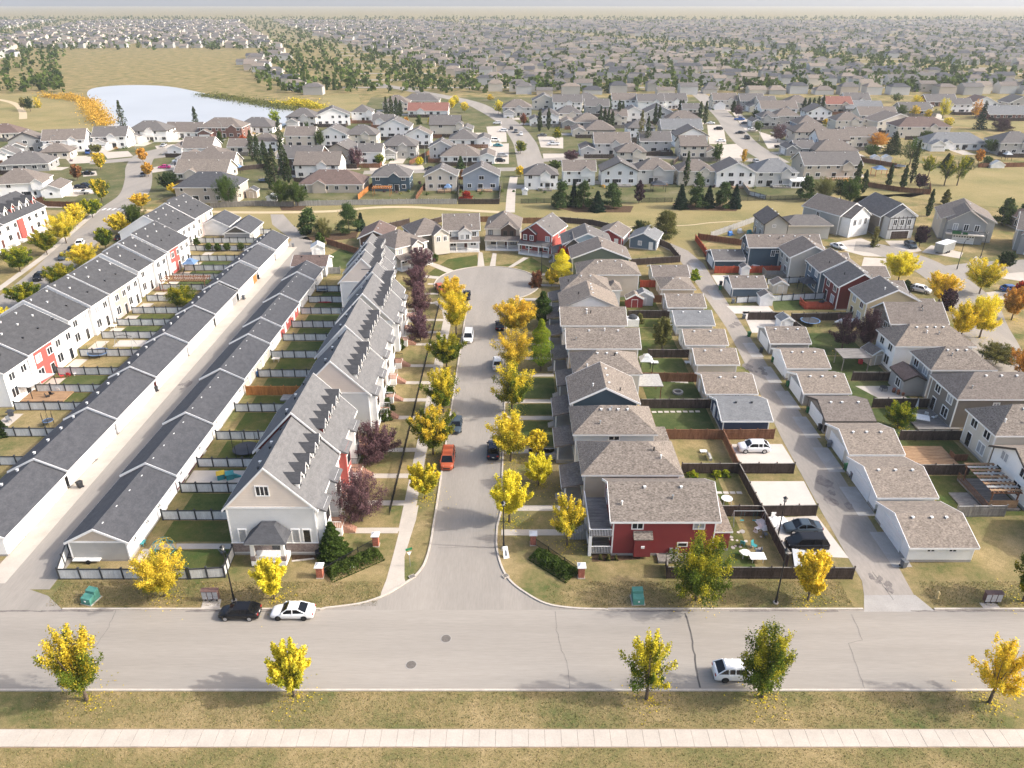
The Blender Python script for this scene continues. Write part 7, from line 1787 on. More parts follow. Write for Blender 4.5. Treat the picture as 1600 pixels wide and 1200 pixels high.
for x, y, tp, w, sh, lm in ((396, 252, 205, 15, 'poplar', 'leaf_poplar'), (406, 262, 212, 15, 'poplar', 'leaf_poplar'), (423, 296, 235, 16, 'poplar', 'leaf_poplar'), (432, 296, 228, 16, 'poplar', 'leaf_poplar'), (446, 284, 218, 16, 'poplar', 'leaf_poplar'), (440, 240, 186, 13, 'poplar', 'leaf_poplar'), (414, 250, 220, 13, 'poplar', 'leaf_poplar'), (452, 286, 240, 12, 'poplar', 'leaf_poplar'),
        (198, 222, 160, 17, 'poplar', 'leaf_poplar'), (307, 198, 168, 10, 'poplar', 'leaf_poplar'), (382, 234, 212, 14, 'round', 'leaf_red'), (430, 196, 172, 20, 'round', 'leaf_lime'), (502, 230, 204, 22, 'round', 'leaf_green'), (604, 183, 153, 10, 'poplar', 'leaf_poplar'), (612, 185, 152, 10, 'poplar', 'leaf_poplar'), (620, 184, 154, 10, 'poplar', 'leaf_poplar'), (626, 182, 158, 9, 'poplar', 'leaf_poplar'), (557, 262, 232, 26, 'round', 'leaf_purple'), (594, 258, 240, 17, 'round', 'leaf_green_yellow'), (720, 263, 245, 14, 'spruce', 'leaf_pine'), (656, 258, 246, 14, 'round', 'leaf_yellow'),
        (728, 312, 298, 24, 'bush', 'leaf_red'), (722, 280, 266, 14, 'bush', 'leaf_rust'), (726, 176, 160, 13, 'round', 'leaf_yellow'), (779, 178, 158, 15, 'round', 'leaf_yellow'), (706, 172, 154, 12, 'round', 'leaf_gold'), (712, 166, 150, 12, 'round', 'leaf_yellow'), (813, 240, 220, 21, 'round', 'leaf_green_yellow'), (813, 276, 260, 14, 'round', 'leaf_yellow'), (870, 220, 200, 16, 'round', 'leaf_green_yellow'), (866, 268, 250, 20, 'round', 'leaf_green'), (892, 253, 234, 24, 'round', 'leaf_purple'), (843, 206, 172, 9, 'poplar', 'leaf_poplar'), (857, 203, 170, 9, 'poplar', 'leaf_poplar'),
        (938, 200, 168, 9, 'poplar', 'leaf_poplar'), (944, 202, 170, 9, 'poplar', 'leaf_poplar'), (950, 204, 172, 9, 'poplar', 'leaf_poplar'), (956, 202, 174, 9, 'poplar', 'leaf_poplar'), (966, 196, 158, 11, 'poplar', 'leaf_poplar'), (972, 194, 160, 9, 'poplar', 'leaf_poplar'), (951, 178, 150, 12, 'poplar', 'leaf_poplar'), (988, 212, 192, 18, 'round', 'leaf_yellow'), (1000, 236, 176, 14, 'poplar', 'leaf_olive'), (1010, 238, 184, 12, 'poplar', 'leaf_poplar'), (1023, 196, 164, 8, 'poplar', 'leaf_poplar'), (1029, 196, 166, 8, 'poplar', 'leaf_poplar'), (818, 196, 178, 11, 'round', 'leaf_rust'), (894, 180, 165, 10, 'poplar', 'leaf_dark'), (902, 182, 168, 10, 'poplar', 'leaf_dark'),
        (1071, 292, 238, 11, 'poplar', 'leaf_poplar'), (1120, 254, 226, 20, 'round', 'leaf_green'), (1161, 258, 234, 14, 'sparse', 'leaf_orange'), (1215, 222, 196, 26, 'round', 'leaf_purple'), (1093, 190, 160, 9, 'poplar', 'leaf_poplar'), (1101, 194, 160, 9, 'poplar', 'leaf_poplar'), (1153, 182, 165, 16, 'round', 'leaf_purple'), (1184, 206, 190, 15, 'round', 'leaf_green'), (1145, 178, 158, 10, 'slim', 'leaf_dark'), (1062, 176, 157, 8, 'poplar', 'leaf_poplar'), (1066, 176, 157, 8, 'poplar', 'leaf_poplar'), (1255, 176, 154, 8, 'poplar', 'leaf_poplar'), (1262, 177, 154, 8, 'poplar', 'leaf_poplar'), (1269, 177, 154, 8, 'poplar', 'leaf_poplar'), (1276, 178, 152, 8, 'poplar', 'leaf_poplar'), (1283, 179, 150, 8, 'poplar', 'leaf_poplar'),
        (1387, 294, 256, 10, 'poplar', 'leaf_poplar'), (1409, 298, 258, 11, 'poplar', 'leaf_poplar'), (1423, 286, 222, 11, 'poplar', 'leaf_poplar'), (1337, 294, 252, 13, 'poplar', 'leaf_poplar'), (1348, 302, 266, 12, 'poplar', 'leaf_poplar'), (1449, 338, 296, 11, 'poplar', 'leaf_poplar'), (1476, 320, 296, 14, 'poplar', 'leaf_olive'), (1436, 296, 272, 24, 'round', 'leaf_plum'), (1450, 276, 242, 27, 'sparse', 'leaf_green_yellow'), (1475, 290, 244, 26, 'sparse', 'leaf_green_yellow'), (1495, 290, 242, 26, 'sparse', 'leaf_green_yellow'), (1370, 232, 206, 38, 'round', 'leaf_orange'), (1394, 240, 206, 32, 'spruce', 'leaf_dark'), (1421, 258, 215, 34, 'round', 'leaf_green'), (1446, 222, 204, 22, 'round', 'leaf_green'),
        (1430, 170, 150, 22, 'round', 'leaf_yellow'), (1472, 186, 156, 22, 'round', 'leaf_yellow'), (1449, 186, 172, 14, 'round', 'leaf_yellow'), (1480, 199, 184, 16, 'round', 'leaf_yellow'), (1428, 182, 166, 18, 'round', 'leaf_yellow'), (1405, 184, 164, 26, 'round', 'leaf_green'), (1530, 202, 160, 20, 'spruce', 'leaf_spruce'), (1563, 204, 184, 40, 'bush', 'leaf_plum'), (1523, 186, 158, 18, 'round', 'leaf_orange'), (1528, 256, 234, 14, 'round', 'leaf_orange'), (1546, 240, 218, 22, 'round', 'leaf_green'), (1510, 264, 244, 24, 'bush', 'leaf_dark'), (1478, 262, 240, 22, 'spruce', 'leaf_dark'), (1540, 260, 244, 26, 'bush', 'leaf_green'), (1360, 246, 226, 24, 'round', 'leaf_green'), (1400, 160, 146, 20, 'round', 'leaf_green'), (1290, 196, 186, 12, 'round', 'leaf_yellow'),
        (48, 174, 152, 14, 'round', 'leaf_dark'), (38, 172, 154, 12, 'round', 'leaf_olive'), (60, 168, 152, 16, 'bush', 'leaf_yellow'), (345, 222, 206, 14, 'bush', 'leaf_green'), (480, 205, 190, 12, 'bush', 'leaf_green'), (635, 196, 182, 12, 'bush', 'leaf_orange'), (655, 194, 180, 14, 'bush', 'leaf_green'), (672, 194, 184, 10, 'bush', 'leaf_yellow'), (766, 158, 148, 12, 'round', 'leaf_yellow'), (1180, 186, 172, 12, 'round', 'leaf_dark')):
    TS(x, y, tp, w, sh, lm, 'by the lake' if y < 232 and 160 < x < 330 else 'by the eastern field' if x > 1320 else 'west of the middle far street' if x < 800 else 'between middle and east streets' if x < 1130 else 'east of the east far street', FT)

# ------------------------------------------------------------------ vehicles
def C(kind, paint, px, py, rot, label, grp='cars parked along the streets', rim='rim_silver', cat=None):
    x, y = at(px, py); return car(kind, paint, x, y, rot, label, grp, rim, cat)
HP = math.pi / 2
C('hatch', 'black', 376, 962, 0, 'black hatchback parked at the kerb of the wide road'); C('sedan', 'white', 459, 961, 0, 'white sedan parked at the kerb behind the black hatchback', rim='rim_black')
C('suv', 'white', 1150, 1056, math.pi, 'white suv parked at the near kerb beside the green tree', rim='rim_black')
C('van', 'orange', 700, 722, HP, 'burnt orange minivan parked facing the junction'); C('suv', 'navy', 771, 708, -HP, 'navy suv parked under the yellow tree'); C('sedan', 'slate', 713, 668, HP, 'dark grey car parked half hidden by a street tree')
C('suv', 'white', 778, 572, -HP, 'white suv parked at the kerb under the wide yellow tree'); C('van', 'white', 732, 530, HP, 'white van parked facing the junction near the turning circle'); C('sedan', 'black', 781, 512, -HP, 'dark sedan half hidden under the tree near the turning circle')
C('sedan', 'black', 729, 465, HP, 'black car behind the tree at the start of the turning circle'); C('hatch', 'orange', 688, 454, 1.9, 'orange car parked on the turning circle kerb')
C('suv', 'white', 1177, 704, 0, 'white suv on the concrete pad inside the lane fence', 'cars on the lane parking pads'); C('sedan', 'slate', 1253, 829, 0, 'dark blue sedan on the pad beside the lane', 'cars on the lane parking pads'); C('van', 'black', 1259, 855, 0, 'black minivan on the pad beside the dark fence', 'cars on the lane parking pads')
WSg = 'cars along the far west street'
C('suv', 'white', 126, 384, 1.85, 'white suv parked on the far west street', WSg); C('sedan', 'slate', 113, 393, 1.85, 'dark car parked right behind the white suv', WSg); C('sedan', 'slate', 100, 404, 1.8, 'blue grey car parked on the far west street', WSg); C('suv', 'black', 63, 436, 1.75, 'dark suv parked alone on the far west street', WSg); C('sedan', 'black', 187, 374, -1.3, 'dark car in the shade of the long row', WSg)
C('pickup', 'navy', 131, 294, math.pi, 'dark pickup on the drive beside the white boat', WSg); C('pickup', 'blue', 138, 240, .4 - HP * 3, 'blue pickup before the white double garage', WSg); C('sedan', 'black', 111, 244, HP + .3, 'dark car before the white double garage', WSg); C('sedan', 'black', 138, 273, math.pi, 'dark sedan on a drive of the far west street', WSg); C('sedan', 'grey', 224, 275, 1.85, 'grey car parked on the far west street kerb', WSg)
C('sedan', 'pink', 257, 263, 0, 'bright pink covered car on a drive', WSg); C('pickup', 'white', 281, 254, .2, 'white pickup truck on a drive by the lake road', WSg); C('sedan', 'silver', 256, 229, HP, 'silver car before a lakeside garage', WSg)
t = thing('boat', 'white boat on a trailer beside the dark pickup', 'boat', (*at(131, 303), 0), 0)
b = MB(); loft(b, [[(-3.2, -.2, 1.0), (-3.2, .2, 1.0), (-3.2, .15, .8), (-3.2, -.15, .8)], [(-1.5, -.95, 1.05), (-1.5, .95, 1.05), (-1.5, .5, .5), (-1.5, -.5, .5)], [(2.6, -1.1, 1.1), (2.6, 1.1, 1.1), (2.6, .8, .5), (2.6, -.8, .5)]][::-1]); b.build('hull', 'plastic_white', t)
b = MB(); b.hexa([(-.6, -.7, 1.09), (.6, -.7, 1.09), (.6, .7, 1.09), (-.6, .7, 1.09), (-.1, -.55, 1.55), (.3, -.55, 1.55), (.3, .55, 1.55), (-.1, .55, 1.55)]); b.build('windscreen', 'car_glass', t)
b = MB(); b.box(-3.6, -.06, .35, 2.0, .06, .48); b.tube((.8, -.95, .3), (.8, -.75, .3), .3, .3, 12); b.tube((.8, .75, .3), (.8, .95, .3), .3, .3, 12); b.build('trailer', 'metal_black', t)
FG = 'cars of the estate beyond the park'
for k, pnt, px, py, rot, wh in (('suv', 'white', 777, 194, 0, 'at the head of the middle far street'), ('suv', 'white', 786, 206, 0, 'on a drive of the middle far street'), ('sedan', 'black', 799, 202, HP, 'at the kerb of the middle far street'), ('van', 'white', 773, 221, math.pi, 'on a drive of the middle far street'), ('sedan', 'teal', 778, 229, math.pi, 'on a drive of the middle far street'), ('suv', 'silver', 785, 245, math.pi, 'on a drive of the middle far street'), ('suv', 'black', 781, 253, math.pi, 'on a drive of the middle far street'),
        ('suv', 'grey', 806, 207, HP, 'at the kerb of the middle far street'), ('sedan', 'white', 814, 211, HP, 'at the kerb of the middle far street'), ('sedan', 'grey', 847, 213, 0, 'on a drive of the middle far street'), ('pickup', 'white', 865, 227, 0, 'on a drive of the middle far street'), ('sedan', 'black', 672, 266, 0, 'on a drive behind the park houses'),
        ('suv', 'red', 1131, 168, 0, 'at the bend of the east far street'), ('sedan', 'black', 1120, 161, 0, 'at the bend of the east far street'), ('sedan', 'grey', 1110, 160, 0, 'at the bend of the east far street'), ('pickup', 'blue', 1155, 188, math.pi, 'on a drive of the east far street'), ('sedan', 'slate', 1164, 194, math.pi, 'on a drive of the east far street'), ('sedan', 'white', 1175, 204, math.pi, 'on a drive of the east far street'), ('sedan', 'black', 1156, 209, 0, 'at the kerb of the east far street'), ('suv', 'black', 1167, 217, HP, 'at the kerb of the east far street'), ('pickup', 'black', 1220, 231, math.pi, 'on a drive of the east far street'),
        ('suv', 'silver', 1181, 255, HP, 'at the foot of the east far street'), ('suv', 'black', 1122, 203, 0, 'on a drive of the east far street'), ('sedan', 'white', 1110, 194, 0, 'on a drive of the east far street'), ('sedan', 'white', 1126, 222, 0, 'on a drive of the east far street'), ('sedan', 'navy', 1050, 265, 0, 'beside a park backed house'), ('sedan', 'white', 1113, 263, 0, 'behind a park backed house'), ('suv', 'white', 1452, 168, 0, 'by the eastern field')):
    C(k, pnt, px, py, rot, f"{pnt if pnt not in ('slate', 'navy') else 'dark blue'} {'car' if k in ('sedan', 'hatch') else k if k != 'van' else 'van'} parked {wh}", FG)
CG = 'cars round the forecourt by the park'
C('suv', 'white', 1437, 456, 2.4, 'white suv parked beside the yellow tree on the close', CG); C('suv', 'slate', 1422, 386, HP, 'dark suv on the drive of the timbered house', CG); C('hatch', 'blue', 1578, 455, math.pi, 'blue car on the far driveway of the close', CG); C('sedan', 'white', 1309, 388, 2.0, 'white car beside the white garage house', CG)
t = thing('cargo_trailer', 'grey enclosed cargo trailer with white roof on the forecourt', 'trailer', (*at(1474, 394), 0), .62)
b = MB(); b.box(-3, -1.2, .5, 3, 1.2, 2.7); b.build('body', 'metal_grey', t); b = MB(); b.box(-3.05, -1.25, 2.702, 3.05, 1.25, 2.82); b.build('roof', 'metal_white', t); b = MB(); b.box(-4.3, -.06, .5, -3.01, .06, .62); b.build('hitch', 'metal_black', t)
for x in (-.5, .6):
    for y in (-1.1, 1.1):
        b = MB(); b.tube((x, y - .12, .36), (x, y + .12, .36), .36, .36, 14); b.build('wheel', 'tyre', t)
b = MB(); b.box(3.002, -1.05, .6, 3.03, 1.05, 2.55); b.build('rear_door', 'metal_white', t)

# ------------------------------------------------------------------ fences
FG1 = 'pale panel fences between the long row yards'
for k, p in enumerate(LF): fence([(-81.5 if k < 13 else -87, Y(p)), (-69.2, Y(p))], 'white', 'between two long row yards', 2.3, FG1)
FG2 = 'pale panel fences between the dormered row yards'
for k, p in enumerate(CF): fence([(-45.2, Y(p)), (-34.4 if k < 11 else -37.4, Y(p))], 'orange' if k == 5 else 'white', 'between two dormered row yards', 2.4, FG2)
A_, B_c, Cc = at(94, 905), at(352, 902), at(366, 868)
fence([at(108, 863), A_, (B_c[0] - 4.2, A_[1])], 'white', 'round the corner yard beside the alley', 2.35, FG2); fence([(B_c[0] - 3.9, A_[1]), B_c, Cc], 'white', 'closing the corner yard at the stone porch', 2.35, FG2)
fence([(-16.0, 79.5), (-16.0, 156), (-17.5, 166)], 'iron', 'along the front gardens of the dormered row', 2.4, 'low iron fences')
FG3 = 'board fences between the yards of the street houses'
hx = at(1040, 904)
fence([at(1040, 884), at(1041, 904), at(1331, 905)], 'dark', 'along the grass verge in front of the red corner house yard', 2.45, FG3)
fence([at(1118, 807), at(1187, 807)], 'dark', 'behind the red corner house', 2.4, FG3); fence([at(1187, 807), at(1274, 806)], 'dark', 'along the empty concrete pad', 2.4, FG3); fence([at(1153, 740), at(1187, 805), at(1229, 886)], 'dark', 'running between the yards and the parking pads', 2.4, FG3)
fence([at(1064, 740), at(1152, 740)], 'dark', 'along the yard with tall shrubs', 2.4, FG3); fence([at(1155, 740), at(1239, 740)], 'dark', 'below the white suv pad', 2.4, FG3)
fence([at(1028, 686), at(1128, 687), at(1208, 686)], 'brown', 'beside the navy garage', 2.4, FG3); fence([at(1129, 688), at(1152, 738)], 'brown', 'between the tan lawn and the white suv', 2.4, FG3)
fence([at(1000, 638), at(1110, 638)], 'dark', 'behind the lawn of stepping stones', 2.4, FG3); fence([at(1108, 624), at(1124, 660)], 'dark', 'before the navy garage door side', 2.4, FG3)
fence([at(996, 596), at(1098, 597)], 'brown', 'behind the fire pit lawn', 2.4, FG3); fence([at(1012, 559), at(1080, 559)], 'dark', 'behind the lawn with two slabs', 2.4, FG3)
fence([at(980, 497), at(1052, 497)], 'dark', 'beside the pale grey roofed garage', 2.4, FG3); fence([at(1000, 449), at(1030, 449)], 'red', 'beside the sand coloured house', 2.4, FG3); fence([at(1015, 473), at(1042, 473)], 'brown', 'beside the brown shingled garage', 2.4, FG3)
fence([at(985, 415), at(1062, 410), at(1046, 390), at(1020, 378)], 'dark', 'bending along the head of the lane', 2.4, FG3)
FG4 = 'board fences between the yards across the lane'
fence([at(1330, 595), at(1391, 595)], 'dark', 'beside the grey pergola yard', 2.4, FG4); fence([at(1362, 637), at(1453, 637)], 'dark', 'behind the yellow green yard tree', 2.4, FG4); fence([at(1404, 688), at(1508, 688)], 'dark', 'behind the wooden deck lawn', 2.4, FG4); fence([at(1430, 742), at(1512, 742)], 'dark', 'beside the slatted patio roof', 2.4, FG4); fence([at(1492, 808), at(1568, 807)], 'grey', 'beside the garage at the lane mouth', 2.4, FG4)
fence([at(1168, 500), at(1222, 500), at(1252, 522)], 'dark', 'round the trampoline yard', 2.4, FG4); fence([at(1235, 502), at(1330, 500)], 'dark', 'across the yard with the white trampoline', 2.4, FG4)
fence([at(1150, 474), at(1290, 467)], 'white', 'beside the white sheds', 2.5, FG4); fence([at(1198, 445), at(1265, 441)], 'white', 'behind the blue house gazebo', 2.5, FG4); fence([at(1116, 427), at(1218, 426)], 'red', 'beside the blue garage', 2.4, FG4); fence([at(1105, 402), at(1086, 376)], 'red', 'climbing from the lane to the park', 2.4, FG4); fence([at(1090, 374), at(1160, 384)], 'brown', 'with slim shrubs along the park yard', 2.4, FG4); fence([at(1110, 372), at(1184, 345)], 'pale', 'bordering the park yard with toys', 2.4, FG4)
for k, (x, y) in enumerate(((1363, 722), (1322, 668), (1283, 622), (1250, 585), (1218, 552))): fence([at(x - 14, y - 16), at(x - 4, y + 4)], 'grey', 'linking two garages across the lane', 2.0, 'short fences between the lane garages')
FG5 = 'fences along the park'
fence([at(330, 325), at(400, 322), at(460, 323)], 'grey', 'along the park path, lake end', 2.5, FG5); fence([at(462, 322), at(648, 319), at(714, 319)], 'pale', 'along the park path behind the row of houses', 2.5, FG5); fence([at(716, 319), at(780, 319), at(783, 290)], 'dark', 'round the blue grey house by the path', 2.5, FG5); fence([at(814, 318), at(862, 317)], 'netblack', 'behind the white park house', 2.5, FG5); fence([at(1002, 316), at(1050, 316)], 'netblack', 'between the park trees', 2.5, FG5); fence([at(1156, 314), at(1250, 312)], 'netblack', 'below the house with the sun room', 2.5, FG5); fence([at(1355, 292), at(1405, 300), at(1453, 304), at(1452, 292)], 'brown', 'round the park yard with poplars', 2.5, FG5); fence([at(1528, 262), at(1640, 260)], 'brown', 'along the eastern field', 2.5, FG5)
fence([at(640, 357), at(680, 350), at(690, 347)], 'dark', 'behind the dark taupe house', 2.4, FG5); fence([at(748, 347), at(772, 347)], 'brown', 'between the two houses at the head of the cul-de-sac', 2.4, FG5); fence([at(815, 349), at(850, 349)], 'brown', 'behind the red cul-de-sac house', 2.4, FG5); fence([at(580, 364), at(640, 350)], 'dark', 'behind the cream cul-de-sac house', 2.4, FG5); fence([at(868, 347), at(925, 352), at(960, 360)], 'dark', 'curving along the park behind the street houses', 2.4, FG5)
fence([at(511, 382), at(560, 398)], 'brown', 'round the bright green yard', 2.4, FG5); fence([at(60, 322), at(118, 324)], 'brown', 'beside the white block across the far west street', 2.4, FG5); fence([at(505, 428), at(532, 428)], 'pale', 'beside the brown roofed garage', 2.2, FG5)
for x0, y0, x1, y1, st, wh in ((560, 312, 588, 288, 'orange', 'behind the beige bungalow'), (650, 314, 665, 292, 'brown', 'beside the dark blue park house'), (716, 312, 718, 290, 'dark', 'beside the cream park house'), (640, 258, 688, 232, 'brown', 'behind the stone grey house'), (655, 216, 690, 216, 'brown', 'among the yards west of the middle street'), (365, 268, 418, 262, 'dark', 'behind the low lake estate houses'), (366, 236, 390, 240, 'red', 'beside the bright red tree'), (975, 226, 1000, 226, 'dark', 'behind the grey two storey house'), (985, 246, 1045, 240, 'dark', 'behind the pale park houses'), (1016, 213, 1050, 211, 'brown', 'among the yards of the east street'), (1170, 305, 1196, 312, 'white', 'beside the house with the sun room'), (1155, 286, 1170, 306, 'grey', 'beside the white gabled park house'), (1052, 258, 1060, 250, 'dark', 'by the hipped park house'), (1340, 252, 1400, 262, 'brown', 'by the eastern field poplars')):
    fence([at(x0, y0), at(x1, y1)], st, wh, 2.5, 'fences in the estate beyond the park')

# ------------------------------------------------------------------ street furniture
def L(px, py, h, lab, **k): x, y = at(px, py); return street_lamp(x, y, h, lab, **k)
L(366, 939, 7.2, 'black lantern lamp post beside the black hatchback'); L(1212, 942, 7.0, 'black lantern lamp post by the dark verge fence'); L(787, 857, 6.4, 'black lantern lamp post above the estate sign'); L(797, 575, 6.4, 'black lantern lamp post under the wide yellow street tree'); L(846, 430, 6.8, 'black lantern lamp post beside the turning circle')
x, y = at(1215, 845); L(1214, 845, 6.0, 'thin black lamp post between the dark cars and the yard fence'); L(1495, 421, 7.0, 'curved black street lamp on the forecourt island', arm=.9, rot=0.5); L(1532, 402, 6.0, 'black street lamp behind the island tree')
L(214, 243, 8.5, 'tall grey street lamp at the bend by the lake', arm=-2.2, pale=True); L(87, 246, 8.5, 'tall grey street lamp before the white double garage house', arm=1.5, pale=True); L(350, 222, 8.5, 'tall grey street lamp by the brick house', arm=-1.2, pale=True); L(665, 256, 8.5, 'tall grey street lamp behind the park houses', arm=1.2, pale=True); L(729, 263, 7.5, 'grey street lamp beside the small conifer', arm=1.2, pale=True); L(810, 240, 8.0, 'grey street lamp on the middle far street', arm=1.4, pale=True); L(1186, 220, 8.0, 'grey street lamp on the east far street', arm=-1.4, pale=True); L(1215, 250, 8.0, 'grey street lamp at the foot of the east far street', arm=-1.4, pale=True); L(982, 246, 7.0, 'grey street lamp behind the pale gabled park house', arm=.6, pale=True)
transformer_box(*at(143, 938), -.28, 'teal green transformer box on the grass beside the alley mouth'); transformer_box(*at(996, 938), .02, 'teal green transformer box on the grass in front of the red house')
mailbox_bank(*at(331, 938), 3, 'triple community mailbox beside the black lamp post'); mailbox_bank(*at(1548, 942), 3, 'triple community mailbox on the lawn near the lane mouth')
t = thing('fire_hydrant', 'pale yellow fire hydrant on the grass by the lane mouth', 'hydrant', (*at(1464, 934), 0), 0)
b = MB(); b.tube((0, 0, 0), (0, 0, .75), .16, .15, 12); b.ball((0, 0, .76), .16, 12, 6); b.build('barrel', 'hydrant_yellow', t)
for q in (-1, 1):
    b = MB(); b.tube((q * .14, 0, .55), (q * .27, 0, .55), .07, .07, 8); b.build('outlet', 'hydrant_yellow', t)
b = MB(); b.tube((0, 0, 0), (0, 0, .06), .24, .24, 12); b.build('flange', 'hydrant_yellow', t)
PIL = [at(501, 901), at(588, 852), at(833, 850), at(908, 901)]
for (x, y), w in zip(PIL, ('nearer the stone porch', 'beside the townhouse walk', 'on the red house side by the front walk', 'in front of the red corner house')): pillar(x, y, 'red brick pillar with white cap ' + w)
fence([PIL[0], PIL[1]], 'iron', 'between the brick pillars before the end townhouse', 2.4, 'low iron fences'); fence([PIL[2], PIL[3]], 'iron', 'between the brick pillars before the red house', 2.4, 'low iron fences')
ha, hb = at(512, 901), at(594, 866); hedge(*ha, *hb, 2.2, 1.1, 'clipped evergreen hedge between the pillars before the end townhouse')
ha, hb = at(836, 866), at(896, 903); hedge(*ha, *hb, 2.2, 1.1, 'clipped evergreen hedge between the pillars before the red house')
for px, py, lab in ((551, 889, 'small white marker sign in front of the townhouse hedge'), (852, 881, 'small white marker sign in front of the red house hedge')):
    t = thing('marker_sign', lab, 'sign', (*at(px, py), 0), .3, 'small white hedge signs')
    b = MB(); b.box(-.35, -.03, .15, .35, .03, .6); b.build('board', 'metal_white', t); b = MB(); b.box(-.3, -.02, 0, -.25, .02, .15); b.box(.25, -.02, 0, .3, .02, .15); b.build('leg', 'metal_grey', t)
t = thing('realty_sign', 'white leaning sign board on the grass by the lamp post', 'sign', (*at(790, 868), 0), .25)
b = MB(); b.hexa([(-.35, -.55, 0), (.35, -.55, 0), (.35, -.5, 0), (-.35, -.5, 0), (-.3, .25, 1.15), (.3, .25, 1.15), (.3, .3, 1.15), (-.3, .3, 1.15)]); b.build('board', 'metal_white', t)
b = MB(); b.hexa([(-.35, .95, 0), (.35, .95, 0), (.35, 1.0, 0), (-.35, 1.0, 0), (-.3, .31, 1.15), (.3, .31, 1.15), (.3, .36, 1.15), (-.3, .36, 1.15)]); b.build('back_board', 'metal_white', t)
b = MB(); b.hexa([(-.12, -.40, .28), (.12, -.40, .28), (.12, -.36, .28), (-.12, -.36, .28), (-.1, -.02, .8), (.1, -.02, .8), (.1, .02, .8), (-.1, .02, .8)]); b.build('picture', 'plastic_grey', t)
t = thing('street_sign', 'pale street sign on a thin post in the corner verge', 'sign', (*at(641, 885), 0), .4)
b = MB(); b.tube((0, 0, 0), (0, 0, 2.7), .035, .035, 6); b.build('post', 'metal_grey', t); b = MB(); b.box(-.4, -.03, 2.45, .4, .03, 2.75); b.build('sign_panel', 'sign_green', t); b = MB(); b.hexa([(-.28, -.05, 2.2), (.28, -.05, 2.2), (.28, -.02, 2.2), (-.28, -.02, 2.2), (-.05, -.05, 1.75), (.05, -.05, 1.75), (.05, -.02, 1.75), (-.05, -.02, 1.75)][4:] + [(-.28, -.05, 2.2), (.28, -.05, 2.2), (.28, -.02, 2.2), (-.28, -.02, 2.2)]); b.build('yield_panel', 'metal_white', t)
for px, py, c, w in ((126, 762, 'plastic_black', 'beside the nearest gap in the alley garages'), (180, 678, 'plastic_black', 'before the second gap in the alley garages'), (244, 612, 'plastic_black', 'before the dark red gap in the alley garages'), (293, 551, 'plastic_black', 'before the fourth gap in the alley garages'), (381, 468, 'plastic_grey', 'by the orange garage door'), (404, 436, 'plastic_black', 'further up the alley'), (430, 404, 'plastic_black', 'further up the alley'), (458, 386, 'plastic_grey', 'at the end of the garage alley'), (1126, 446, 'plastic_black', 'on the pad near the red fence'), (1125, 453, 'plastic_green', 'on the pad near the red fence'), (1145, 474, 'plastic_grey', 'by the white panel fence'), (1162, 498, 'plastic_grey', 'by the black fence post'), (1170, 526, 'plastic_green', 'beside the grey garage'), (1189, 551, 'plastic_black', 'beside the grey garage apron'), (1207, 566, 'plastic_green', 'between two beige roofed lane garages'), (1231, 604, 'plastic_green', 'beside a beige roofed lane garage'), (1262, 645, 'plastic_green', 'beside the plain taupe lane garage'), (1295, 698, 'plastic_grey', 'beside the cream lane garage'), (1322, 735, 'plastic_green', 'beside the second lane garage'), (1331, 748, 'plastic_grey', 'beside the second lane garage'), (1374, 802, 'plastic_green', 'behind the garage at the lane mouth'), (1411, 886, 'plastic_grey', 'at the corner of the garage at the lane mouth'), (1281, 672, 'plastic_black', 'beside the white door of the taupe garage'), (498, 872, 'plastic_black', 'at the corner of the stone porch wall')):
    wheelie_bin(*at(px, py), c, {'plastic_black': 'black', 'plastic_grey': 'grey', 'plastic_green': 'green', 'plastic_blue': 'blue grey'}[c] + ' wheelie bin ' + w, random.uniform(-.4, .4))

# ------------------------------------------------------------------ yard things
def A(px, py): return at(px, py)
# long row yards
x, y = A(60, 618); t = thing('shade_canopy', 'large pale shade canopy over a wooden deck', 'canopy', (x - 2.5, y - 1.5, 0))
b = MB(); b.hexa([(-3, -.2, 2.6), (2.6, -.2, 2.4), (4.4, 4.6, 2.6), (-1.6, 4.6, 2.8), (-3, -.2, 2.66), (2.6, -.2, 2.46), (4.4, 4.6, 2.66), (-1.6, 4.6, 2.86)]); b.build('roof', 'cloth_pale', t)
for px, py in ((-2.9, -.1), (2.5, -.1), (4.2, 4.4)):
    b = MB(); b.box(px - .05, py - .05, 0, px + .05, py + .05, 2.4); b.build('post', 'metal_black', t)
x, y = A(95, 622); deck(x - 6, y - 1.5, x + 1.2, y + 2.6, .25, 'deck_wood', 'pale orange wooden deck under the shade canopy')
trampoline(*A(155, 556), 1.9, 'round black trampoline before a pale panel fence in the long row'); trampoline(*A(77, 664), .8, 'small round black trampoline on a dry lawn'); trampoline(*A(505, 456), 1.3, 'round dark trampoline in the last dormered row yard')
x, y = A(290, 455); pergola(x - 5, y - .5, x + 5, y + 3, 2.5, 'wood_brown', 'long brown pergola of open rafters in the long row yards')
x, y = A(258, 452); deck(x - 2, y - 1, x + 2.5, y + 2.5, .3, 'steps_salmon', 'reddish deck beside the brown pergola')
parasol(*A(172, 508), 'cloth_red', 'closed red parasol in a long row yard', 2.6, True); table(*A(178, 513), 1.2, 1.2, .7, 'plastic_white', 'white patio table beside the closed red parasol')
t = thing('swing', 'curved metal swing frame on a pale pad', 'swing', (*A(196, 541), 0))
for q in (-1, 1):
    b = MB(); b.tube((q * 1.8, -.9, 0), (q * 1.5, 0, 2.1), .04, .04, 6); b.tube((q * 1.8, .9, 0), (q * 1.5, 0, 2.1), .04, .04, 6); b.build('leg', 'metal_grey', t)
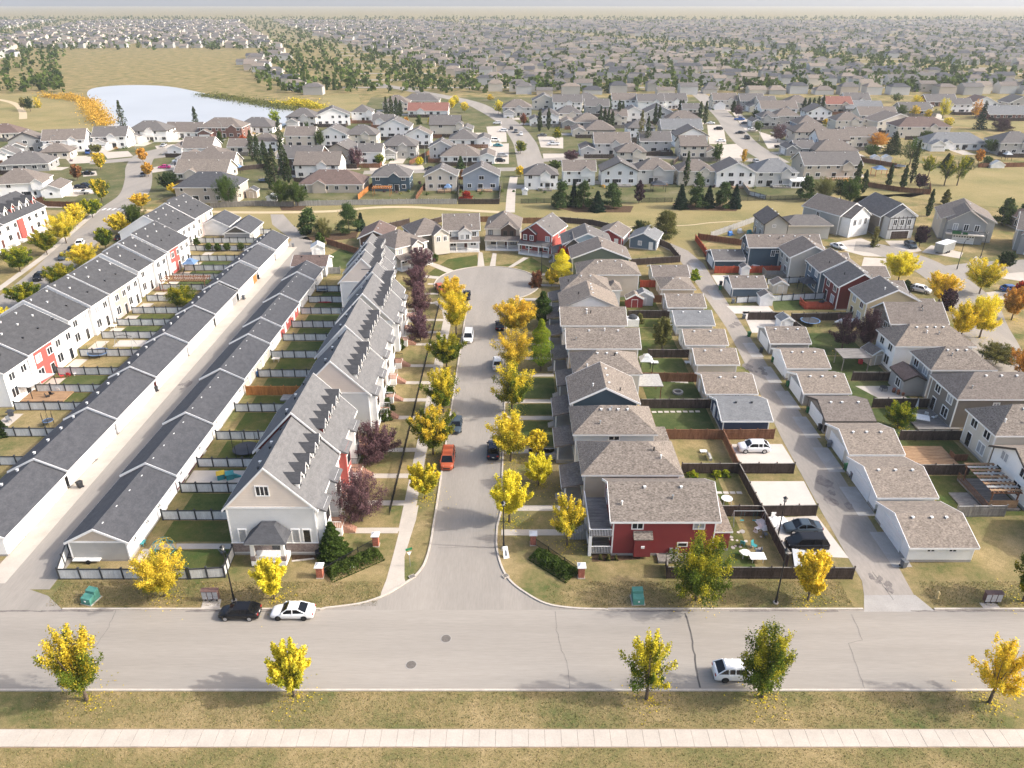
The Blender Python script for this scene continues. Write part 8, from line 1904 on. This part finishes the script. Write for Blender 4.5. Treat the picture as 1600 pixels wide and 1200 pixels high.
b = MB(); b.tube((-1.7, 0, 2.1), (0, 0, 2.4), .06, .06, 6); b.tube((0, 0, 2.4), (1.7, 0, 2.1), .06, .06, 6); b.build('crossbar', 'metal_black', t)
X, Yy = A(205, 537); sheet('patio', [rect(X - 3, Yy - 1.4, X + 3, Yy + 1.6)], 'concrete_new', .03)
for px, py, c in ((108, 588, 'plastic_red'), (98, 590, 'plastic_red'), (118, 586, 'plastic_white')): chair(*A(px, py), random.uniform(0, 6), c, ('red' if c == 'plastic_red' else 'white') + ' garden chair beside the coral bay')
for px, py in ((82, 618), (94, 612), (76, 622)): chair(*A(px, py), random.uniform(0, 6), 'plastic_black' if px != 94 else 'plastic_white', ('black' if px != 94 else 'white') + ' garden chair on the pale orange deck')
gazebo(*A(300, 424), 3.2, 2.3, 'cloth_blue', 'blue grey canopy gazebo in a long row yard'); shed(*A(344, 360), 2.4, 2.4, 2.2, 'wall_darktaupe', 'roof_slate', 'dark small shed near the end of the long row'); barbecue(*A(345, 352), .3, 'covered barbecue near the park end of the long row')
barbecue(*A(18, 650), .4, 'covered barbecue by the first long row house'); chair(*A(15, 659), 1, 'plastic_grey', 'grey recliner chair on the first long row patio')
# dormered row yards
t = thing('climbing_dome', 'geodesic climbing dome of green and yellow bars on the corner lawn', 'climbing frame', (*A(256, 858), 0)); R = 1.5
def dp(k, l): a = k * math.pi / 4 + l * math.pi / 8; e = (0, .62, 1.15)[l]; return (R * math.cos(e) * math.cos(a), R * math.cos(e) * math.sin(a), R * math.sin(e) + .02)
for k in range(8):
    b = MB()
    for p_, q_ in ((dp(k, 0), dp(k + 1, 0)), (dp(k, 0), dp(k, 1)), (dp(k + 1, 0), dp(k, 1)), (dp(k, 1), dp(k + 1, 1)), (dp(k, 1), dp(k, 2)), (dp(k + 1, 1), dp(k, 2)), (dp(k, 2), dp(k + 1, 2)), (dp(k, 2), (0, 0, R))): b.tube(p_, q_, .035, .035, 5)
    b.build('bars', 'plastic_teal' if k % 2 else 'plastic_yellow', t)
table(*A(222, 852), .9, .9, .55, 'plastic_teal', 'small teal play table on the corner walk'); chair(*A(212, 858), .5, 'plastic_grey', 'grey folding chair by the corner garage wall'); chair(*A(349, 866), 2.4, 'plastic_grey', 'grey chair beside the end townhouse side wall')
x, y = A(140, 875); t = thing('utility_trailer', 'flat white utility trailer parked behind the corner fence', 'trailer', (x, y, 0), 0, None)
b = MB(); b.box(-1.6, -.7, .35, 1.6, .7, .5); b.build('bed', 'metal_white', t)
for q in (-.75, .75):
    b = MB(); b.tube((.3, q - .08, .28), (.3, q + .08, .28), .28, .28, 12); b.build('wheel', 'tyre', t)
b = MB(); b.box(-2.5, -.05, .36, -1.61, .05, .44); b.build('hitch', 'metal_black', t)
x, y = A(346, 748); toy(x, y, 'plastic_teal', 'plastic_yellow', 'plastic playhouse with yellow roof and slide behind the dormered row'); x, y = A(360, 748); toy(x, y, 'plastic_teal', 'plastic_teal', 'teal plastic play slide house behind the dormered row'); x, y = A(352, 744); sheet('patio', [rect(x - 5, y - 1.6, x + 5, y + 1.4)], 'concrete_new', .025)
x, y = A(385, 706); t = thing('dark_canopy', 'black netted play enclosure behind the dormered row', 'play tent', (x, y, 0))
b = MB(); b.tube((0, 0, .6), (0, 0, .66), 1.9, 1.9, 16); b.build('mat', 'cloth_dark', t)
for k in range(6):
    a = k * math.pi / 3; b = MB(); b.tube((1.9 * math.cos(a), 1.9 * math.sin(a), 0), (1.9 * math.cos(a), 1.9 * math.sin(a), 2.4), .04, .04, 6); b.build('pole', 'metal_black', t)
wheelie_bin(*A(405, 588), 'plastic_blue', 'blue recycling bin at the end of a panel fence behind the dormered row'); table(*A(432, 565), 1.4, .8, .7, 'trim_cream', 'cream patio table in a dormered row yard'); deck(*[A(450, 622)[0] - 1, A(450, 622)[1] - 1.2, A(450, 622)[0] + 2.6, A(450, 622)[1] + .8], .3, 'wood_palegrey', 'grey weathered deck beside the orange fence')
t = thing('kayak', 'red kayak lying in a dormered row yard', 'kayak', (*A(510, 473), 0), .1); b = MB(); loft(b, [[(-1.9, -.03, .25), (-1.9, .03, .25), (-1.9, .02, .2), (-1.9, -.02, .2)], [(0, -.38, .32), (0, .38, .32), (0, .25, .03), (0, -.25, .03)], [(1.9, -.03, .25), (1.9, .03, .25), (1.9, .02, .2), (1.9, -.02, .2)]][::-1]); b.build('hull', 'plastic_red', t); b = MB(); b.tube((0, 0, .3), (0, 0, .335), .22, .22, 10); b.build('cockpit', 'plastic_black', t)
shed(*A(498, 398), 3.2, 3.2, 2.3, 'wall_white', 'cloth_pale', 'white garden shed with pale roof beside the bright green yard', .2)
# yards between the street houses and the lane
x, y = A(1010, 620); pergola(x - 2.6, y - 1.2, x + 2.2, y + 3, 2.5, 'wood_brown', 'slatted pergola with pale roof beside the fire pit lawn', 'wood_palegrey')
t = thing('fire_pit', 'round stone fire pit in the middle of a green lawn', 'fire pit', (*A(1059, 614), 0))
for k in range(12):
    a = k * math.pi / 6; b = MB(); b.hexa([*[(r * math.cos(a + d), r * math.sin(a + d), z) for z in (0, .35) for r, d in ((.62, -.24), (.9, -.24), (.9, .24), (.62, .24))]]); b.build('stone', 'concrete_grey', t)
b = MB(); b.tube((0, 0, 0), (0, 0, .1), .6, .6, 14); b.build('ash', 'tar', t)
for px, py, w in ((1022, 568, 'beside the small grey roofed shelter'), (1076, 568, 'beside the cream garage')): table(*A(px, py), 1.5, 1.0, .35, 'plastic_white', 'low white platform table ' + w)
gazebo(*A(1008, 580), 2.4, 2.4, 'cloth_pale', 'small pale grey roofed shelter against a street house'); shed(*A(990, 478), 3.6, 2.0, 2.0, 'wall_red', 'roof_beige', 'small red shed with beige roof behind the white gabled house'); shed(*A(1003, 475), 4.4, 2.2, 2.0, 'wall_lightgrey', 'roof_bluegrey', 'pale grey shed with flat looking roof behind the street houses')
t = thing('play_set', 'white and dark covered play set by the white half hipped house', 'play set', (*A(988, 508), 0)); b = MB(); b.box(-1.2, -1, .0, 1.2, 1, 1.6); b.build('body', 'plastic_white', t); b = MB(); b.ball((0, 0, 1.7), 1.0, 10, 6, 0, .7); b.build('cover', 'cloth_dark', t)
table(*A(1099, 707), 1.0, .7, .3, 'plastic_white', 'small white step box on the tan lawn'); t = thing('garden_bench', 'grey bench standing on the tan lawn', 'bench', (*A(1108, 716), 0), HP); b = MB(); b.box(-.8, -.25, .4, .8, .25, .46); b.build('seat', 'wood_palegrey', t); b = MB(); b.box(-.8, .2, .46, .8, .26, .9); b.build('backrest', 'wood_palegrey', t); b = MB(); b.box(-.75, -.2, 0, -.65, .2, .4); b.box(.65, -.2, 0, .75, .2, .4); b.build('leg', 'wood_palegrey', t)
table(*A(1135, 785), 1.5, 1.5, .7, 'plastic_white', 'round white table in the yard behind the red house', True)
for px, py, c, w in ((1132, 818, 'cloth_blue', 'blue'), (1160, 852, 'plastic_teal', 'teal'), (1178, 856, 'plastic_teal', 'dark teal'), (1195, 838, 'plastic_grey', 'grey'), (1184, 865, 'plastic_grey', 'grey'), (1183, 829, 'plastic_white', 'white')): chair(*A(px, py), random.uniform(0, 6), c, w + ' garden chair in the cluttered yard behind the red house')
table(*A(1164, 870), 1.2, 1.2, .7, 'plastic_white', 'white round table by the verge fence of the cluttered yard', True); table(*A(1182, 876), 1.9, 1.3, .75, 'plastic_white', 'white patio table on the cluttered lawn'); barbecue(*A(1126, 815), .3, 'small blue cooler box beside the black yard fence', 'cloth_blue')
t = thing('swing_set', 'metal swing set behind the black yard fence', 'swing', (*A(1168, 818), 0)); b = MB(); b.tube((-2, 0, 2.0), (2, 0, 2.0), .045, .045, 6); b.build('crossbar', 'metal_grey', t)
for q in (-2, 2):
    b = MB(); b.tube((q, -.8, 0), (q, 0, 2.0), .04, .04, 6); b.tube((q, .8, 0), (q, 0, 2.0), .04, .04, 6); b.build('leg', 'metal_grey', t)
for q in (-.8, .8):
    b = MB(); b.box(q - .25, -.1, .5, q + .25, .1, .54); b.tube((q - .22, 0, .54), (q - .22, 0, 2), .01, .01, 4); b.tube((q + .22, 0, .54), (q + .22, 0, 2), .01, .01, 4); b.build('swing_seat', 'plastic_teal', t)
rs = random.Random(4)
for k in range(16):
    X, Yy = A(1142 + rs.random() * 50, 828 + rs.random() * 38); b = MB(); r_ = rs.uniform(.15, .4); b.prism([(r_ * math.cos(a) * rs.uniform(.8, 1.1), r_ * math.sin(a) * rs.uniform(.8, 1.1)) for a in (0, 1, 2, 3, 4, 5)], 0, .06); tag(b.build('paving_stone', rs.choice(('concrete_new', 'concrete_grey')), None, (X, Yy, .012), rs.uniform(0, 3)), 'flat stone scattered on the cluttered lawn behind the red house', 'stone', 'flat stones on the cluttered lawn')
t = thing('tarp_heap', 'heap of white tarpaulin on the concrete pad beside the dark sedan', 'tarpaulin', (*A(1208, 818), 0), .2)
r_ = random.Random(6); n = 9; g_ = [[max(.02, .8 * math.sin(math.pi * i / n) * math.sin(math.pi * j / n) + r_.uniform(-.12, .22)) if 0 < i < n and 0 < j < n else .02 for j in range(n + 1)] for i in range(n + 1)]
b = MB()
for i in range(n):
    for j in range(n): b.face([(-2.1 + 4.2 * i_ / n, -1.2 + 2.4 * j_ / n, g_[i_][j_]) for i_, j_ in ((i, j), (i + 1, j), (i + 1, j + 1), (i, j + 1))])
b.build('sheet', 'plastic_white', t); b = MB(); b.box(.4, 1.3, 0, 2.6, 2.4, .7); b.build('bundle', 'plastic_white', t)
t = thing('planter_bed', 'long dark framed planter with netted cover by the verge fence', 'planter', (*A(1248, 880), 0), HP * .85); b = MB(); b.box(-1.6, -.7, 0, 1.6, .7, .7); b.build('box', 'wood_dark', t); b = MB(); b.box(-1.65, -.75, .7, 1.65, .75, .78); b.build('lid', 'cloth_pale', t)
# yards across the lane
x, y = A(1470, 718); deck(x - 5.2, y - 1.8, x + 1.6, y + 3.2, .35, 'deck_wood', 'flat wooden deck on the lawn behind the cream house'); x, y = A(1510, 720); t = thing('garden_screen', 'brown wooden screen box at the edge of the flat deck', 'screen', (x - 1, y, 0)); b = MB(); b.box(-1, -.05, 0, 1, .05, 1.1); b.build('front', 'wood_brown', t); b = MB(); b.box(-1, .051, 0, -.9, 1.2, 1.1); b.build('side', 'wood_brown', t)
pg = pergola(62.9, 80.6, 66.5, 87.0, 2.5, 'wood_brown', 'large slatted patio roof against the low white house')
for k in range(9): b = MB(); b.box(-.25, .1 + k * .78, 2.87, 3.85, .55 + k * .78, 2.91); b.build('slat', 'wood_palegrey' if k % 2 else 'deck_wood', pg)
b = MB(); b.box(-.1, -.06, .3, 3.7, -.002, 1.5); b.build('front_screen', 'deck_wood', pg)
deck(62.4, 80.2, 67.0, 87.4, .3, 'deck_grey', 'dark deck below the slatted patio roof', 'wood_brown', 'W'); deck(59.6, 81.2, 62.2, 84.2, .2, 'deck_grey', 'low grey step deck before the slatted patio roof')
x, y = A(1455, 662); deck(x - 3.2, y - 2.2, x + 3.5, y + 4.2, .3, 'deck_grey', 'grey deck with white recliners behind the dark taupe house')
for px, py in ((1447, 650), (1458, 655)): chair(px and A(px, py)[0], A(px, py)[1], random.uniform(2, 4), 'plastic_white', 'white recliner chair on the grey deck')
t = thing('hot_tub', 'white covered hot tub at the edge of the grey deck', 'hot tub', (*A(1436, 658), 0), -.4); b = MB(); b.box(-1.3, -.9, 0, 1.3, .9, .7); b.build('shell', 'trim_grey', t); b = MB(); b.box(-1.35, -.95, .7, 1.35, .95, .82); b.build('cover', 'plastic_white', t)
parasol(*A(1430, 644), 'cloth_pale', 'closed pale parasol by the hot tub', 2.4, True)
X, Yy = A(1378, 615); sheet('patio', [[(X - 1, Yy - 2.4), (X + 3.6, Yy - 2.4), (X + 3, Yy + 2.8), (X - 3.4, Yy + 2.8)]], 'concrete', .03); table(*A(1380, 610), 1.3, 1.3, .7, 'plastic_black', 'round black table on the concrete patio with planters', True)
for k, (px, py) in enumerate(((1396, 613), (1403, 616), (1410, 618))): b = MB(); b.tube((0, 0, 0), (0, 0, .45), .25, .32, 10); o = b.build('plant_pot', 'wood_brown', None, (*A(px, py), .0)); tag(o, 'brown plant pot on the patio beside the lean to', 'plant pot', 'plant pots by the lean to'); b = MB(); [b.hexa([(q * .1 - .15, -.15, .45), (q * .1 + .1, -.1, .45), (q * .1 + .1, .1, .45), (q * .1 - .1, .1, .45), (q * .22 - .05, -.05, .9), (q * .22 + .05, -.05, .9), (q * .22 + .05, .05, .9), (q * .22 - .05, .05, .9)]) for q in (-1, 0, 1)]; b.build('plant', 'leaf_rust' if False else 'brick_red', o)
x, y = A(1330, 575); pergola(x - 2.4, y - 1.4, x + 2.4, y + 2.4, 2.5, 'wood_grey', 'grey weathered pergola with slatted roof by the plum trees', 'deck_grey'); shed(*A(1362, 565), 3.0, 3.0, 2.2, 'wall_sand', 'roof_taupe', 'sand coloured shed with open dark doors', .25)
t = thing('kids_slide', 'bright red plastic ride beside the grey pergola', 'toy', (*A(1344, 568), 0)); b = MB(); b.box(-.3, -.3, 0, .3, .3, .8); b.build('body', 'plastic_red', t); b = MB(); b.ball((0, 0, 1.0), .3, 8, 5); b.build('hood', 'plastic_red', t)
trampoline(*A(1265, 506), 2.0, 'oval white rimmed trampoline in the black fenced yard'); shed(*A(1224, 512), 2.6, 2.6, 2.0, 'wall_white', 'roof_bluegrey', 'white shed with grey roof on the lane pad', .1); shed(*A(1194, 475), 2.8, 2.4, 2.1, 'wall_white', 'roof_grey', 'white shed standing before the white panel fence'); shed(*A(1215, 456), 3.4, 2.6, 2.1, 'wall_cream', 'roof_taupe', 'cream gabled shed behind the blue lane garage', 0); shed(*A(1162, 429), 2.0, 2.0, 2.0, 'wall_white', 'roof_grey', 'white cabinet shed before the red fence')
gazebo(*A(1260, 455), 3.6, 2.4, 'cloth_dark', 'dark canopy gazebo beside the blue house'); x, y = A(1275, 480); deck(x - 3, y - 1.4, x + 3.8, y + 2.2, .5, 'wood_red', 'red brown deck with railing behind the deep red house', 'wood_red', 'SW'); barbecue(*A(1283, 477), .2, 'black covered furniture on the red brown deck', 'cloth_dark')
x, y = A(1208, 432); deck(x - 2.2, y - 1, x + 3.2, y + 2, .8, 'deck_grey', 'raised grey deck behind the taupe gabled house', 'wood_grey', 'SW'); t = thing('covered_boat', 'white covered boat in the yard behind the plum tree', 'boat', (*A(1322, 508), 0), .1); b = MB(); loft(b, [[(-2.6, -.1, .9), (-2.6, .1, .9), (-2.6, .1, .7), (-2.6, -.1, .7)], [(-.6, -.9, 1.25), (-.6, .9, 1.25), (-.6, .6, .5), (-.6, -.6, .5)], [(2.4, -.9, 1.05), (2.4, .9, 1.05), (2.4, .7, .5), (2.4, -.7, .5)]][::-1]); b.build('cover', 'plastic_white', t); b = MB(); b.box(-3, -.06, .3, 2, .06, .42); b.build('trailer', 'metal_black', t)
for px, py, c, w in ((1140, 368, 'plastic_blue', 'blue'), (1155, 364, 'plastic_white', 'white'), (1170, 366, 'plastic_teal', 'teal')): toy(*A(px, py), c, c, w + ' plastic play house in the park side yard')
x, y = A(1152, 418); t = thing('tarp_heap', 'white tarpaulin heap before the dark blue house', 'tarpaulin', (*A(1180, 420), 0)); b = MB(); b.hexa([(-1.6, -.9, 0), (1.6, -.9, 0), (1.6, .9, 0), (-1.6, .9, 0), (-.5, -.3, 1.0), (1.2, -.3, .7), (1.1, .4, .75), (-.6, .4, 1.1)]); b.build('sheet', 'cloth_pale', t)
# beyond the park
x, y = A(597, 306); pergola(x - 3, y - 1, x + 3, y + 2.5, 2.6, 'wood_orange', 'orange wooden pergola behind the dark blue park house'); gazebo(*A(700, 302), 2.6, 2.2, 'cloth_blue', 'blue grey parasol gazebo behind the cream park house'); shed(*A(396, 308), 3.6, 3.2, 2.4, 'wall_sand', 'roof_slate', 'sand coloured garden pavilion behind the park fence'); trampoline(*A(413, 284), 2.0, 'dark trampoline with blue rim beside the poplars'); shed(*A(426, 314), 3.4, 1.8, 1.4, 'wall_white', 'cloth_pale', 'low white shed beside the poplars'); gazebo(*A(372, 270), 3.2, 2.3, 'cloth_blue', 'blue grey gazebo behind the low estate house'); gazebo(*A(1028, 298), 5, 2.5, 'cloth_dark', 'dark covered patio behind a light grey park house'); gazebo(*A(1372, 274), 4.6, 2.6, 'cloth_blue', 'pale blue roofed garden pavilion among the poplars', 'wood_red')
for px, py in ((1366, 254), (1384, 254)): shed(*A(px, py), 3.2, 2.6, 2.1, 'wall_white', 'cloth_pale', 'small white shed behind the pavilion', .0)
trampoline(*A(1405, 262), 2.2, 'large trampoline with blue rim among the poplars'); shed(*A(820, 304), 1.8, 1.8, 1.6, 'wall_white', 'cloth_pale', 'white shed at the corner of the white park house'); t = thing('sun_room', 'white glazed sun room beside the pale grey roofed park house', 'sun room', (*A(1246, 292), 0)); b = MB(); b.box(-3, -2, 0, 3, 2, 2.4); b.build('wall', 'trim_white', t); b = MB(); b.hexa([(-3.3, -2.3, 2.402), (3.3, -2.3, 2.402), (3.3, 2.3, 2.402), (-3.3, 2.3, 2.402), (-3.3, -2.3, 2.5), (3.3, -2.3, 2.5), (3.3, 2.3, 3.0), (-3.3, 2.3, 3.0)]); b.build('roof', 'trim_white', t)
for k in range(4): b = MB(); b.box(-2.8 + k * 1.45, -2.03, .5, -1.6 + k * 1.45, -2.002, 2.1); b.build('window', 'glass_dark', t)
parasol(*A(1256, 292), 'cloth_pale', 'pale parasol by the sun room', 2.4); gazebo(*A(1572, 250), 3.0, 2.4, 'cloth_pale', 'pale parasol shelter by the stone grey house'); shed(*A(1556, 262), 5.5, 2.0, 1.2, 'wall_white', 'cloth_pale', 'long low white shelter along the eastern field fence')

# fallen leaves under the yellow trees, rough grass on the near verges
def litter():
    r = random.Random(31); V, F, A = [], [], []
    for o in list(THINGS):
        if o['category'] != 'tree' or not any(k in o['label'] for k in ('yellow', 'orange')) or o.location.y > 150: continue
        for _ in range(150):
            a = r.uniform(0, 6.28); d = abs(r.gauss(0, 1)) * 1.5; x = o.location.x + d * math.cos(a) + .3; y = o.location.y + d * math.sin(a); s = r.uniform(.04, .09); z = .06; t = r.uniform(0, 3); i = len(V)
            for k in range(4): V.append((x + s * math.cos(t + k * 1.57), y + s * math.sin(t + k * 1.57), z + .02 * (k % 2)))
            F.append((i, i + 1, i + 2, i + 3)); A.extend(((.5, r.random(), r.random(), 1),) * 4)
    me = bpy.data.meshes.new('fallen_leaves'); me.from_pydata(V, [], F); a = me.color_attributes.new('leaf', 'FLOAT_COLOR', 'POINT'); a.data.foreach_set('color', [c for q in A for c in q]); me.materials.append(MATS['leaf_yellow'])
    link('fallen_leaves', me)['kind'] = 'stuff'
    for m, n, s0 in (('leaf_olive', 26000, 1), ('straw', 30000, 2)):
        r = random.Random(s0); V, F, A = [], [], []
        for _ in range(n):
            g_ = r.random()
            if g_ < .55: x, y = r.uniform(-46, 46), r.choice((r.uniform(40, 45), r.uniform(47.2, 51.2)))
            elif g_ < .75: x, y = r.uniform(-52, -15), r.uniform(62.8, 66.8)
            else: x, y = r.choice((r.uniform(4, 38), r.uniform(9, 38), r.uniform(47, 66))), r.uniform(62.8, 66.8)
            h = r.uniform(.05, .16); w_ = r.uniform(.02, .05); t = r.uniform(0, 6.28); i = len(V); dx, dy = math.cos(t) * w_, math.sin(t) * w_; lx, ly = r.gauss(0, .07), r.gauss(0, .07)
            V.extend(((x - dx, y - dy, 0), (x + dx, y + dy, 0), (x + lx, y + ly, h))); F.append((i, i + 1, i + 2)); A.extend(((r.random(), r.random(), r.random(), 1),) * 3)
        me = bpy.data.meshes.new('rough_grass'); me.from_pydata(V, [], F); a = me.color_attributes.new('leaf', 'FLOAT_COLOR', 'POINT'); a.data.foreach_set('color', [c for q in A for c in q]); me.materials.append(MATS[m])
        link('rough_grass', me)['kind'] = 'stuff'
litter()
# ------------------------------------------------------------------ labels: where two things share one, say what sets them apart
ORD = ('first', 'second', 'third', 'fourth', 'fifth', 'sixth', 'seventh', 'eighth', 'ninth', 'tenth', 'eleventh', 'twelfth', 'thirteenth', 'fourteenth', 'fifteenth', 'sixteenth', 'seventeenth', 'eighteenth', 'nineteenth', 'twentieth')
by = {}
for o in THINGS: by.setdefault(o['label'], []).append(o)
for lab, os_ in by.items():
    if len(os_) < 2 or 'flat stone scattered' in lab: continue
    xs = [o.location.x for o in os_]; ys = [o.location.y for o in os_]
    along_x = (max(xs) - min(xs)) > (max(ys) - min(ys)) * .8
    os_.sort(key=lambda o: o.location.x if along_x else o.location.y)
    end = 'from the lake' if along_x else 'from the wide road'
    for k, o in enumerate(os_):
        n = len(os_)
        w = ('nearer the lake' if along_x else 'nearer the wide road') if (n == 2 and k == 0) else ('farther from the lake' if along_x else 'farther off') if n == 2 else f"{ORD[k] if k < 20 else 'one further'} {end}"
        o['label'] = f"{lab}, {w}"
for o in THINGS:
    wds = o['label'].replace(',', '').split()
    if len(wds) > 16: print('LONG', len(wds), o['label'])

# ------------------------------------------------------------------ air: one pale box of thin haze round the whole scene
hm = bpy.data.materials.new('haze'); hm.use_nodes = True
nt = hm.node_tree; nt.nodes.remove(nt.nodes['Principled BSDF'])
pv = nt.nodes.new('ShaderNodeVolumePrincipled'); pv.inputs['Color'].default_value = (.86, .90, .94, 1); pv.inputs['Density'].default_value = .00012; pv.inputs['Anisotropy'].default_value = .2
nt.links.new(pv.outputs[0], nt.nodes['Material Output'].inputs['Volume'])
MATS['haze'] = hm
b = MB(); b.box(-7100, -100, -1.2, 7100, 9100, 64)
o = b.build('haze', 'haze'); o['kind'] = 'stuff'
